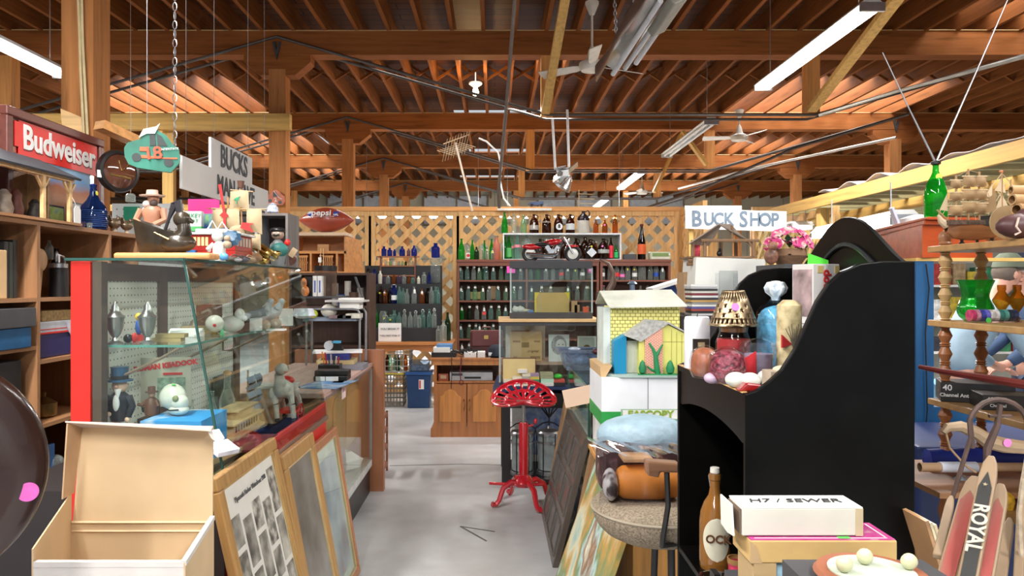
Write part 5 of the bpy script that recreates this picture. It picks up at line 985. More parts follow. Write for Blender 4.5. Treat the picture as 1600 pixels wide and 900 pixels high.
# --------------------------------------------------------------- on top of the cabinet
S('wooden_board','orange varnished wooden plank lying on the cabinet top under the duck carving','board',B(-.165,.165,-.05,.05,0,.022),wood((.68,.32,.11),.75,'x',.35,coat=.3),(X(262,2.56),2.56,CT),.0,bev=.008)
zt4 = CT+.022; t = T('duck_carving','dark brown carved wooden duck basket with gold specks on the plank','carving',(X(264,2.56),2.56,zt4)); DB = mat((.042,.03,.018),.3,scale=18,var=.5,bmp=.2)
def bowl(u,v):
    x = -.095+.17*u; w_ = .046*math.sin(PI*min(.999,.12+.88*u))**.5; q = 2*v-1
    return (x,w_*q,.004+.125*(1-u)**1.3*abs(q)**1.0*.95+.05*q*q*(u)+ .03*(1-u)*.2)
part('basket',MB().sheet(lambda u,v: ((-.1+.16*u)-.012*(1-u)*(abs(2*v-1)),.048*math.sin(PI*min(.999,.2+.75*u))*(2*v-1),.003+(.115-.06*u)*abs(2*v-1)**1.6),14,14,.006),DB,t)
part('body',MB().ball((.03,.0,.035),(.065,.042,.034)),DB,t); part('neck',MB().tube([(.035,0,.05),(.055,0,.075),(.05,0,.1)],[.03,.026,.022],10),DB,t)
part('head',MB().ball((.045,0,.118),(.03,.024,.028)),DB,t); part('bill',MB().tube([(.06,0,.12),(.084,0,.108)],[.013,.006],8),DB,t); part('wing_highlight',MB().tube([(-.03,-.046,.07),(.02,-.045,.045)],[.002,.003],5),BRASS,t)
part('handle',MB().tube([(-.02,0,.06),(-.0,0,.12),(.02,0,.17),(.03,0,.18),(.04,0,.13)],[.006,.006,.014,.016,.01],8),mat((.04,.035,.04),.3),t)
t = T('cowboy_figurine','bare-chested bearded carved man in a tan hat standing behind the duck carving','figurine',(X(238,2.72),2.72,CT)); FL = mat((.42,.2,.12),.4)
part('legs',MB().tube([(-.018,0,.02),(-.016,0,.12)],[.018,.024],8).tube([(.02,0,.02),(.014,0,.12)],[.018,.024],8),mat((.62,.55,.5),.5),t)
part('torso',MB().lathe([(.028,.11),(.03,.13),(.033,.16),(.04,.185),(.03,.2),(.012,.21)],n=14,sy=.7),FL,t); part('arm',MB().tube([(-.04,0,.19),(-.055,-.01,.15),(-.03,-.035,.135)],[.014,.012,.01],8).tube([(.04,0,.19),(.05,-.01,.15),(.02,-.035,.13)],[.014,.012,.01],8),FL,t)
part('head',MB().ball((.004,0,.228),(.02,.021,.024)),FL,t); part('nose',MB().ball((.018,-.014,.228),(.006,.006,.005),8,6),FL,t); part('beard',MB().ball((.01,-.012,.213),(.015,.013,.014)),mat((.08,.05,.04),.7),t); part('scarf',MB().ball((-.014,-.008,.208),(.017,.018,.016)),mat((.62,.5,.45),.5),t)
part('hat',MB().lathe([(.045,.238),(.047,.243),(.022,.246),(.02,.262),(.001,.264)],n=18,sy=.8),mat((.62,.42,.32),.5),t); part('base',MB().lathe([(.04,0),(.035,.02),(.01,.03)],n=16),mat((.7,.66,.6),.5),t)
# trolley
t = T('trolley_model','red streetcar model with a white roof on the display cabinet','model streetcar',(X(340,3.05),3.02,CT)); TR = mat((.35,.015,.01),.35)
part('body',B(-.1,.1,-.045,.16,.05,.115),TR,t,bev=.002); part('skirt',B(-.055,.1,-.046,.16,.012,.05),TR,t); part('roof',MB().prism([(-.115,-.055),(.115,-.055),(.115,.17),(-.115,.17)],'z',.115,.124),WHITE,t,bev=.003); part('clerestory',B(-.07,.06,-.03,.14,.124,.14),WHITE,t,bev=.004)
mb = MB()
for i in range(5): mb.box(-.085+i*.016,-.074+i*.016,-.0465,-.045,.07,.105)
mb2 = MB()
for i in range(5): mb2.box(.1,.1015,-.03+i*.036,-.008+i*.036,.07,.105)
part('window',mb,mat((.8,.68,.3),.4),t); part('window',mb2,mat((.45,.4,.3),.4),t); part('blue_front',B(-.1,-.056,-.06,.0,.01,.052),mat((.03,.15,.4),.4),t); part('trolley_pole',MB().tube([(-.03,0,.14),(-.01,0,.175),(.01,0,.14),(.03,0,.17),(.05,0,.14)],.003,5),WHITE,t)
t = T('white_game_box','white and green boxed game standing behind the duck carving','box',(X(297,3.3),3.3,1.79)); part('carton',B(-.05,.05,0,.03,0,.09),WHITE,t); part('green_band',B(-.051,.051,-.001,.03,0,.022),mat((.1,.5,.15),.5),t); text('TURKEY',.026,mat((.1,.4,.2),.6),(0,-.003,.07),parent=t,shear=.2); text('TROT',.024,mat((.1,.4,.2),.6),(.005,-.003,.045),parent=t,shear=.2)
S('blue_picture_box','blue and green picture box beside the white game box','box',B(-.05,.05,0,.03,0,.085),pattern('blue_green',blotf([(.05,.12,.4),(.05,.15,.45),(.25,.5,.15),(.06,.2,.45)],14)),(X(330,3.35),3.36,1.79),-.2)
S('box_riser','plain dark riser box under the boxed games','box',B(X(278,3.3),X(345,3.3),3.29,3.5,CT,1.79),DKG)
t = S('pink_sign','hot pink handwritten card standing under the shop sign board','sign',B(-.075,.075,0,.004,0,.17),mat((.85,.03,.22),.6,var=.03),(X(305,3.42),3.52,1.79)); text('LOOKING BUY',.03,mat((.3,.0,.08),.6),(0.0,-.002,.08),parent=t)
# clown figurine
t = T('clown_figurine','white ceramic clown bear figurine holding a blue ruffled parasol','figurine',(X(341,2.75),2.76,CT)); CR2 = mat((.68,.67,.62),.35)
part('body',MB().lathe([(.02,.0),(.024,.03),(.022,.06),(.012,.075)],n=14),CR2,t); part('head',MB().ball((-.006,0,.092),(.022,.02,.021)),CR2,t); part('ear',MB().ball((-.025,0,.108),(.007,.005,.008)).ball((.012,0,.112),(.007,.005,.008)),CR2,t)
part('arm',MB().tube([(-.02,0,.065),(-.042,-.005,.045),(-.03,-.02,.04)],[.009,.008,.007],8).tube([(.018,0,.065),(.035,-.01,.06)],[.009,.008],8),CR2,t); part('leg',MB().tube([(-.012,0,.02),(-.025,-.03,.008)],[.011,.01],8).tube([(.012,0,.02),(.02,-.03,.008)],[.011,.01],8),CR2,t)
part('parasol',MB().lathe([(.001,.0),(.03,.006),(.043,.022),(.038,.022),(.001,.01)],n=20,lobes=10,amp=.08).xf(Matrix.Translation((.03,.01,.098)) @ Matrix.Rotation(.9,4,'X') @ Matrix.Rotation(PI,4,'X')),mat((.03,.09,.16),.4),t)
part('blue_ball',MB().ball((.03,-.035,.016),(.018,.012,.014)),mat((.1,.3,.55),.4),t); part('teddy',MB().ball((.035,-.012,.062),(.016,.014,.015)).ball((.034,-.012,.085),(.012,.011,.012)),mat((.42,.3,.2),.6),t)
# sailing ship on cabinet
t = T('pirate_ship_model','galleon model with tan sails marked by red crosses','model ship',(X(372,3.25),3.25,CT)); SL = mat((.45,.34,.2),.8,scale=10,var=.15); k = 3.25/FX
part('hull',MB().ball((0,0,.03),(.11,.035,.035)),wood((.28,.16,.08),.6),t); part('mast',MB().tube([(-.04,0,.02),(-.045,0,.30)],.004,6).tube([(.02,0,.02),(.012,0,.36)],.004,6).tube([(.09,0,.02),(.09,0,.22)],.004,6),wood((.4,.22,.1),.6),t)
def sail(parent,cx,cz,w_,h,m=SL,y=-.012,sk=0,nm='sail'): return part(nm,MB().sheet(lambda u,v: (cx+(u-.5)*w_*(1-.06*v)+sk*v,y-.016*math.sin(PI*u)*math.sin(PI*v),cz+h*(v-.5)+.01*math.sin(PI*u)*(1-v)),8,6,.002),m,parent)
sail(t,-.05,.2,.125,.09); sail(t,.01,.285,.085,.08); sail(t,.0,.15,.07,.05); sail(t,.075,.19,.07,.11); sail(t,.075,.1,.06,.07)
part('yard',MB().tube([(-.13,-.01,.248),(.03,-.01,.245)],.003,5).tube([(-.03,-.01,.33),(.07,-.01,.322)],.003,5).tube([(.03,-.01,.245),(.13,-.01,.245)],.003,5),wood((.4,.22,.1),.6),t)
RC = mat((.6,.02,.02),.6); part('red_cross',MB().prism([(-.075,.35),(-.062,.352),(-.045,.23),(-.03,.215),(-.042,.205),(-.043,.165),(-.053,.165),(-.053,.205),(-.07,.215),(-.055,.23)],'y',-.034,-.031).prism([(.02,.16),(.08,.14),(.06,.17),(.08,.18),(.03,.185)],'y',-.034,-.031),RC,t); part('palm_emblem',MB().prism([(-.005,.29),(.02,.3),(.012,.287),(.018,.28),(.006,.285),(.005,.265),(.001,.265),(.001,.285),(-.012,.28)],'y',-.03,-.028),mat((.02,.25,.12),.6),t)
part('crow_nest',MB().lathe([(.012,0),(.016,.03),(.001,.03)],(.012,0,.34),10),BRN,t)
# crate with soldier, clogs
yc = 3.55; t = T('apple_crate','weathered grey wooden crate standing on end on the cabinet','crate',(X(424,yc),yc,CT)); W_ = .068; Hc = Z(333,yc)-CT; GW = wood((.17,.15,.14),.6,'z',.8)
part('side_board',B(-W_-.012,-W_,0,.2,0,Hc),mat((.42,.43,.45),.7),t); part('side_board',B(W_,W_+.012,0,.2,0,Hc),GW,t); part('top_board',B(-W_,W_,0,.2,Hc-.012,Hc),GW,t); part('bottom_board',B(-W_,W_,0,.2,0,.012),GW,t); part('back_board',B(-W_,W_,.188,.2,.012,Hc-.012),wood((.06,.04,.035),.6,'z'),t)
t = T('soldier_figurine','moustached soldier figurine with a black beret and green jacket by the crate','figurine',(X(434,3.45),3.45,CT+.0)); 
part('body',MB().lathe([(.03,.0),(.04,.07),(.036,.1),(.012,.125)],n=14,sy=.8),mat((.2,.22,.22),.5),t); part('jacket',MB().ball((.008,-.01,.075),(.045,.034,.035)),mat((.03,.18,.16),.5),t); part('head',MB().ball((0,0,.148),(.03,.026,.026)),mat((.42,.28,.2),.5),t); part('beret',MB().ball((0,0,.168),(.038,.03,.014)),BLACK,t); part('moustache',MB().ball((0,-.026,.143),(.018,.005,.005),8,5),BLACK,t); part('eye',MB().ball((-.01,-.025,.153),(.005,.003,.004),8,5).ball((.01,-.025,.153),(.005,.003,.004),8,5),WHITE,t)
part('red_pack',MB().ball((.045,0,.11),(.015,.012,.016)),RED,t)
for i,(x,rz) in enumerate(((0,.3),(.032,.45))):
    t = T('brass_clog',['brass clog nearer the grey crate','brass clog beside the soldier figurine'][i],'clog',(X(407,3.3)+x*1.2,3.28,CT+.052+.0),0,'pair of brass clogs'); part('shoe',MB().sheet(lambda u,v: (.0+.018*math.sin(PI*min(1,u+.12))*(2*v-1),0,0) if False else ((-.03+.075*u),.017*(2*v-1)*math.sin(PI*(.15+.8*u))**.5,.045-.05*u-.022*(1-(2*v-1)**2)),10,8,.003),BRASS,t); part('toe',MB().ball((.038,0,-.0),(.022,.017,.013)),BRASS,t)
t = T('clog_stand','brass stand of slanted leaves holding the brass clogs','stand',(X(412,3.3),3.3,CT)); part('leaf',MB().ball((0,0,.022),(.028,.02,.02)),BRASS,t); part('arm',MB().bar((-.02,0,.05),(.05,0,.02),.012,.005).bar((0,0,.02),(0,0,.05),.012,.012),wood((.45,.3,.12),.5),t)
t = T('brown_ball','brown leather ball with a hanging cream tag at the cabinet end','ball',(X(449,3.6),3.6,CT)); part('ball',MB().ball((0,0,.042),(.046,.04,.042)),mat((.14,.06,.045),.35),t); part('price_tag',B(-.02,.008,-.045,-.042,.055,.1).xf(Matrix.Rotation(.6,4,'Y')),mat((.7,.5,.3),.7),t)
for i,(px,y,c,r) in enumerate(((352,2.95,(.7,.7,.7),.016),(365,2.9,(.12,.1,.08),.024),(378,2.95,(.1,.1,.12),.022),(388,3.0,(.35,.26,.16),.026),(372,2.8,(.6,.62,.65),.014),(396,3.15,(.3,.2,.1),.022),(403,3.35,(.5,.45,.35),.012))):
    S('trinket',f'small metal trinket before the galleon, {ORD[i]} from the clown figurine','trinket',MB().ball((0,0,r*.5),(r*1.5,r,r*.5),10,7).tube([(-r,0,r*.6),(0,0,r*1.3),(r*1.6,0,r*.8)],r*.12,5),mat(c,.35,.4),(X(px,y),y,CT),.4*i,'trinkets on the cabinet top')
t = T('rubber_duck','tiny brown duckling with an orange bill beside the crate','figurine',(X(390,3.35),3.35,CT)); part('body',MB().ball((0,0,.02),(.025,.018,.02)),mat((.5,.38,.25),.5),t); part('bill',MB().ball((.03,-.008,.026),(.01,.006,.004),8,5),mat((.8,.2,.02),.4),t)
S('porcelain_pot','blue and white porcelain pot on top of the grey crate','pot',MB().lathe([(.015,0),(.028,.01),(.028,.03),(.018,.042),(.02,.048),(.005,.055)],n=16),mat((.5,.55,.68),.25,scale=60,var=.5),(X(426,3.6),3.6,CT+Hc)); S('glass_chain_heap','heap of shiny chain on the crate top','trinket',MB().ball((0,0,.01),(.03,.02,.012)),mat((.2,.2,.2),.2,.8,scale=60,bmp=1),(X(405,3.62),3.62,CT+Hc))
# --------------------------------------------------------------- hanging signs and cut-outs
INK = mat((.05,.055,.06),.7); SB = mat((.62,.60,.58),.7,var=.05,scale=5)
def wires(t,pts,top=4.16):
    pass
def signboard(label,px0,px1,py0,h,Xp,words):
    ya,yb = Xp*FX/(px0-VX),Xp*FX/(px1-VX); z0 = Z(py0,ya)-h
    t = T('shop_sign',label,'sign',(Xp,ya,z0)); part('board',B(-.012,0,0,yb-ya,0,h),SB,t)
    for w_,sz,u,v in words: text(w_,sz,INK,(.002,u,v),'+x',t,bold=.003,sx=.85)
    part('hanging_wire',MB().tube([(-.006,.05,h),(-.006,.05,4.43-z0)],.0009,4).tube([(-.006,yb-ya-.05,h),(-.006,yb-ya-.05,4.43-z0)],.0009,4),DKG,t)
    return t
signboard('upper white hand-lettered board reading BUCKS',330,394,214,.185,-1.30,[('BUCKS',.145,.30,.115)])
signboard('lower long white hand-lettered board reading MAN CAVE',285,419,243,.135,-1.285,[('MAN CAVE',.125,.64,.065)])
signboard.__name__
def cutout(name,label,cat,c,poly,s,m,dec):
    t = T(name,label,cat,c,PI/2); part('panel',MB().prism([(a*s,b*s) for a,b in poly],'y',-.0,.02),m,t); dec(t,s); return t
carp = [(-.5,-.05),(-.49,.12),(-.42,.22),(-.2,.27),(-.08,.42),(.12,.46),(.3,.32),(.42,.1),(.5,.05),(.5,-.12),(.47,-.25),(.3,-.42),(.1,-.38),(-.3,-.28),(-.45,-.2)]
def dcar(t,s):
    O = mat((.8,.12,.04),.5); D2 = mat((.03,.04,.04),.5); 
    [part('tire_print',MB().lathe([(.001,-.002),(r_*s,-.002),(r_*s,0)],(u*s,0,v*s),16,ax='y'),D2,t) for r_,u,v in ((.085,-.29,-.08),(.09,.28,-.22))]
    part('window_print',MB().prism([(-.02*s,.13*s),(-.0*s,.34*s),(.1*s,.36*s),(.09*s,.13*s)],'y',-.002,0).prism([(.12*s,.12*s),(.13*s,.36*s),(.22*s,.3*s),(.3*s,.1*s)],'y',-.002,0),D2,t)
    part('stripe_print',MB().prism([(-.2*s,.12*s),(-.05*s,.1*s),(-.05*s,.02*s),(-.22*s,.04*s)],'y',-.003,0).prism([(-.2*s,-.04*s),(.18*s,-.12*s),(.45*s,-.14*s),(.45*s,-.17*s),(-.2*s,-.1*s)],'y',-.003,0),O,t)
    text('18',.34*s,mat((.75,.08,.03),.5),(.02*s,-.006,-.03*s),parent=t,bold=.006*s); text('INTERSTATE',.06*s,WHITE,(.33*s,-.004,.04*s),parent=t)
    part('roof_flap',MB().prism([(-.2*s,.3*s),(-.1*s,.46*s),(.14*s,.5*s),(.22*s,.56*s),(.1*s,.36*s),(-.05*s,.37*s)],'y',-.006,-.002),WHITE,t)
cutout('race_car_sign','green cardboard race car cut-out with an orange number eighteen','cut-out',(-1.36,2.92,Z(238,2.92)),carp,.20,mat((.02,.16,.11),.5,scale=9,var=.35),dcar).rotation_euler = (0,-.12,.3)
chain('wire chain clipped beside the race car cut-out',(-1.33,3.06,Z(232,3.06)),(-1.33,3.06,4.4),n=60,r=.002)
S('hanging_wire','thin wire holding up the race car cut-out','wire',MB().tube([(-1.37,2.9,Z(238,2.92)+.08),(-1.37,2.9,4.43)],.0012,4),STEEL)
def dcar2(t,s):
    D2 = mat((.1,.1,.11),.5); [part('tire_print',MB().lathe([(.001,-.002),(.1*s,-.002),(.1*s,0)],(u*s,0,v*s),14,ax='y'),D2,t) for u,v in ((-.28,-.08),(.2,-.25))]; part('window_print',MB().prism([(-.1*s,.1*s),(-.05*s,.34*s),(.1*s,.34*s),(.2*s,.08*s)],'y',-.002,0),D2,t); text('2',.3*s,WHITE,(0,-.004,-.08*s),parent=t,bold=.004*s)
    part('strap_print',MB().tube([(.0,-.006,.4*s),(.2*s,-.006,0),(.34*s,-.006,-.1*s)],.003,5),WHITE,t)
cutout('race_car_sign','small orange and grey cardboard race car cut-out on the second post','cut-out',(X(430,8.3),8.3,Z(310,8.3)),carp,.21,mat((.6,.2,.12),.5,scale=9,var=.3),dcar2).rotation_euler = (0,-.2,.3)
# oval glass clock
t = T('wall_clock','round black-rimmed brown glass clock mounted on the thick post','clock',(X(184,4.2),4.2,Z(268,4.2)),1.0)
t.scale = (.82,.82,.82)
part('rim',MB().lathe([(.145,.02),(.15,.0),(.14,-.03),(.12,-.035),(.12,.02)],n=32,ax='y'),BLACK,t); part('dial',MB().lathe([(.001,-.045),(.08,-.04),(.12,-.025),(.12,.0)],n=32,ax='y'),mat((.10,.035,.02),.08,.0,scale=6,var=.5,coat=1),t)
part('hand',MB().bar((0,-.048,0),(.05,-.046,.05),.006,.003).bar((0,-.048,0),(-.02,-.046,.07),.006,.003),BRASS,t); part('gold_band',MB().bar((-.08,-.044,-.03),(.07,-.044,-.045),.004,.012),BRASS,t); part('price_tag',B(-.16,-.13,-.03,-.027,-.06,-.01),PAPER,t)
# --------------------------------------------------------------- bookshelf
xs0 = -2.1; SD = .42; zz0 = 1.845
t = T('wood_bookcase','brown plywood bookcase of open bays against the thick post','bookcase',(0,0,0)); BW = wood((.33,.16,.07),.65,'y',.55); BWz = wood((.33,.16,.07),.65,'z',.55)
ye = [2.2,2.78,3.39,4.02,4.62]
part('top',B(xs0-SD,xs0,2.2,4.34,zz0-.022,zz0),BW,t)
for i,y in enumerate(ye[:4]): part('divider',B(xs0-SD,xs0,y-.011,y+.011,0,zz0-.022),BWz,t)
part('side_panel',B(xs0-SD,xs0,4.32,4.34,0,zz0-.022),BWz,t)
part('back_panel',B(xs0-SD-.01,xs0-SD,2.2,4.34,0,zz0),wood((.22,.11,.05),.6,'z',.7),t)
lev = {0:[1.49,1.27,.78,.3],1:[1.49,1.27,.78,.3],2:[1.49,1.20,.90,.62,.3],3:[1.49,1.2,.90,.5]}
for i in range(4):
    for z in lev[i]: part('shelf',B(xs0-SD,xs0-.003,ye[i]+.011,min(4.32,ye[i+1]-.011),z-.018,z),BW,t)
def shelfbox(name,label,cat,y0,y1,z0,h,m,d=.25,xo=.04,**k): return S(name,label,cat,B(-d,0,0,y1-y0,0,h),m,(xs0-xo,y0,z0),bev=.003,**k)
t = shelfbox('carton','plain tan carton with sideways print in the bookcase','box',2.86,3.20,1.49,.21,KRAFT,xo=.02)
text('CAWNY',.05,mat((.1,.05,.02),.7),(.002,.14,.1),parent=t,rot=(0,-PI/2,PI/2) if False else (PI/2,0,PI/2)).rotation_euler = (PI/2,PI/2,PI/2)
for i,(y,h,c) in enumerate(((3.215,.25,(.03,.03,.03)),(3.245,.25,(.03,.04,.03)),(3.275,.26,(.02,.02,.02)))):
    b_ = shelfbox('black_book',['thick','plain','gold-lettered'][i]+' black book standing between the tan carton and the divider','book',y,y+.026,1.49,h,mat(c,.4),d=.2,group='black books in the bookcase')
shelfbox('black_tray_case','flat black instrument case lying over the blue case','case',2.83,3.34,1.27+.092,.085,DKG,d=.3,xo=-.02); shelfbox('blue_case','blue fabric case under the black flat case','case',2.86,3.32,1.27,.09,mat((.01,.09,.22),.7),d=.3,xo=-.01)
shelfbox('speaker_box','large dark grey speaker box in the lower bookcase bay','speaker',2.85,3.33,.78,.43,mat((.035,.037,.04),.6),d=.35)
t = T('paddle','tan wooden round paddle hanging in the second bay','paddle',(xs0-.1,3.56,1.49)); part('blade',MB().lathe([(.001,-.004),(.055,-.004),(.055,.004),(.001,.004)],(0,0,.18),20,ax='x'),wood((.62,.38,.2),.7,'z'),t); part('handle',MB().bar((0,-.02,.0),(0,0,.14),.03,.012),wood((.5,.3,.15),.7,'z'),t)
S('round_board','big grey-brown round board leaning behind the paddle','board',MB().lathe([(.001,-.005),(.09,-.005),(.09,.005),(.001,.005)],(0,0,.09),24,ax='x'),wood((.25,.2,.14),.7,'z'),(xs0-.28,3.72,1.60-.11)); S('orange_paddle','orange leather round paddle low in the second bay','paddle',MB().lathe([(.001,-.005),(.065,-.005),(.065,.005),(.001,.005)],(0,0,.065),20,ax='x'),mat((.35,.14,.05),.5),(xs0-.06,3.83,1.49))
t = T('steel_thermos','dark cylindrical grinder with a steel crank top in the second bay','grinder',(xs0-.08,3.68,1.49)); part('body',MB().lathe([(.045,0),(.045,.14),(.04,.145)],n=18),BLACK,t); part('cap',MB().lathe([(.042,.145),(.042,.165),(.02,.17)],n=18),STEEL,t); part('crank',MB().tube([(0,0,.17),(0,0,.21),(.0,.04,.2),(0,.05,.17)],.007,6).ball((0,-.02,.2),(.01,.01,.03)),STEEL,t)
bottle('beer','dark',.03,.25,(xs0-.2,3.86,1.49),'dark bottle with a yellow band behind the steel thermos',None,[('label',YST,.62,.68)]); bottle('beer','clear',.02,.1,(xs0-.2,3.8,1.68),'small clear bottle above the round board',None); S('round_board_prop','wooden block holding the small clear bottle','block',B(-.04,.04,-.04,.04,0,.19),BRN,(xs0-.26,3.84,1.49)) if False else None
t = T('cooler_box','white and navy picnic cooler with a red stripe in the second bay','cooler',(xs0-.04,3.42,1.2)); part('body',B(-.26,0,0,.42,0,.12),mat((.02,.02,.12),.4),t,bev=.008); part('lid',B(-.265,.005,-.004,.425,.12,.175),mat((.62,.66,.72),.4),t,bev=.006); part('stripe',B(.0005,.0065,-.004,.425,.115,.123).box(.0005,.0067,-.004,.425,.135,.139),RED,t); part('latch',MB().prism([(.24,.16),(.34,.16),(.31,.11),(.29,.09),(.27,.11)],'x',.006,.014),mat((.6,.62,.68),.4),t)
shelfbox('wicker_box','flat tan wicker box above the cooler','box',3.48,3.72,1.3755,.05,mat((.35,.22,.08),.7,scale=60,var=.4),d=.18)
t = T('brass_pot','small brass double boiler pot in the lower second bay','pot',(xs0-.12,3.62,.90)); part('bowl',MB().lathe([(.05,0),(.06,.01),(.06,.07),(.05,.075)],n=20),mat((.3,.2,.08),.3,.9),t); part('lid',MB().lathe([(.05,.075),(.03,.09),(.01,.1),(.012,.12),(.001,.125)],n=20),mat((.3,.2,.08),.3,.9),t)
t = T('blue_plate','cobalt rimmed figural plate standing on the lower shelf of the second bay','plate',(xs0-.05,3.86,.62)); part('plate',MB().lathe([(.001,-.0),(.1,-.006),(.13,.012),(.135,.012),(.1,-.012),(.001,-.008)],(0,0,.135),28,ax='x'),mat((.02,.03,.22),.2),t); part('relief',MB().ball((.0,0,.13),(.018,.05,.08)),mat((.35,.22,.1),.5,scale=30,bmp=.8,var=.4),t)
S('glass_shoe','cloudy glass ornament beside the cobalt plate','ornament',MB().ball((0,0,.05),(.04,.05,.05)),GL['clear'],(xs0-.05,3.6,.62)); S('plastic_bag','crumpled pale plastic bag on the lowest shelf of the second bay','bag',MB().lathe([(.02,0),(.12,.02),(.14,.08),(.11,.15),(.05,.19),(.01,.17)],n=18,lobes=7,amp=.07),mat((.4,.43,.5),.35,scale=12,bmp=1),(xs0-.12,3.68,.3)); shelfbox('blue_folder','blue folder slanting out of the lower bay','folder',3.40,3.58,.62,.16,mat((.03,.14,.4),.5),d=.02)
# stable on top
t = T('toy_stable','open wooden toy stable with a slate grey roof on the bookcase','toy stable',(0,0,zz0)); 
part('floor',B(xs0-.36,xs0+.015,2.3,3.72,0.001,.014),BW,t); part('back_wall',B(xs0-.36,xs0-.35,2.3,3.66,.014,.3),wood((.42,.24,.1),.65,'y'),t); part('side_wall',MB().prism([(xs0-.35,.014),(xs0-.1,.014),(xs0-.1,.22),(xs0-.35,.3)],'y',3.62,3.635),wood((.42,.24,.1),.65,'y'),t)
for y in (2.75,3.44,3.655):
    part('post',B(xs0-.02,xs0-.003,y-.01,y+.01,.014,.215),PINE,t); part('brace',MB().bar((xs0-.012,y,.15),(xs0-.012,y-.05,.21),.01,.01).bar((xs0-.012,y,.15),(xs0-.012,y+.045,.21),.01,.01),PINE,t)
part('eave_beam',B(xs0-.025,xs0-.0,2.3,3.68,.215,.23),PINE,t); part('roof',MB().prism([(xs0+.02,.225),(xs0+.025,.235),(xs0-.3,.385),(xs0-.3,.372)],'y',2.25,3.70),mat((.065,.068,.08),.7),t)
t = T('red_lantern_truck','red toy tractor in the stable with a peach sticker','toy',(xs0-.12,3.02,zz0+.0145)); part('body',B(-.05,.05,-.16,.14,.05,.115),RED,t,bev=.01); part('hood',B(-.05,.052,-.16,.08,.115,.135),mat((.45,.02,.015),.4),t,bev=.008)
for y in (-.1,.1): part('wheel',MB().lathe([(.03,-.055),(.03,.055)],(0,y,.03),14,ax='x'),BLACK,t)
part('sticker',MB().lathe([(.0005,.0),(.02,.0),(.02,.002)],(.053,.02,.1),14,ax='x'),mat((.85,.5,.25),.6),t)
for i,(y,c,r,h) in enumerate(((3.2,(.02,.02,.03),.04,.08),(3.3,(.35,.3,.24),.04,.12),(3.38,(.12,.03,.02),.035,.13),(3.52,(.06,.05,.045),.035,.1))):
    S('stable_figure',['dark round','cream and tan','dark red','grey'][i]+' small figure standing in the toy stable','figure',MB().lathe([(r*.8,0),(r,h*.3),(r*.7,h*.6),(r*.75,h*.8),(.01,h)],n=14),mat(c,.5,scale=30,var=.4),(xs0-.1,y,zz0+.0145),group='figures in the toy stable')
for i in range(3): S('shot_glass',['clear','bluish','frosted'][i]+' shot glass at the stable edge near the white tag','glass',MB().lathe([(.012,0),(.015,.03),(.012,.03)],n=12),GL[['clear','violet','clear'][i]],(xs0+.0-.03,3.73+.07*i,zz0),group='shot glasses by the stable')
t = S('shipping_tag','white paper tag hanging from the stable corner post','tag',MB().prism([(-.03,0),(.03,0),(.03,.075),(.015,.095),(-.015,.095),(-.03,.075)],'x',0,.002),PAPER,(xs0+.012,3.68,zz0+.005)); part('string',MB().tube([(.001,0,.085),(-.02,-.02,.15)],.001,4),PAPER,t)
# blue bottle
t = T('blue_glass_decanter','big crackled blue glass bottle with a yellow dot on the bookcase','bottle',(xs0-.07,3.98,zz0)); 
part('body',MB().lathe([(.06,0),(.068,.006),(.07,.03),(.069,.1),(.06,.13),(.035,.16),(.02,.19),(.016,.23),(.019,.245),(.012,.25)],n=26),bglass((.06,.16,.5),(.02,.06,.22)),t)
part('glass_thread',MB().tube([(.071*math.cos(q),.071*math.sin(q),.01+.1*q/60) for q in [k*.35 for k in range(170)]],.0022,4),mat((.04,.1,.3),.15),t); part('dot_sticker',MB().lathe([(.0005,0),(.012,0),(.012,.002)],(.018,0,.2),12,ax='x'),YST,t)
# small hens, frames
for i,y in enumerate((4.14,4.28)):
    t = T('partridge_figurine',['brass partridge figurine nearer the blue bottle','brass partridge figurine at the bookcase end'][i],'figurine',(xs0-.04,y,zz0),PI/2 if i else PI/2,'brass partridge figurines'); HB = mat((.22,.16,.1),.3,.6,scale=40,var=.4)
    part('body',MB().ball((0,0,.05),(.045,.03,.03)),HB,t); part('head',MB().ball((.045,0,.08),(.013,.012,.014)),HB,t); part('tail',MB().bar((-.035,0,.055),(-.06,0,.09),.02,.008),HB,t); part('foot',MB().lathe([(.014,0),(.01,.02),(.012,.025)],n=10),mat((.6,.45,.32),.4),t)
t = T('photo_frame','small easel picture frame behind the blue bottle','picture frame',(xs0-.16,4.0,zz0),PI/2); part('frame',B(-.07,.07,0,.01,0,.15),BLACK,t); part('picture',B(-.06,.06,-.003,0,.01,.14),mat((.4,.38,.36),.4),t)
t = T('landscape_tile','small framed green landscape beside the white tag','picture',(xs0-.14,3.76,zz0),PI/2); part('frame',B(-.07,.07,0,.01,0,.11),BLACK,t); part('picture',B(-.06,.06,-.003,0,.01,.1),pattern('tiny_view',blotf([(.1,.25,.35),(.35,.45,.1),(.1,.2,.05)],18)),t)
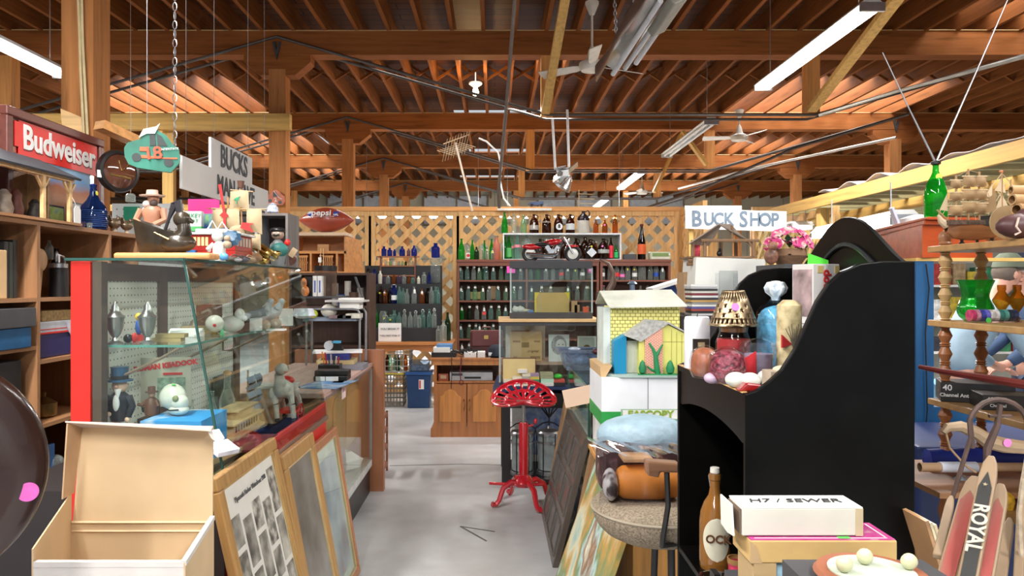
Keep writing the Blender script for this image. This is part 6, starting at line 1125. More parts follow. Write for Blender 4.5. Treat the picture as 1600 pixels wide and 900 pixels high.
# beer mirror
Xm = -2.30; m0 = Xm*FX/(5-VX); m1 = 4.30; t = T('beer_mirror','framed beer advertising mirror with a red Budweiser banner on the bookcase','mirror',(Xm,m0,zz0)); Lm = m1-m0; Hm = .55
FRM = wood((.13,.04,.03),.6,'y',.3)
part('frame',B(-.02,.02,0,Lm,0,.045).box(-.02,.02,0,Lm,Hm-.045,Hm).box(-.02,.02,0,.045,.045,Hm-.045).box(-.02,.02,Lm-.045,Lm,.045,Hm-.045),FRM,t,bev=.006)
part('mirror_glass',B(-.01,.0,.045,Lm-.045,.045,Hm-.045),mat((.62,.55,.48),.08,1),t)
part('landscape_print',B(0,.003,.25,Lm-.12,.05,.36),pattern('desert_view',lambda nt,b: (nt.links.new(ramp(nt,vmath(nt,'ADD',vmath(nt,'MULTIPLY',sep(nt,coords(nt))[2],2.2),vmath(nt,'MULTIPLY',noise(nt,coords(nt),6),.25)),[(.05,(.32,.22,.12)),(.5,(.45,.2,.1)),(.62,(.38,.13,.06)),(.72,(.12,.3,.55)),(.9,(.35,.55,.72))]),b.inputs['Base Color']))),t)
bn = part('red_banner',MB().prism([(.1,.33),(.1,.37),(.07,.37),(.07,.49),(.1,.49),(.1,.50),(Lm-.06,.50),(Lm-.06,.33)],'x',.004,.009),mat((.68,.02,.015),.35,var=.03),t)
text('Budweiser',.165,WHITE,(.011,.1+(Lm-.16)/2,.42),'+x',t,bold=.004,sx=.92)
text('Budweiser',.165,mat((.2,.01,.01),.5),(.0095,.104+(Lm-.16)/2,.415),'+x',t,bold=.005,sx=.92,name='lettering_shadow')
# far things behind
S('peg_panel','white pegboard panel beyond the bookcase','panel',B(X(175,5.6),X(285,5.6),5.6,5.62,0,Z(318,5.6)),pattern('pegboard_far',pegf((.66,.68,.68),(.2,.2,.2),.05,0,2)))
S('green_rack_card','bright green card hanging on the white pegboard','card',B(X(194,5.58),X(217,5.58),5.57,5.595,Z(352,5.58),Z(323,5.58)),mat((.01,.28,.16),.5))
t = T('hanging_spool','clear plastic bell hanging from a stick beside the oval clock','ornament',(X(204,4.7),4.7,Z(315,4.7))); part('bell',MB().lathe([(.03,0),(.03,.04),(.02,.05),(.005,.05)],n=14),GL['clear'],t); part('string',MB().tube([(0,0,.05),(0,0,1.6)],.002,4),STEEL,t)
# --------------------------------------------------------------- computer counter and cart
Yc0,Yc1 = 3.95,5.5; xc = -.913; t = T('shop_counter','glass-fronted sales counter with a pinkish top behind the display cabinet','counter',(0,0,0))
TP = wood((.45,.30,.26),.85,'y',.5)
part('top',B(-1.5,xc,Yc0,Yc1,.94,.967),TP,t,bev=.003); part('front_glass',B(xc-.012,xc-.006,Yc0,Yc1,.25,.94),PANE,t); part('base',B(-1.5,xc-.02,Yc0,Yc1,0,.2),BLACK,t); part('sill',B(-1.5,xc-.004,Yc0,Yc1,.2,.25),mat((.62,.62,.6),.5),t)
part('frame',B(xc-.02,xc-.002,Yc1-.02,Yc1,.25,.94).box(xc-.016,xc-.002,Yc0,Yc1,.925,.94),STEEL,t)
part('inner_deck',B(-1.5,xc-.03,Yc0,Yc1,.252,.262),mat((.55,.56,.52),.5),t); part('reflection_panel',B(-1.5,-1.02,Yc0,Yc1,.42,.9),mat((.40,.28,.13),.6,var=.05),t)  # beige back: cabinet reflection of the front glass put into its colour
for y in (4.2,4.62,5.03): part('reflected_arch',MB().prism([(y,.47),(y+.34,.47),(y+.34,.76)]+[(y+.17+.17*math.cos(q),.76+.08*math.sin(q)) for q in [PI*k/8 for k in range(1,8)]]+[(y,.76)],'x',-1.02,-1.012),mat((.42,.29,.14),.6,var=.04),t,bev=.006)  # media cabinet doors mirrored in the glass, modelled as raised arches
S('copper_plate','dull pink copper plate standing low inside the counter','plate',MB().lathe([(.001,0),(.11,-.004),(.12,.006),(.001,.01)],(0,0,.12),24,ax='x'),mat((.35,.2,.18),.4),(-.99,4.75,.262)); S('crumpled_paper','crumpled white paper inside the counter','paper',MB().lathe([(.03,0),(.1,.02),(.12,.08),(.05,.13),(.01,.1)],n=16,lobes=5,amp=.12),PAPER,(-1.0-.05,5.12,.262))
S('end_board','reddish wooden end board standing past the sales counter','board',B(-1.5,-.835,5.52,5.60,0,1.06),wood((.33,.13,.06),.65,'z',.45))
t = T('magazine_rack','small reddish slatted rack standing on the floor past the counter','rack',(X(595,5.95),5.9,0)); RW = wood((.26,.09,.05),.6,'z')
part('post',B(-.03,-.015,0,.02,0,.53),RW,t); part('post',B(.015,.03,0,.02,0,.5),RW,t)
for z in (.05,.2,.34,.46): part('slat',B(-.03,.03,0,.25,z,z+.03),RW,t)
part('post',B(-.03,-.015,.23,.25,0,.53),RW,t); part('post',B(.015,.03,.23,.25,0,.5),RW,t)
zc2 = .968
t = T('computer_cart','grey tubular metal stand with a basket shelf on the counter end','stand',(0,5.3,zc2)); GT = mat((.32,.33,.36),.35,.6); hc = Z(483,5.3)-zc2
for x0,y in ((X(562,5.3),0),(X(573,5.5)+.0,.16)):
    part('leg',MB().tube([(x0,y,0),(x0,y,hc-.03),(x0-.015,y,hc-.005),(x0-.05,y,hc),(x0-.33,y,hc)],.0085,8),GT,t); part('foot_cap',MB().lathe([(.012,0),(.012,.02)],(x0,y,0),10),BLACK,t)
part('leg',MB().tube([(x0-.40,0,0),(x0-.40,0,hc),(x0-.3,0,hc)],.0085,8).tube([(x0-.40,.16,0),(x0-.40,.16,hc),(x0-.3,.16,hc)],.0085,8),GT,t)
bz = Z(497,5.3)-zc2; part('basket',B(x0-.42,x0-.035,-.03,.2,bz-.02,bz),mat((.2,.25,.33),.5),t); part('top_board',B(x0-.26,x0+.02,-.03,.2,Z(472,5.3)-zc2,Z(469,5.3)-zc2),mat((.62,.62,.6),.4),t); part('bracket',B(x0-.16,x0-.02,.0,.15,hc,Z(472,5.3)-zc2),PAPER,t)
ZB = bz+zc2+.0005; ZTp = Z(469,5.3)+.001
S('keyboard_tray','white magazine pile lying on the stand top board','magazine',B(-.08,.08,-.05,.1,0,.014),PAPER,(X(548,5.35),5.35,ZTp)); 
S('leaning_frame','dark picture frame leaning back on the stand','picture frame',MB().prism([(-.1,0),(.09,0),(.03,.17),(.015,.17),(.07,.015),(-.1,.015)],'y',0,.02),DKG,(X(548,5.45),5.5,ZTp))
S('helmet','white ball-shaped helmet with tiny dark spots on the basket shelf','helmet',MB().ball((0,0,.05),(.06,.055,.05)),mat((.6,.58,.5),.35),(X(514,5.35),5.35,ZB+.0)); S('yellow_ball','neon yellow wrapped ball in the basket shelf','ball',MB().ball((0,0,.03),(.035,.03,.03)),mat((.45,.5,.03),.5,scale=20,var=.5),(X(491,5.3),5.27,ZB))
for i,(px,c) in enumerate(((527,(.3,.2,.22)),(540,(.05,.05,.06)),(553,(.6,.58,.5)))): S('booklet_pile',['purple-grey printed','thin black','cream'][i]+' booklet lying on the basket shelf','booklet',B(-.05,.05,-.05,.08,0,.02+.012*(i==2)),mat(c,.5,scale=25,var=.3),(X(px,5.3),5.3,ZB),group='booklets on the basket shelf')
S('crumpled_bag','crumpled white and blue paper bag at the end of the basket shelf','bag',MB().lathe([(.03,0),(.08,.02),(.06,.07),(.01,.06)],n=16,lobes=5,amp=.15),mat((.6,.65,.75),.5,scale=12,var=.4),(X(474,5.25),5.25,ZB))
its = [('ledger','thick blue ledger lying under white papers on the counter',508,575,.04,(.02,.03,.2),0),('ledger','grey magazine stack lowest on the counter end',530,580,.03,(.2,.2,.25),0)]
z = zc2
for i,(nm,lb,x0_,x1_,h,c,_) in enumerate((('magazine_stack','grey magazine bundle lowest in the counter heap',520,572,.035,(.22,.22,.26),0),('book','tan paperback in the counter heap',500,556,.03,(.5,.4,.2),0),('book','thick navy book under the white papers',512,548,.045,(.02,.03,.22),0),('paper_sheets','loose white papers topping the counter heap',492,566,.012,(.8,.8,.8),0))):
    S(nm,lb,'book' if i < 3 else 'paper',B((x0_-x1_)/2*5.2/FX,(x1_-x0_)/2*5.2/FX,-.1,.1,0,h),mat(c,.5,scale=20,var=.1),(X((x0_+x1_)/2,5.15),5.13,z),.06*i); z += h+.001
t = T('tape_dispenser','silver tape gun lying on the white papers','tape gun',(X(522,5.15),5.13,z)); part('roll',MB().lathe([(.018,-.02),(.032,-.02),(.032,.02),(.018,.02)],(-.03,0,.034),18,ax='y'),mat((.5,.52,.56),.3),t); part('body',MB().prism([(-.02,0),(.07,.0),(.06,.03),(.0,.06)],'y',-.015,.015),BLACK,t); part('blue_label',B(.0,.05,-.02,.02,.05,.066),mat((.1,.5,.8),.4),t)
t = T('pen_organizer','black desk organizer full of pens and scissors on the counter','organizer',(X(517,4.75),4.75,zc2)); part('tray',B(-.09,.075,-.07,.07,0,.035).box(-.08,.06,-.02,.07,.035,.07),BLACK,t,bev=.004)
for i,(x,c) in enumerate(((-.045,(.8,.25,.02)),(-.03,(.6,.03,.02)),(-.012,(.05,.06,.1)),(.0,(.6,.62,.65)),(.015,(.03,.03,.03)),(.028,(.55,.5,.4)),(.04,(.4,.03,.03)))): part('pen',MB().tube([(x,.02,.05),(x-.012+.004*i,.0,.15-.006*i)],.005,6),mat(c,.4),t)
t = T('cash_drawer','black cash box with white paper slips on the counter','cash box',(X(519,4.5),4.5,zc2)); part('body',B(-.1,.1,-.06,.08,0,.03).box(-.1,.1,-.02,.08,.03,.06),BLACK,t,bev=.004); part('paper_slip',B(-.085,-.03,-.064,-.06,.002,.028).box(-.025,.05,-.064,-.06,.002,.028),PAPER,t)
S('blue_poster','blue printed poster lying flat on the counter','poster',B(-.12,.12,-.18,.2,0,.002),pattern('blue_poster',blotf([(.03,.1,.3),(.05,.2,.45),(.3,.4,.5),(.04,.08,.25)],7)),(X(517,4.35)-.01,4.3,zc2),-.15); S('black_cable','loose grey cable and pen on the counter','cable',MB().tube([(0,0,.004),(.05,.05,.004),(.1,0,.004),(.06,-.06,.004)],.004,6),DKG,(-1.2,4.15,zc2))
t = T('price_note','pinkish white handwritten note hanging over the counter edge','note',(xc+.006,4.42,.969)); part('note',MB().box(-.06,.0,-.06,.06,0,.001).box(0,.002,-.06,.05,-.1,.001),mat((.75,.58,.56),.7),t); text('5 for 1',.03,mat((.5,.25,.3),.7),(.004,-.01,-.05),'+x',t)
t = T('coffee_jar','large clear plastic jar with a black lid behind the video boxes','jar',(X(509,5.7),5.7,Z(463,5.7))); part('body',MB().lathe([(.08,0),(.085,.02),(.085,.2),(.08,.205)],n=22),bglass((.7,.62,.55),(.3,.22,.18)),t); part('lid',MB().lathe([(.088,.2),(.088,.235),(.001,.24)],n=22),BLACK,t)
for i,px in enumerate((494,501.5)): 
    b_ = S('video_case',['white','blue-striped'][i]+' video case standing before the big clear jar','video case',B(-.016,.016,0,.12,0,.155),WHITE,(X(px,5.6),5.56,Z(463,5.6)),group='video cases'); part('spine_print',B(-.006,.006,-.002,0,.03,.12),mat((.1,.15,.45),.5),b_)
S('black_video_box','black box standing beside the white video cases','box',B(-.03,.03,0,.12,0,.15),BLACK,(X(484,5.6),5.56,Z(463,5.6))); S('toy_penguin','red, yellow and grey plastic toy beside the black box','toy',MB().ball((0,0,.04),(.03,.03,.04)).ball((-.01,0,.1),(.022,.02,.04)),mat((.6,.2,.05),.4,scale=14,var=.6),(X(477,5.5),5.5,Z(463,5.6)))
sbox('shelf_plank','dark shelf plank holding the video cases','shelf',462,530,463,466,5.5,.4,DKG)
# dark cabinet, barn and football
yb2 = 6.5; zb_ = Z(430,yb2); t = T('dark_cabinet','dark brown open cabinet standing behind the computer stand','cabinet',(0,yb2,0)); xa,xb_ = X(452,yb2),X(576,yb2); DC = wood((.06,.028,.018),.6,'z',.6)
part('carcass',B(xa,xa+.02,0,.4,0,zb_).box(xb_-.02,xb_,0,.4,0,zb_).box(xa+.02,xb_-.02,.38,.4,0,zb_).box(xa,xb_,0,.4,zb_,zb_+.02).box(xa+.02,xb_-.02,0,.38,Z(540,yb2)-.02,Z(540,yb2)).box(xa+.02,xb_-.02,0,.38,Z(478,yb2)-.02,Z(478,yb2)),DC,t)
for i,(px,w_,h,c) in enumerate(((520,.03,.2,(.35,.33,.3)),(531,.035,.1,(.03,.1,.3)),(540,.03,.22,(.5,.48,.44)),(550,.05,.12,(.1,.05,.03)),(560,.03,.16,(.3,.28,.26)))): S('mug',f'dusty canister on the dark cabinet shelf, {ORD[i]} from the clear jar','canister',MB().lathe([(w_,0),(w_,h),(w_*.8,h)],n=14),mat(c,.4),(X(px,yb2),yb2+.1,Z(478,yb2)),group='canisters in the dark cabinet')
zb2 = zb_+.021; t = T('toy_barn','open-front wooden toy barn with loft, ladder and slatted stalls','toy barn',(0,yb2+.02,zb2)); k = yb2/FX; x_ = lambda p: (p-VX)*k; z_ = lambda p: EYE-(p-VY)*k-zb2; OW = wood((.55,.24,.07),.7,'x',.5)
part('roof_board',B(x_(457),x_(541),-.02,.3,z_(368),z_(363)),wood((.62,.45,.3),.7,'x'),t); part('loft_floor',B(x_(453),x_(540),0,.3,z_(396),z_(392)),OW,t); part('base',B(x_(449),x_(556),-.01,.31,0,.012),OW,t)
part('side_wall',MB().add([(x_(537),0,.012),(x_(556),.3,.012),(x_(552),.3,z_(372)),(x_(537),0,z_(369)),(x_(541),0,.012),(x_(558),.3,.012),(x_(554),.3,z_(372)),(x_(541),0,z_(369))],[(0,1,2,3),(4,7,6,5),(0,4,5,1),(1,5,6,2),(2,6,7,3),(3,7,4,0)]),OW,t)
part('side_wall',MB().prism([(x_(449),.012),(x_(452),.012),(x_(461),z_(369)),(x_(458),z_(369))],'y',0,.3),OW,t); part('back_wall',B(x_(452),x_(540),.29,.3,.012,z_(368)),wood((.42,.18,.06),.7,'x'),t)
for a_,b_ in ((464,480),(504,520)):
    mb = MB()
    for i in range(5): mb.box(x_(a_)+i*(b_-a_)*k/5,x_(a_)+(i+.5)*(b_-a_)*k/5,0,.006,.02,z_(402))
    mb.box(x_(a_),x_(b_),0,.006,z_(402),z_(399)); mb.box(x_(a_),x_(b_),0,.006,z_(411),z_(409)); part('stall_slats',mb,OW,t)
part('ladder',MB().bar((x_(499),-.01,.012),(x_(501),-.01,z_(388)),.006,.006).bar((x_(505),-.01,.012),(x_(505),-.01,z_(388)),.006,.006).box(x_(499),x_(505),-.012,-.006,z_(400),z_(399)).box(x_(499),x_(505),-.012,-.006,z_(408),z_(407)).box(x_(499),x_(505),-.012,-.006,z_(416),z_(415)),PINE,t)
part('loft_box',B(x_(493),x_(511),.05,.12,z_(392),z_(381)),wood((.5,.26,.1),.7,'x'),t); part('price_tag',B(x_(497),x_(502),-.016,-.014,z_(410),z_(402)),PAPER,t); [part('divider',B(x_(q),x_(q+3),0,.29,.012,z_(396)),OW,t) for q in (483,524)]
yf2 = yb2+.15; t = T('toy_football','big red-brown inflatable football with soft drink print on the toy barn','football',(X(510,yf2),yf2,Z(344,yf2))); FB = mat((.36,.055,.025),.35,coat=.3); a_ = .5*86*yf2/FX; r_ = 19.5*yf2/FX
part('ball',MB().lathe([(max(.001,r_*(math.cos(PI/2*q))**.8),a_*q) for q in [-1+2*k/22 for k in range(23)]],(0,0,0),28,ax='x'),FB,t)
def on_ball(x,z): 
    rr = r_*(math.cos(PI/2*x/a_))**.8; return -math.sqrt(max(.0001,rr*rr-z*z))-.004
text('pepsi',.085,WHITE,(-.02,on_ball(-.02,.05)-.008,.055),parent=t,bold=.0015,rot=(PI/2-.5,0,0)); part('round_logo',MB().lathe([(.001,-.002),(.026,-.002),(.026,.0)],(0,0,0),20,ax='y').xf(Matrix.Translation((-.125,on_ball(-.125,.05)-.004,.05)) @ Matrix.Rotation(-.5,4,'X')),mat((.75,.75,.8),.4),t); part('round_logo_wave',MB().prism([(-.024,-.008),(0,-.002),(.024,.012),(.018,-.018),(0,-.026),(-.018,-.02)],'y',-.004,-.002).xf(Matrix.Translation((-.125,on_ball(-.125,.05)-.004,.05)) @ Matrix.Rotation(-.5,4,'X')),mat((.02,.06,.4),.4),t)
part('shield_logo',MB().prism([(-.024,.026),(0,.03),(.024,.026),(.024,-.01),(0,-.03),(-.024,-.01)],'y',-.002,0).xf(Matrix.Translation((.105,on_ball(.105,.045)-.004,.045)) @ Matrix.Rotation(-.5,4,'X')),mat((.04,.06,.3),.4),t); text('NFL',.026,WHITE,(.105,on_ball(.105,.045)-.01,.04),parent=t,bold=.001,rot=(PI/2-.5,0,0)); text('THE OFFICIAL SOFT DRINK OF THE',.012,WHITE,(0,on_ball(0,.02)-.004,.022),parent=t,rot=(PI/2-.2,0,0))
# ================================================================ near left: carton, frames, round table top
t = T('open_carton','open brown cardboard carton with its lid flap standing up','box',(0,0,0)); xa,xb_ = X(112,2.0),X(332,2.0); ya_,yb_ = 1.72,2.0; zr = Z(880,1.72); zh = Z(816,2.0)-.0
KI = mat((.60,.43,.25),.8,var=.10,scale=4); KO = mat((.58,.55,.52),.8,var=.05); fx0,fx1 = X(52,1.72),X(287,1.72)
part('back_panel',B(xa,xb_,yb_-.004,yb_,.56,zh),KI,t); part('front_panel',B(fx0,fx1,ya_,ya_+.004,.56,zr),KO,t)
part('front_lip',MB().bar((fx0,ya_+.006,zr-.003),(fx1,ya_+.006,zr-.003),.014,.012),KO,t)
part('side_panel',MB().add([(xa,yb_,.56),(xa,yb_,Z(770,2.0)),(fx0,ya_,Z(858,1.72)),(fx0,ya_,.56),(xa-.004,yb_,.56),(xa-.004,yb_,Z(770,2.0)),(fx0-.004,ya_,Z(858,1.72)),(fx0-.004,ya_,.56)],[(0,1,2,3),(4,7,6,5),(0,4,5,1),(1,5,6,2),(2,6,7,3),(3,7,4,0)]),KI,t)
part('side_panel',MB().add([(xb_,yb_,.56),(xb_,yb_,zh+.01),(fx1,ya_,zr),(fx1,ya_,.56),(xb_+.004,yb_,.56),(xb_+.004,yb_,zh+.01),(fx1+.004,ya_,zr),(fx1+.004,ya_,.56)],[(0,1,2,3),(4,7,6,5),(0,4,5,1),(1,5,6,2),(2,6,7,3),(3,7,4,0)]),KI,t)
part('side_lip',MB().bar((xb_+.0,yb_,zh+.012),(fx1,ya_,zr),.012,.012),KO,t)
part('bottom_panel',B(fx0,xb_,ya_,yb_,.555,.56),KI,t)
ztl = Z(670,2.0); tl = .035
part('lid',MB().add([(xa+.003,yb_,zh),(xb_,yb_,zh),(X(325,2.0),yb_+tl,ztl),(X(115,2.0),yb_+tl,ztl)]+[(xa+.003,yb_+.005,zh),(xb_,yb_+.005,zh),(X(325,2.0),yb_+tl+.005,ztl),(X(115,2.0),yb_+tl+.005,ztl)],[(0,1,2,3),(4,7,6,5),(0,4,5,1),(1,5,6,2),(2,6,7,3),(3,7,4,0)]),KI,t)
part('lid_crease',MB().tube([(xa+.004,yb_-.006,zh+.002),(xb_,yb_-.006,zh+.002)],.004,5).tube([(xa+.004,yb_-.006,zh-.022),(xb_,yb_-.006,zh-.022)],.003,5),mat((.70,.53,.33),.8),t)
part('lid_flap',MB().add([(X(96,1.95),yb_-.05,Z(780,1.95)),(xa+.003,yb_,Z(770,2.0)),(X(115,2.0),yb_+tl,ztl),(X(97,1.95),yb_-.03,Z(664,1.95))],[(0,1,2,3)]),mat((.5,.32,.18),.8),t).modifiers.new('s','SOLIDIFY').thickness = .004
part('lid_flap',MB().add([(X(95,1.95),yb_-.03,Z(660,1.95)),(X(325,1.95),yb_-.03,Z(674,1.95)),(X(325,2.0),yb_+tl,ztl-.0),(X(115,2.0),yb_+tl,ztl)],[(0,1,2,3)]),mat((.52,.42,.36),.8),t).modifiers.new('s','SOLIDIFY').thickness = .004
part('torn_corner',MB().prism([(0,0),(.03,.005),(.045,-.02),(.03,-.035),(.01,-.02)],'y',0,.004).xf(Matrix.Translation((X(322,1.97),yb_-.02,ztl-.002))),mat((.7,.66,.62),.8),t)
S('wooden_chest','low reddish wooden chest under the open cardboard carton','chest',B(-1.28,-.70,1.60,2.12,0,.553),wood((.35,.16,.06),.65,'x',.5),bev=.006)
S('carton_pack','white and grey printed flat pack lying against the cabinet by the carton','box',B(-.035,.035,-.04,.04,-.008,.008),mat((.6,.62,.7),.5,scale=16,var=.3),P(348,700,2.41),-.6,ry=.35)
# frames leaning to -X on the cabinet
def frame(label,xt,xb2,y0,y1,zt_,zb2_,wf,m,art,gold=None):
    """leaning frame: top edge at x=xt,z=zt_, bottom x=xb2,z=zb2_; local u along Y, v up the face, w = +X outward"""
    dx_,dz_ = xt-xb2,zt_-zb2_; H = math.hypot(dx_,dz_); t = T('picture_frame',label,'picture frame',(xb2,y0,zb2_)); t.rotation_euler = (0,math.atan2(dx_,dz_),0); W = y1-y0
    part('frame',B(-.02,.012,0,W,0,wf).box(-.02,.012,0,W,H-wf,H).box(-.02,.012,0,wf,wf,H-wf).box(-.02,.012,W-wf,W,wf,H-wf),m,t,bev=.006)
    part('inner_trim',B(-.004,.006,wf,W-wf,wf,wf+.008).box(-.004,.006,wf,W-wf,H-wf-.008,H-wf).box(-.004,.006,wf,wf+.008,wf,H-wf).box(-.004,.006,W-wf-.008,W-wf,wf,H-wf),gold or mat((.55,.4,.2),.4),t)
    art(t,wf+.008,W-wf-.008,wf+.008,H-wf-.008); return t
OAK = wood((.38,.21,.07),.7,'z',.4,2); DOAK = wood((.36,.15,.07),.7,'z',.4,2)
def photos(t,u0,u1,v0,v1):
    part('mount',B(-.006,-.003,u0,u1,v0,v1),mat((.68,.66,.60),.7,var=.04),t); text('Plymouth Harbor Waterfront 1900',.024,mat((.1,.1,.1),.6),(.001,(u0+u1)/2-.02,v1-.055),'+x',t,sx=.9)
    rr = random.Random(3); W = u1-u0; tiles = []
    for c in range(5):
        v = v1-.10-(.03 if c % 2 else 0)+(.06 if c == 4 else 0)
        while v > v0+.08:
            h = rr.choice((.1,.13,.16)); w_ = W/5-.022; tiles.append((u0+.012+c*W/5,u0+.012+c*W/5+w_,max(v0+.01,v-h),v)); v -= h+.02
    for i,(a_,b_,c_,d_) in enumerate(tiles):
        s_ = rr.uniform(10,22); g = rr.uniform(.28,.5)
        key = i % 5
        m = PHO[key]; part('photograph',B(-.003,-.001,a_,b_,c_,d_),m,t)
PHO = [pattern('old_photo',blotf([(.03,.028,.025),(.16,.15,.13),(.40,.38,.33),(.58,.55,.48)],s_,.5)) for s_ in (9,13,17,22,28)]
frame('oak frame of many small black and white waterfront photographs',-.86,-.655,2.24,2.85,.96,.03,.045,OAK,photos,mat((.45,.28,.1),.4))
def grey(t,u0,u1,v0,v1): part('picture',B(-.006,-.003,u0,u1,v0,v1),pattern('dim_picture',blotf([(.10,.08,.06),(.22,.2,.18),(.3,.29,.28)],3)),t)
frame('oak frame mostly hidden between the two leaning pictures',-.862,-.71,2.95,3.45,.86,.04,.06,OAK,grey)
def bluep(t,u0,u1,v0,v1):
    part('mat_board',B(-.008,-.005,u0,u1,v0,v1),mat((.6,.6,.52),.7),t); part('picture',B(-.005,-.003,u0+.05,u1-.05,v0+.05,v1-.06),pattern('misty_print',blotf([(.14,.18,.27),(.30,.34,.42),(.50,.52,.57),(.36,.36,.44),(.34,.13,.14)],3.0,.35)),t); part('cover_glass',B(-.001,.001,u0,u1,v0,v1),PANE,t)
frame('narrow walnut frame of a misty blue print, farthest of the leaning pictures',-.865,-.735,3.42,3.98,.785,.0,.04,DOAK,bluep,mat((.5,.38,.2),.35))
# round dark table top with a pink sticker
t = T('round_table_top','dark mahogany round tabletop with moulded rim and a pink dot sticker','table',(X(-150,1.42),1.42,Z(745,1.42)),.6); t.scale = (.95,.95,.95); MH = mat((.024,.009,.006),.25,var=.25,scale=3,coat=.3)
prof = [(.001,-.004),(.12,-.006),(.135,-.012),(.15,-.008),(.165,-.016),(.185,-.03),(.205,-.03),(.225,-.022),(.24,-.02),(.25,-.012),(.253,.0),(.245,.015),(.001,.02)]
part('top',MB().lathe(prof,n=72,ax='y'),MH,t,sub=0); part('sticker',MB().lathe([(.0005,-.0015),(.0205,-.0015),(.0205,.0)],n=24,ax='y').xf(Matrix.Translation((.212,-.0275,-.058))),mat((.62,.11,.42),.7,var=.12,scale=60),t)
part('pedestal',MB().lathe([(.03,0),(.045,.15),(.03,.3),(.05,.4),(.03,.62)],(.0,.06,-.62-.56),18),MH,t)
for k in range(3): part('leg',MB().tube([(0,.06,-.95),(.12*math.cos(k*2.09+.5),.06+.12*math.sin(k*2.09+.5),-.98),(.24*math.cos(k*2.09+.5),.06+.24*math.sin(k*2.09+.5),-1.165)],[.03,.025,.015],8),MH,t)
# ================================================================ right: black hutch and what stands on it
YN,YF = 1.70,2.32; XF,XB = .58,.972; HB_ = mat((.003,.0028,.0026),.33,var=.3); HB_.node_tree.nodes['Principled BSDF'].inputs['Specular IOR Level'].default_value = .13; ZS = 1.298
t = T('black_hutch','tall glossy black hutch with scrolled sides and an arched crest','hutch',(0,0,0))
def side(y0,y1,X0=XF,X1=XB):
    # profile in the x,z plane from the picture of the near side
    pr = [(1165,900+260),(1165,616),(1183,610),(1200,598),(1222,578),(1243,545),(1260,508),(1277,470),(1295,443),(1316,424),(1345,412),(1380,408),(1430,408),(1430,1160)]
    return MB().prism([(X(px,YN),Z(py,YN)) for px,py in pr],'y',y0,y1)
part('side_panel',side(YN,YN+.018),HB_,t,bev=.003); part('side_panel',side(YF,YF+.018),HB_,t,bev=.003)
crest = [(YN+.018,.3),(YN+.018,1.60)]+[(YN+.018+(YF-YN-.018)*u,1.60+.135*math.sin(PI*u)**1.35) for u in [k/24 for k in range(1,24)]]+[(YF,1.60),(YF,.3)]
part('back_panel',MB().prism(crest,'x',XB-.014,XB),HB_,t,bev=.002)
part('crest_molding',MB().tube([(XB-.018,YN+.1+(YF-YN-.2)*u,1.575+.085*math.sin(PI*u)**1.2) for u in [k/20 for k in range(21)]],.006,6),mat((.03,.035,.035),.2),t)
part('shelf',B(XF+.0,XB-.014,YN+.018,YF,ZS-.018,ZS),HB_,t); part('worn_shelf_edge',B(XF-.002,XF+.012,YN+.02,YF,ZS-.001,ZS+.0012),wood((.55,.32,.12),.7,'y',.6),t)
part('apron',MB().prism([(YN+.018,ZS-.018),(YF,ZS-.018),(YF,ZS-.12)]+[(YF-.03-(YF-YN-.07)*u,ZS-.12+.028*math.sin(PI*u)**.8) for u in [k/16 for k in range(0,17)]]+[(YN+.018,ZS-.12)],'x',XF+.004,XF+.016),HB_,t)
ZL = Z(852,YF); part('lower_shelf',B(XF,XB-.014,YN+.018,YF,ZL-.018,ZL),HB_,t,bev=.002)
part('upper_shelf',B(XB-.17,XB-.014,YN+.018,YF,1.425,1.44),mat((.6,.6,.6),.4),t) if False else None
# candles and so on
def onh(px,Y): return (X(px,Y),Y,ZS+.0015)
WAX = mat((.72,.72,.76),.35,var=.04)
yk = 2.22; t = T('pillar_candle','tall white pillar candle with a dark label at the hutch shelf end','candle',(X(1089,yk),yk,ZS+.0015)); r = 19.5*yk/FX; h = Z(495,yk)-ZS
part('wax',MB().lathe([(r*.97,0),(r,.004),(r,h-.012),(r*.93,h-.002),(r*.8,h),(.004,h-.004)],n=28),WAX,t); part('label',MB().prism([(-.022,.012),(.026,.012),(.026,.09),(-.022,.09)],'y',-r-.0015,-r+.006),mat((.025,.018,.012),.4),t); part('label_print',B(-.008,.012,-r-.003,-r-.001,.06,.08),mat((.4,.3,.15),.4),t); part('wick',MB().tube([(0,0,h-.004),(.002,0,h+.008)],.0015,5),BLACK,t)
# jar candle with pierced brass shade
yk = 2.12; t = T('jar_candle','red jar candle under a pierced brass cone shade with a pink sticker','candle',onh(1146,yk)); r = 27*yk/FX
part('glass_jar',MB().lathe([(r*.96,0),(r,.008),(r,.085),(r*.85,.105),(r*.78,.115),(r*.82,.13)],n=28,cap=False),GLASS,t); part('wax',MB().lathe([(r*.92,.004),(r*.93,.095),(.001,.095)],n=28),mat((.42,.03,.035),.4),t); part('glass_rim',MB().lathe([(r*.82,.13),(r*.85,.135),(r*.78,.14)],n=28,cap=False),BRASS,t)
r0,r1,z0,z1 = 25*yk/FX*1.50,25*yk/FX*.66,.135,.235
NA = 60; v = []; f = []; rows_ = [0,.06,.20,.24,.34,.38,.47,.51,.60,.64,.76,.94,1]
for j,q in enumerate(rows_):
    for i in range(NA): a_ = 2*PI*i/NA; rr = r0+(r1-r0)*q; v.append((rr*math.cos(a_),rr*math.sin(a_),z0+(z1-z0)*q))
for j in range(len(rows_)-1):
    for i in range(NA):
        hole = (j == 1 and i % 2) or (j == 10 and i % 2) or (j == 3 and i % 6 == 1) or (j == 5 and i % 6 == 4) or (j == 7 and i % 6 == 1) 
        if not hole: f.append((j*NA+i,j*NA+(i+1)%NA,(j+1)*NA+(i+1)%NA,(j+1)*NA+i))
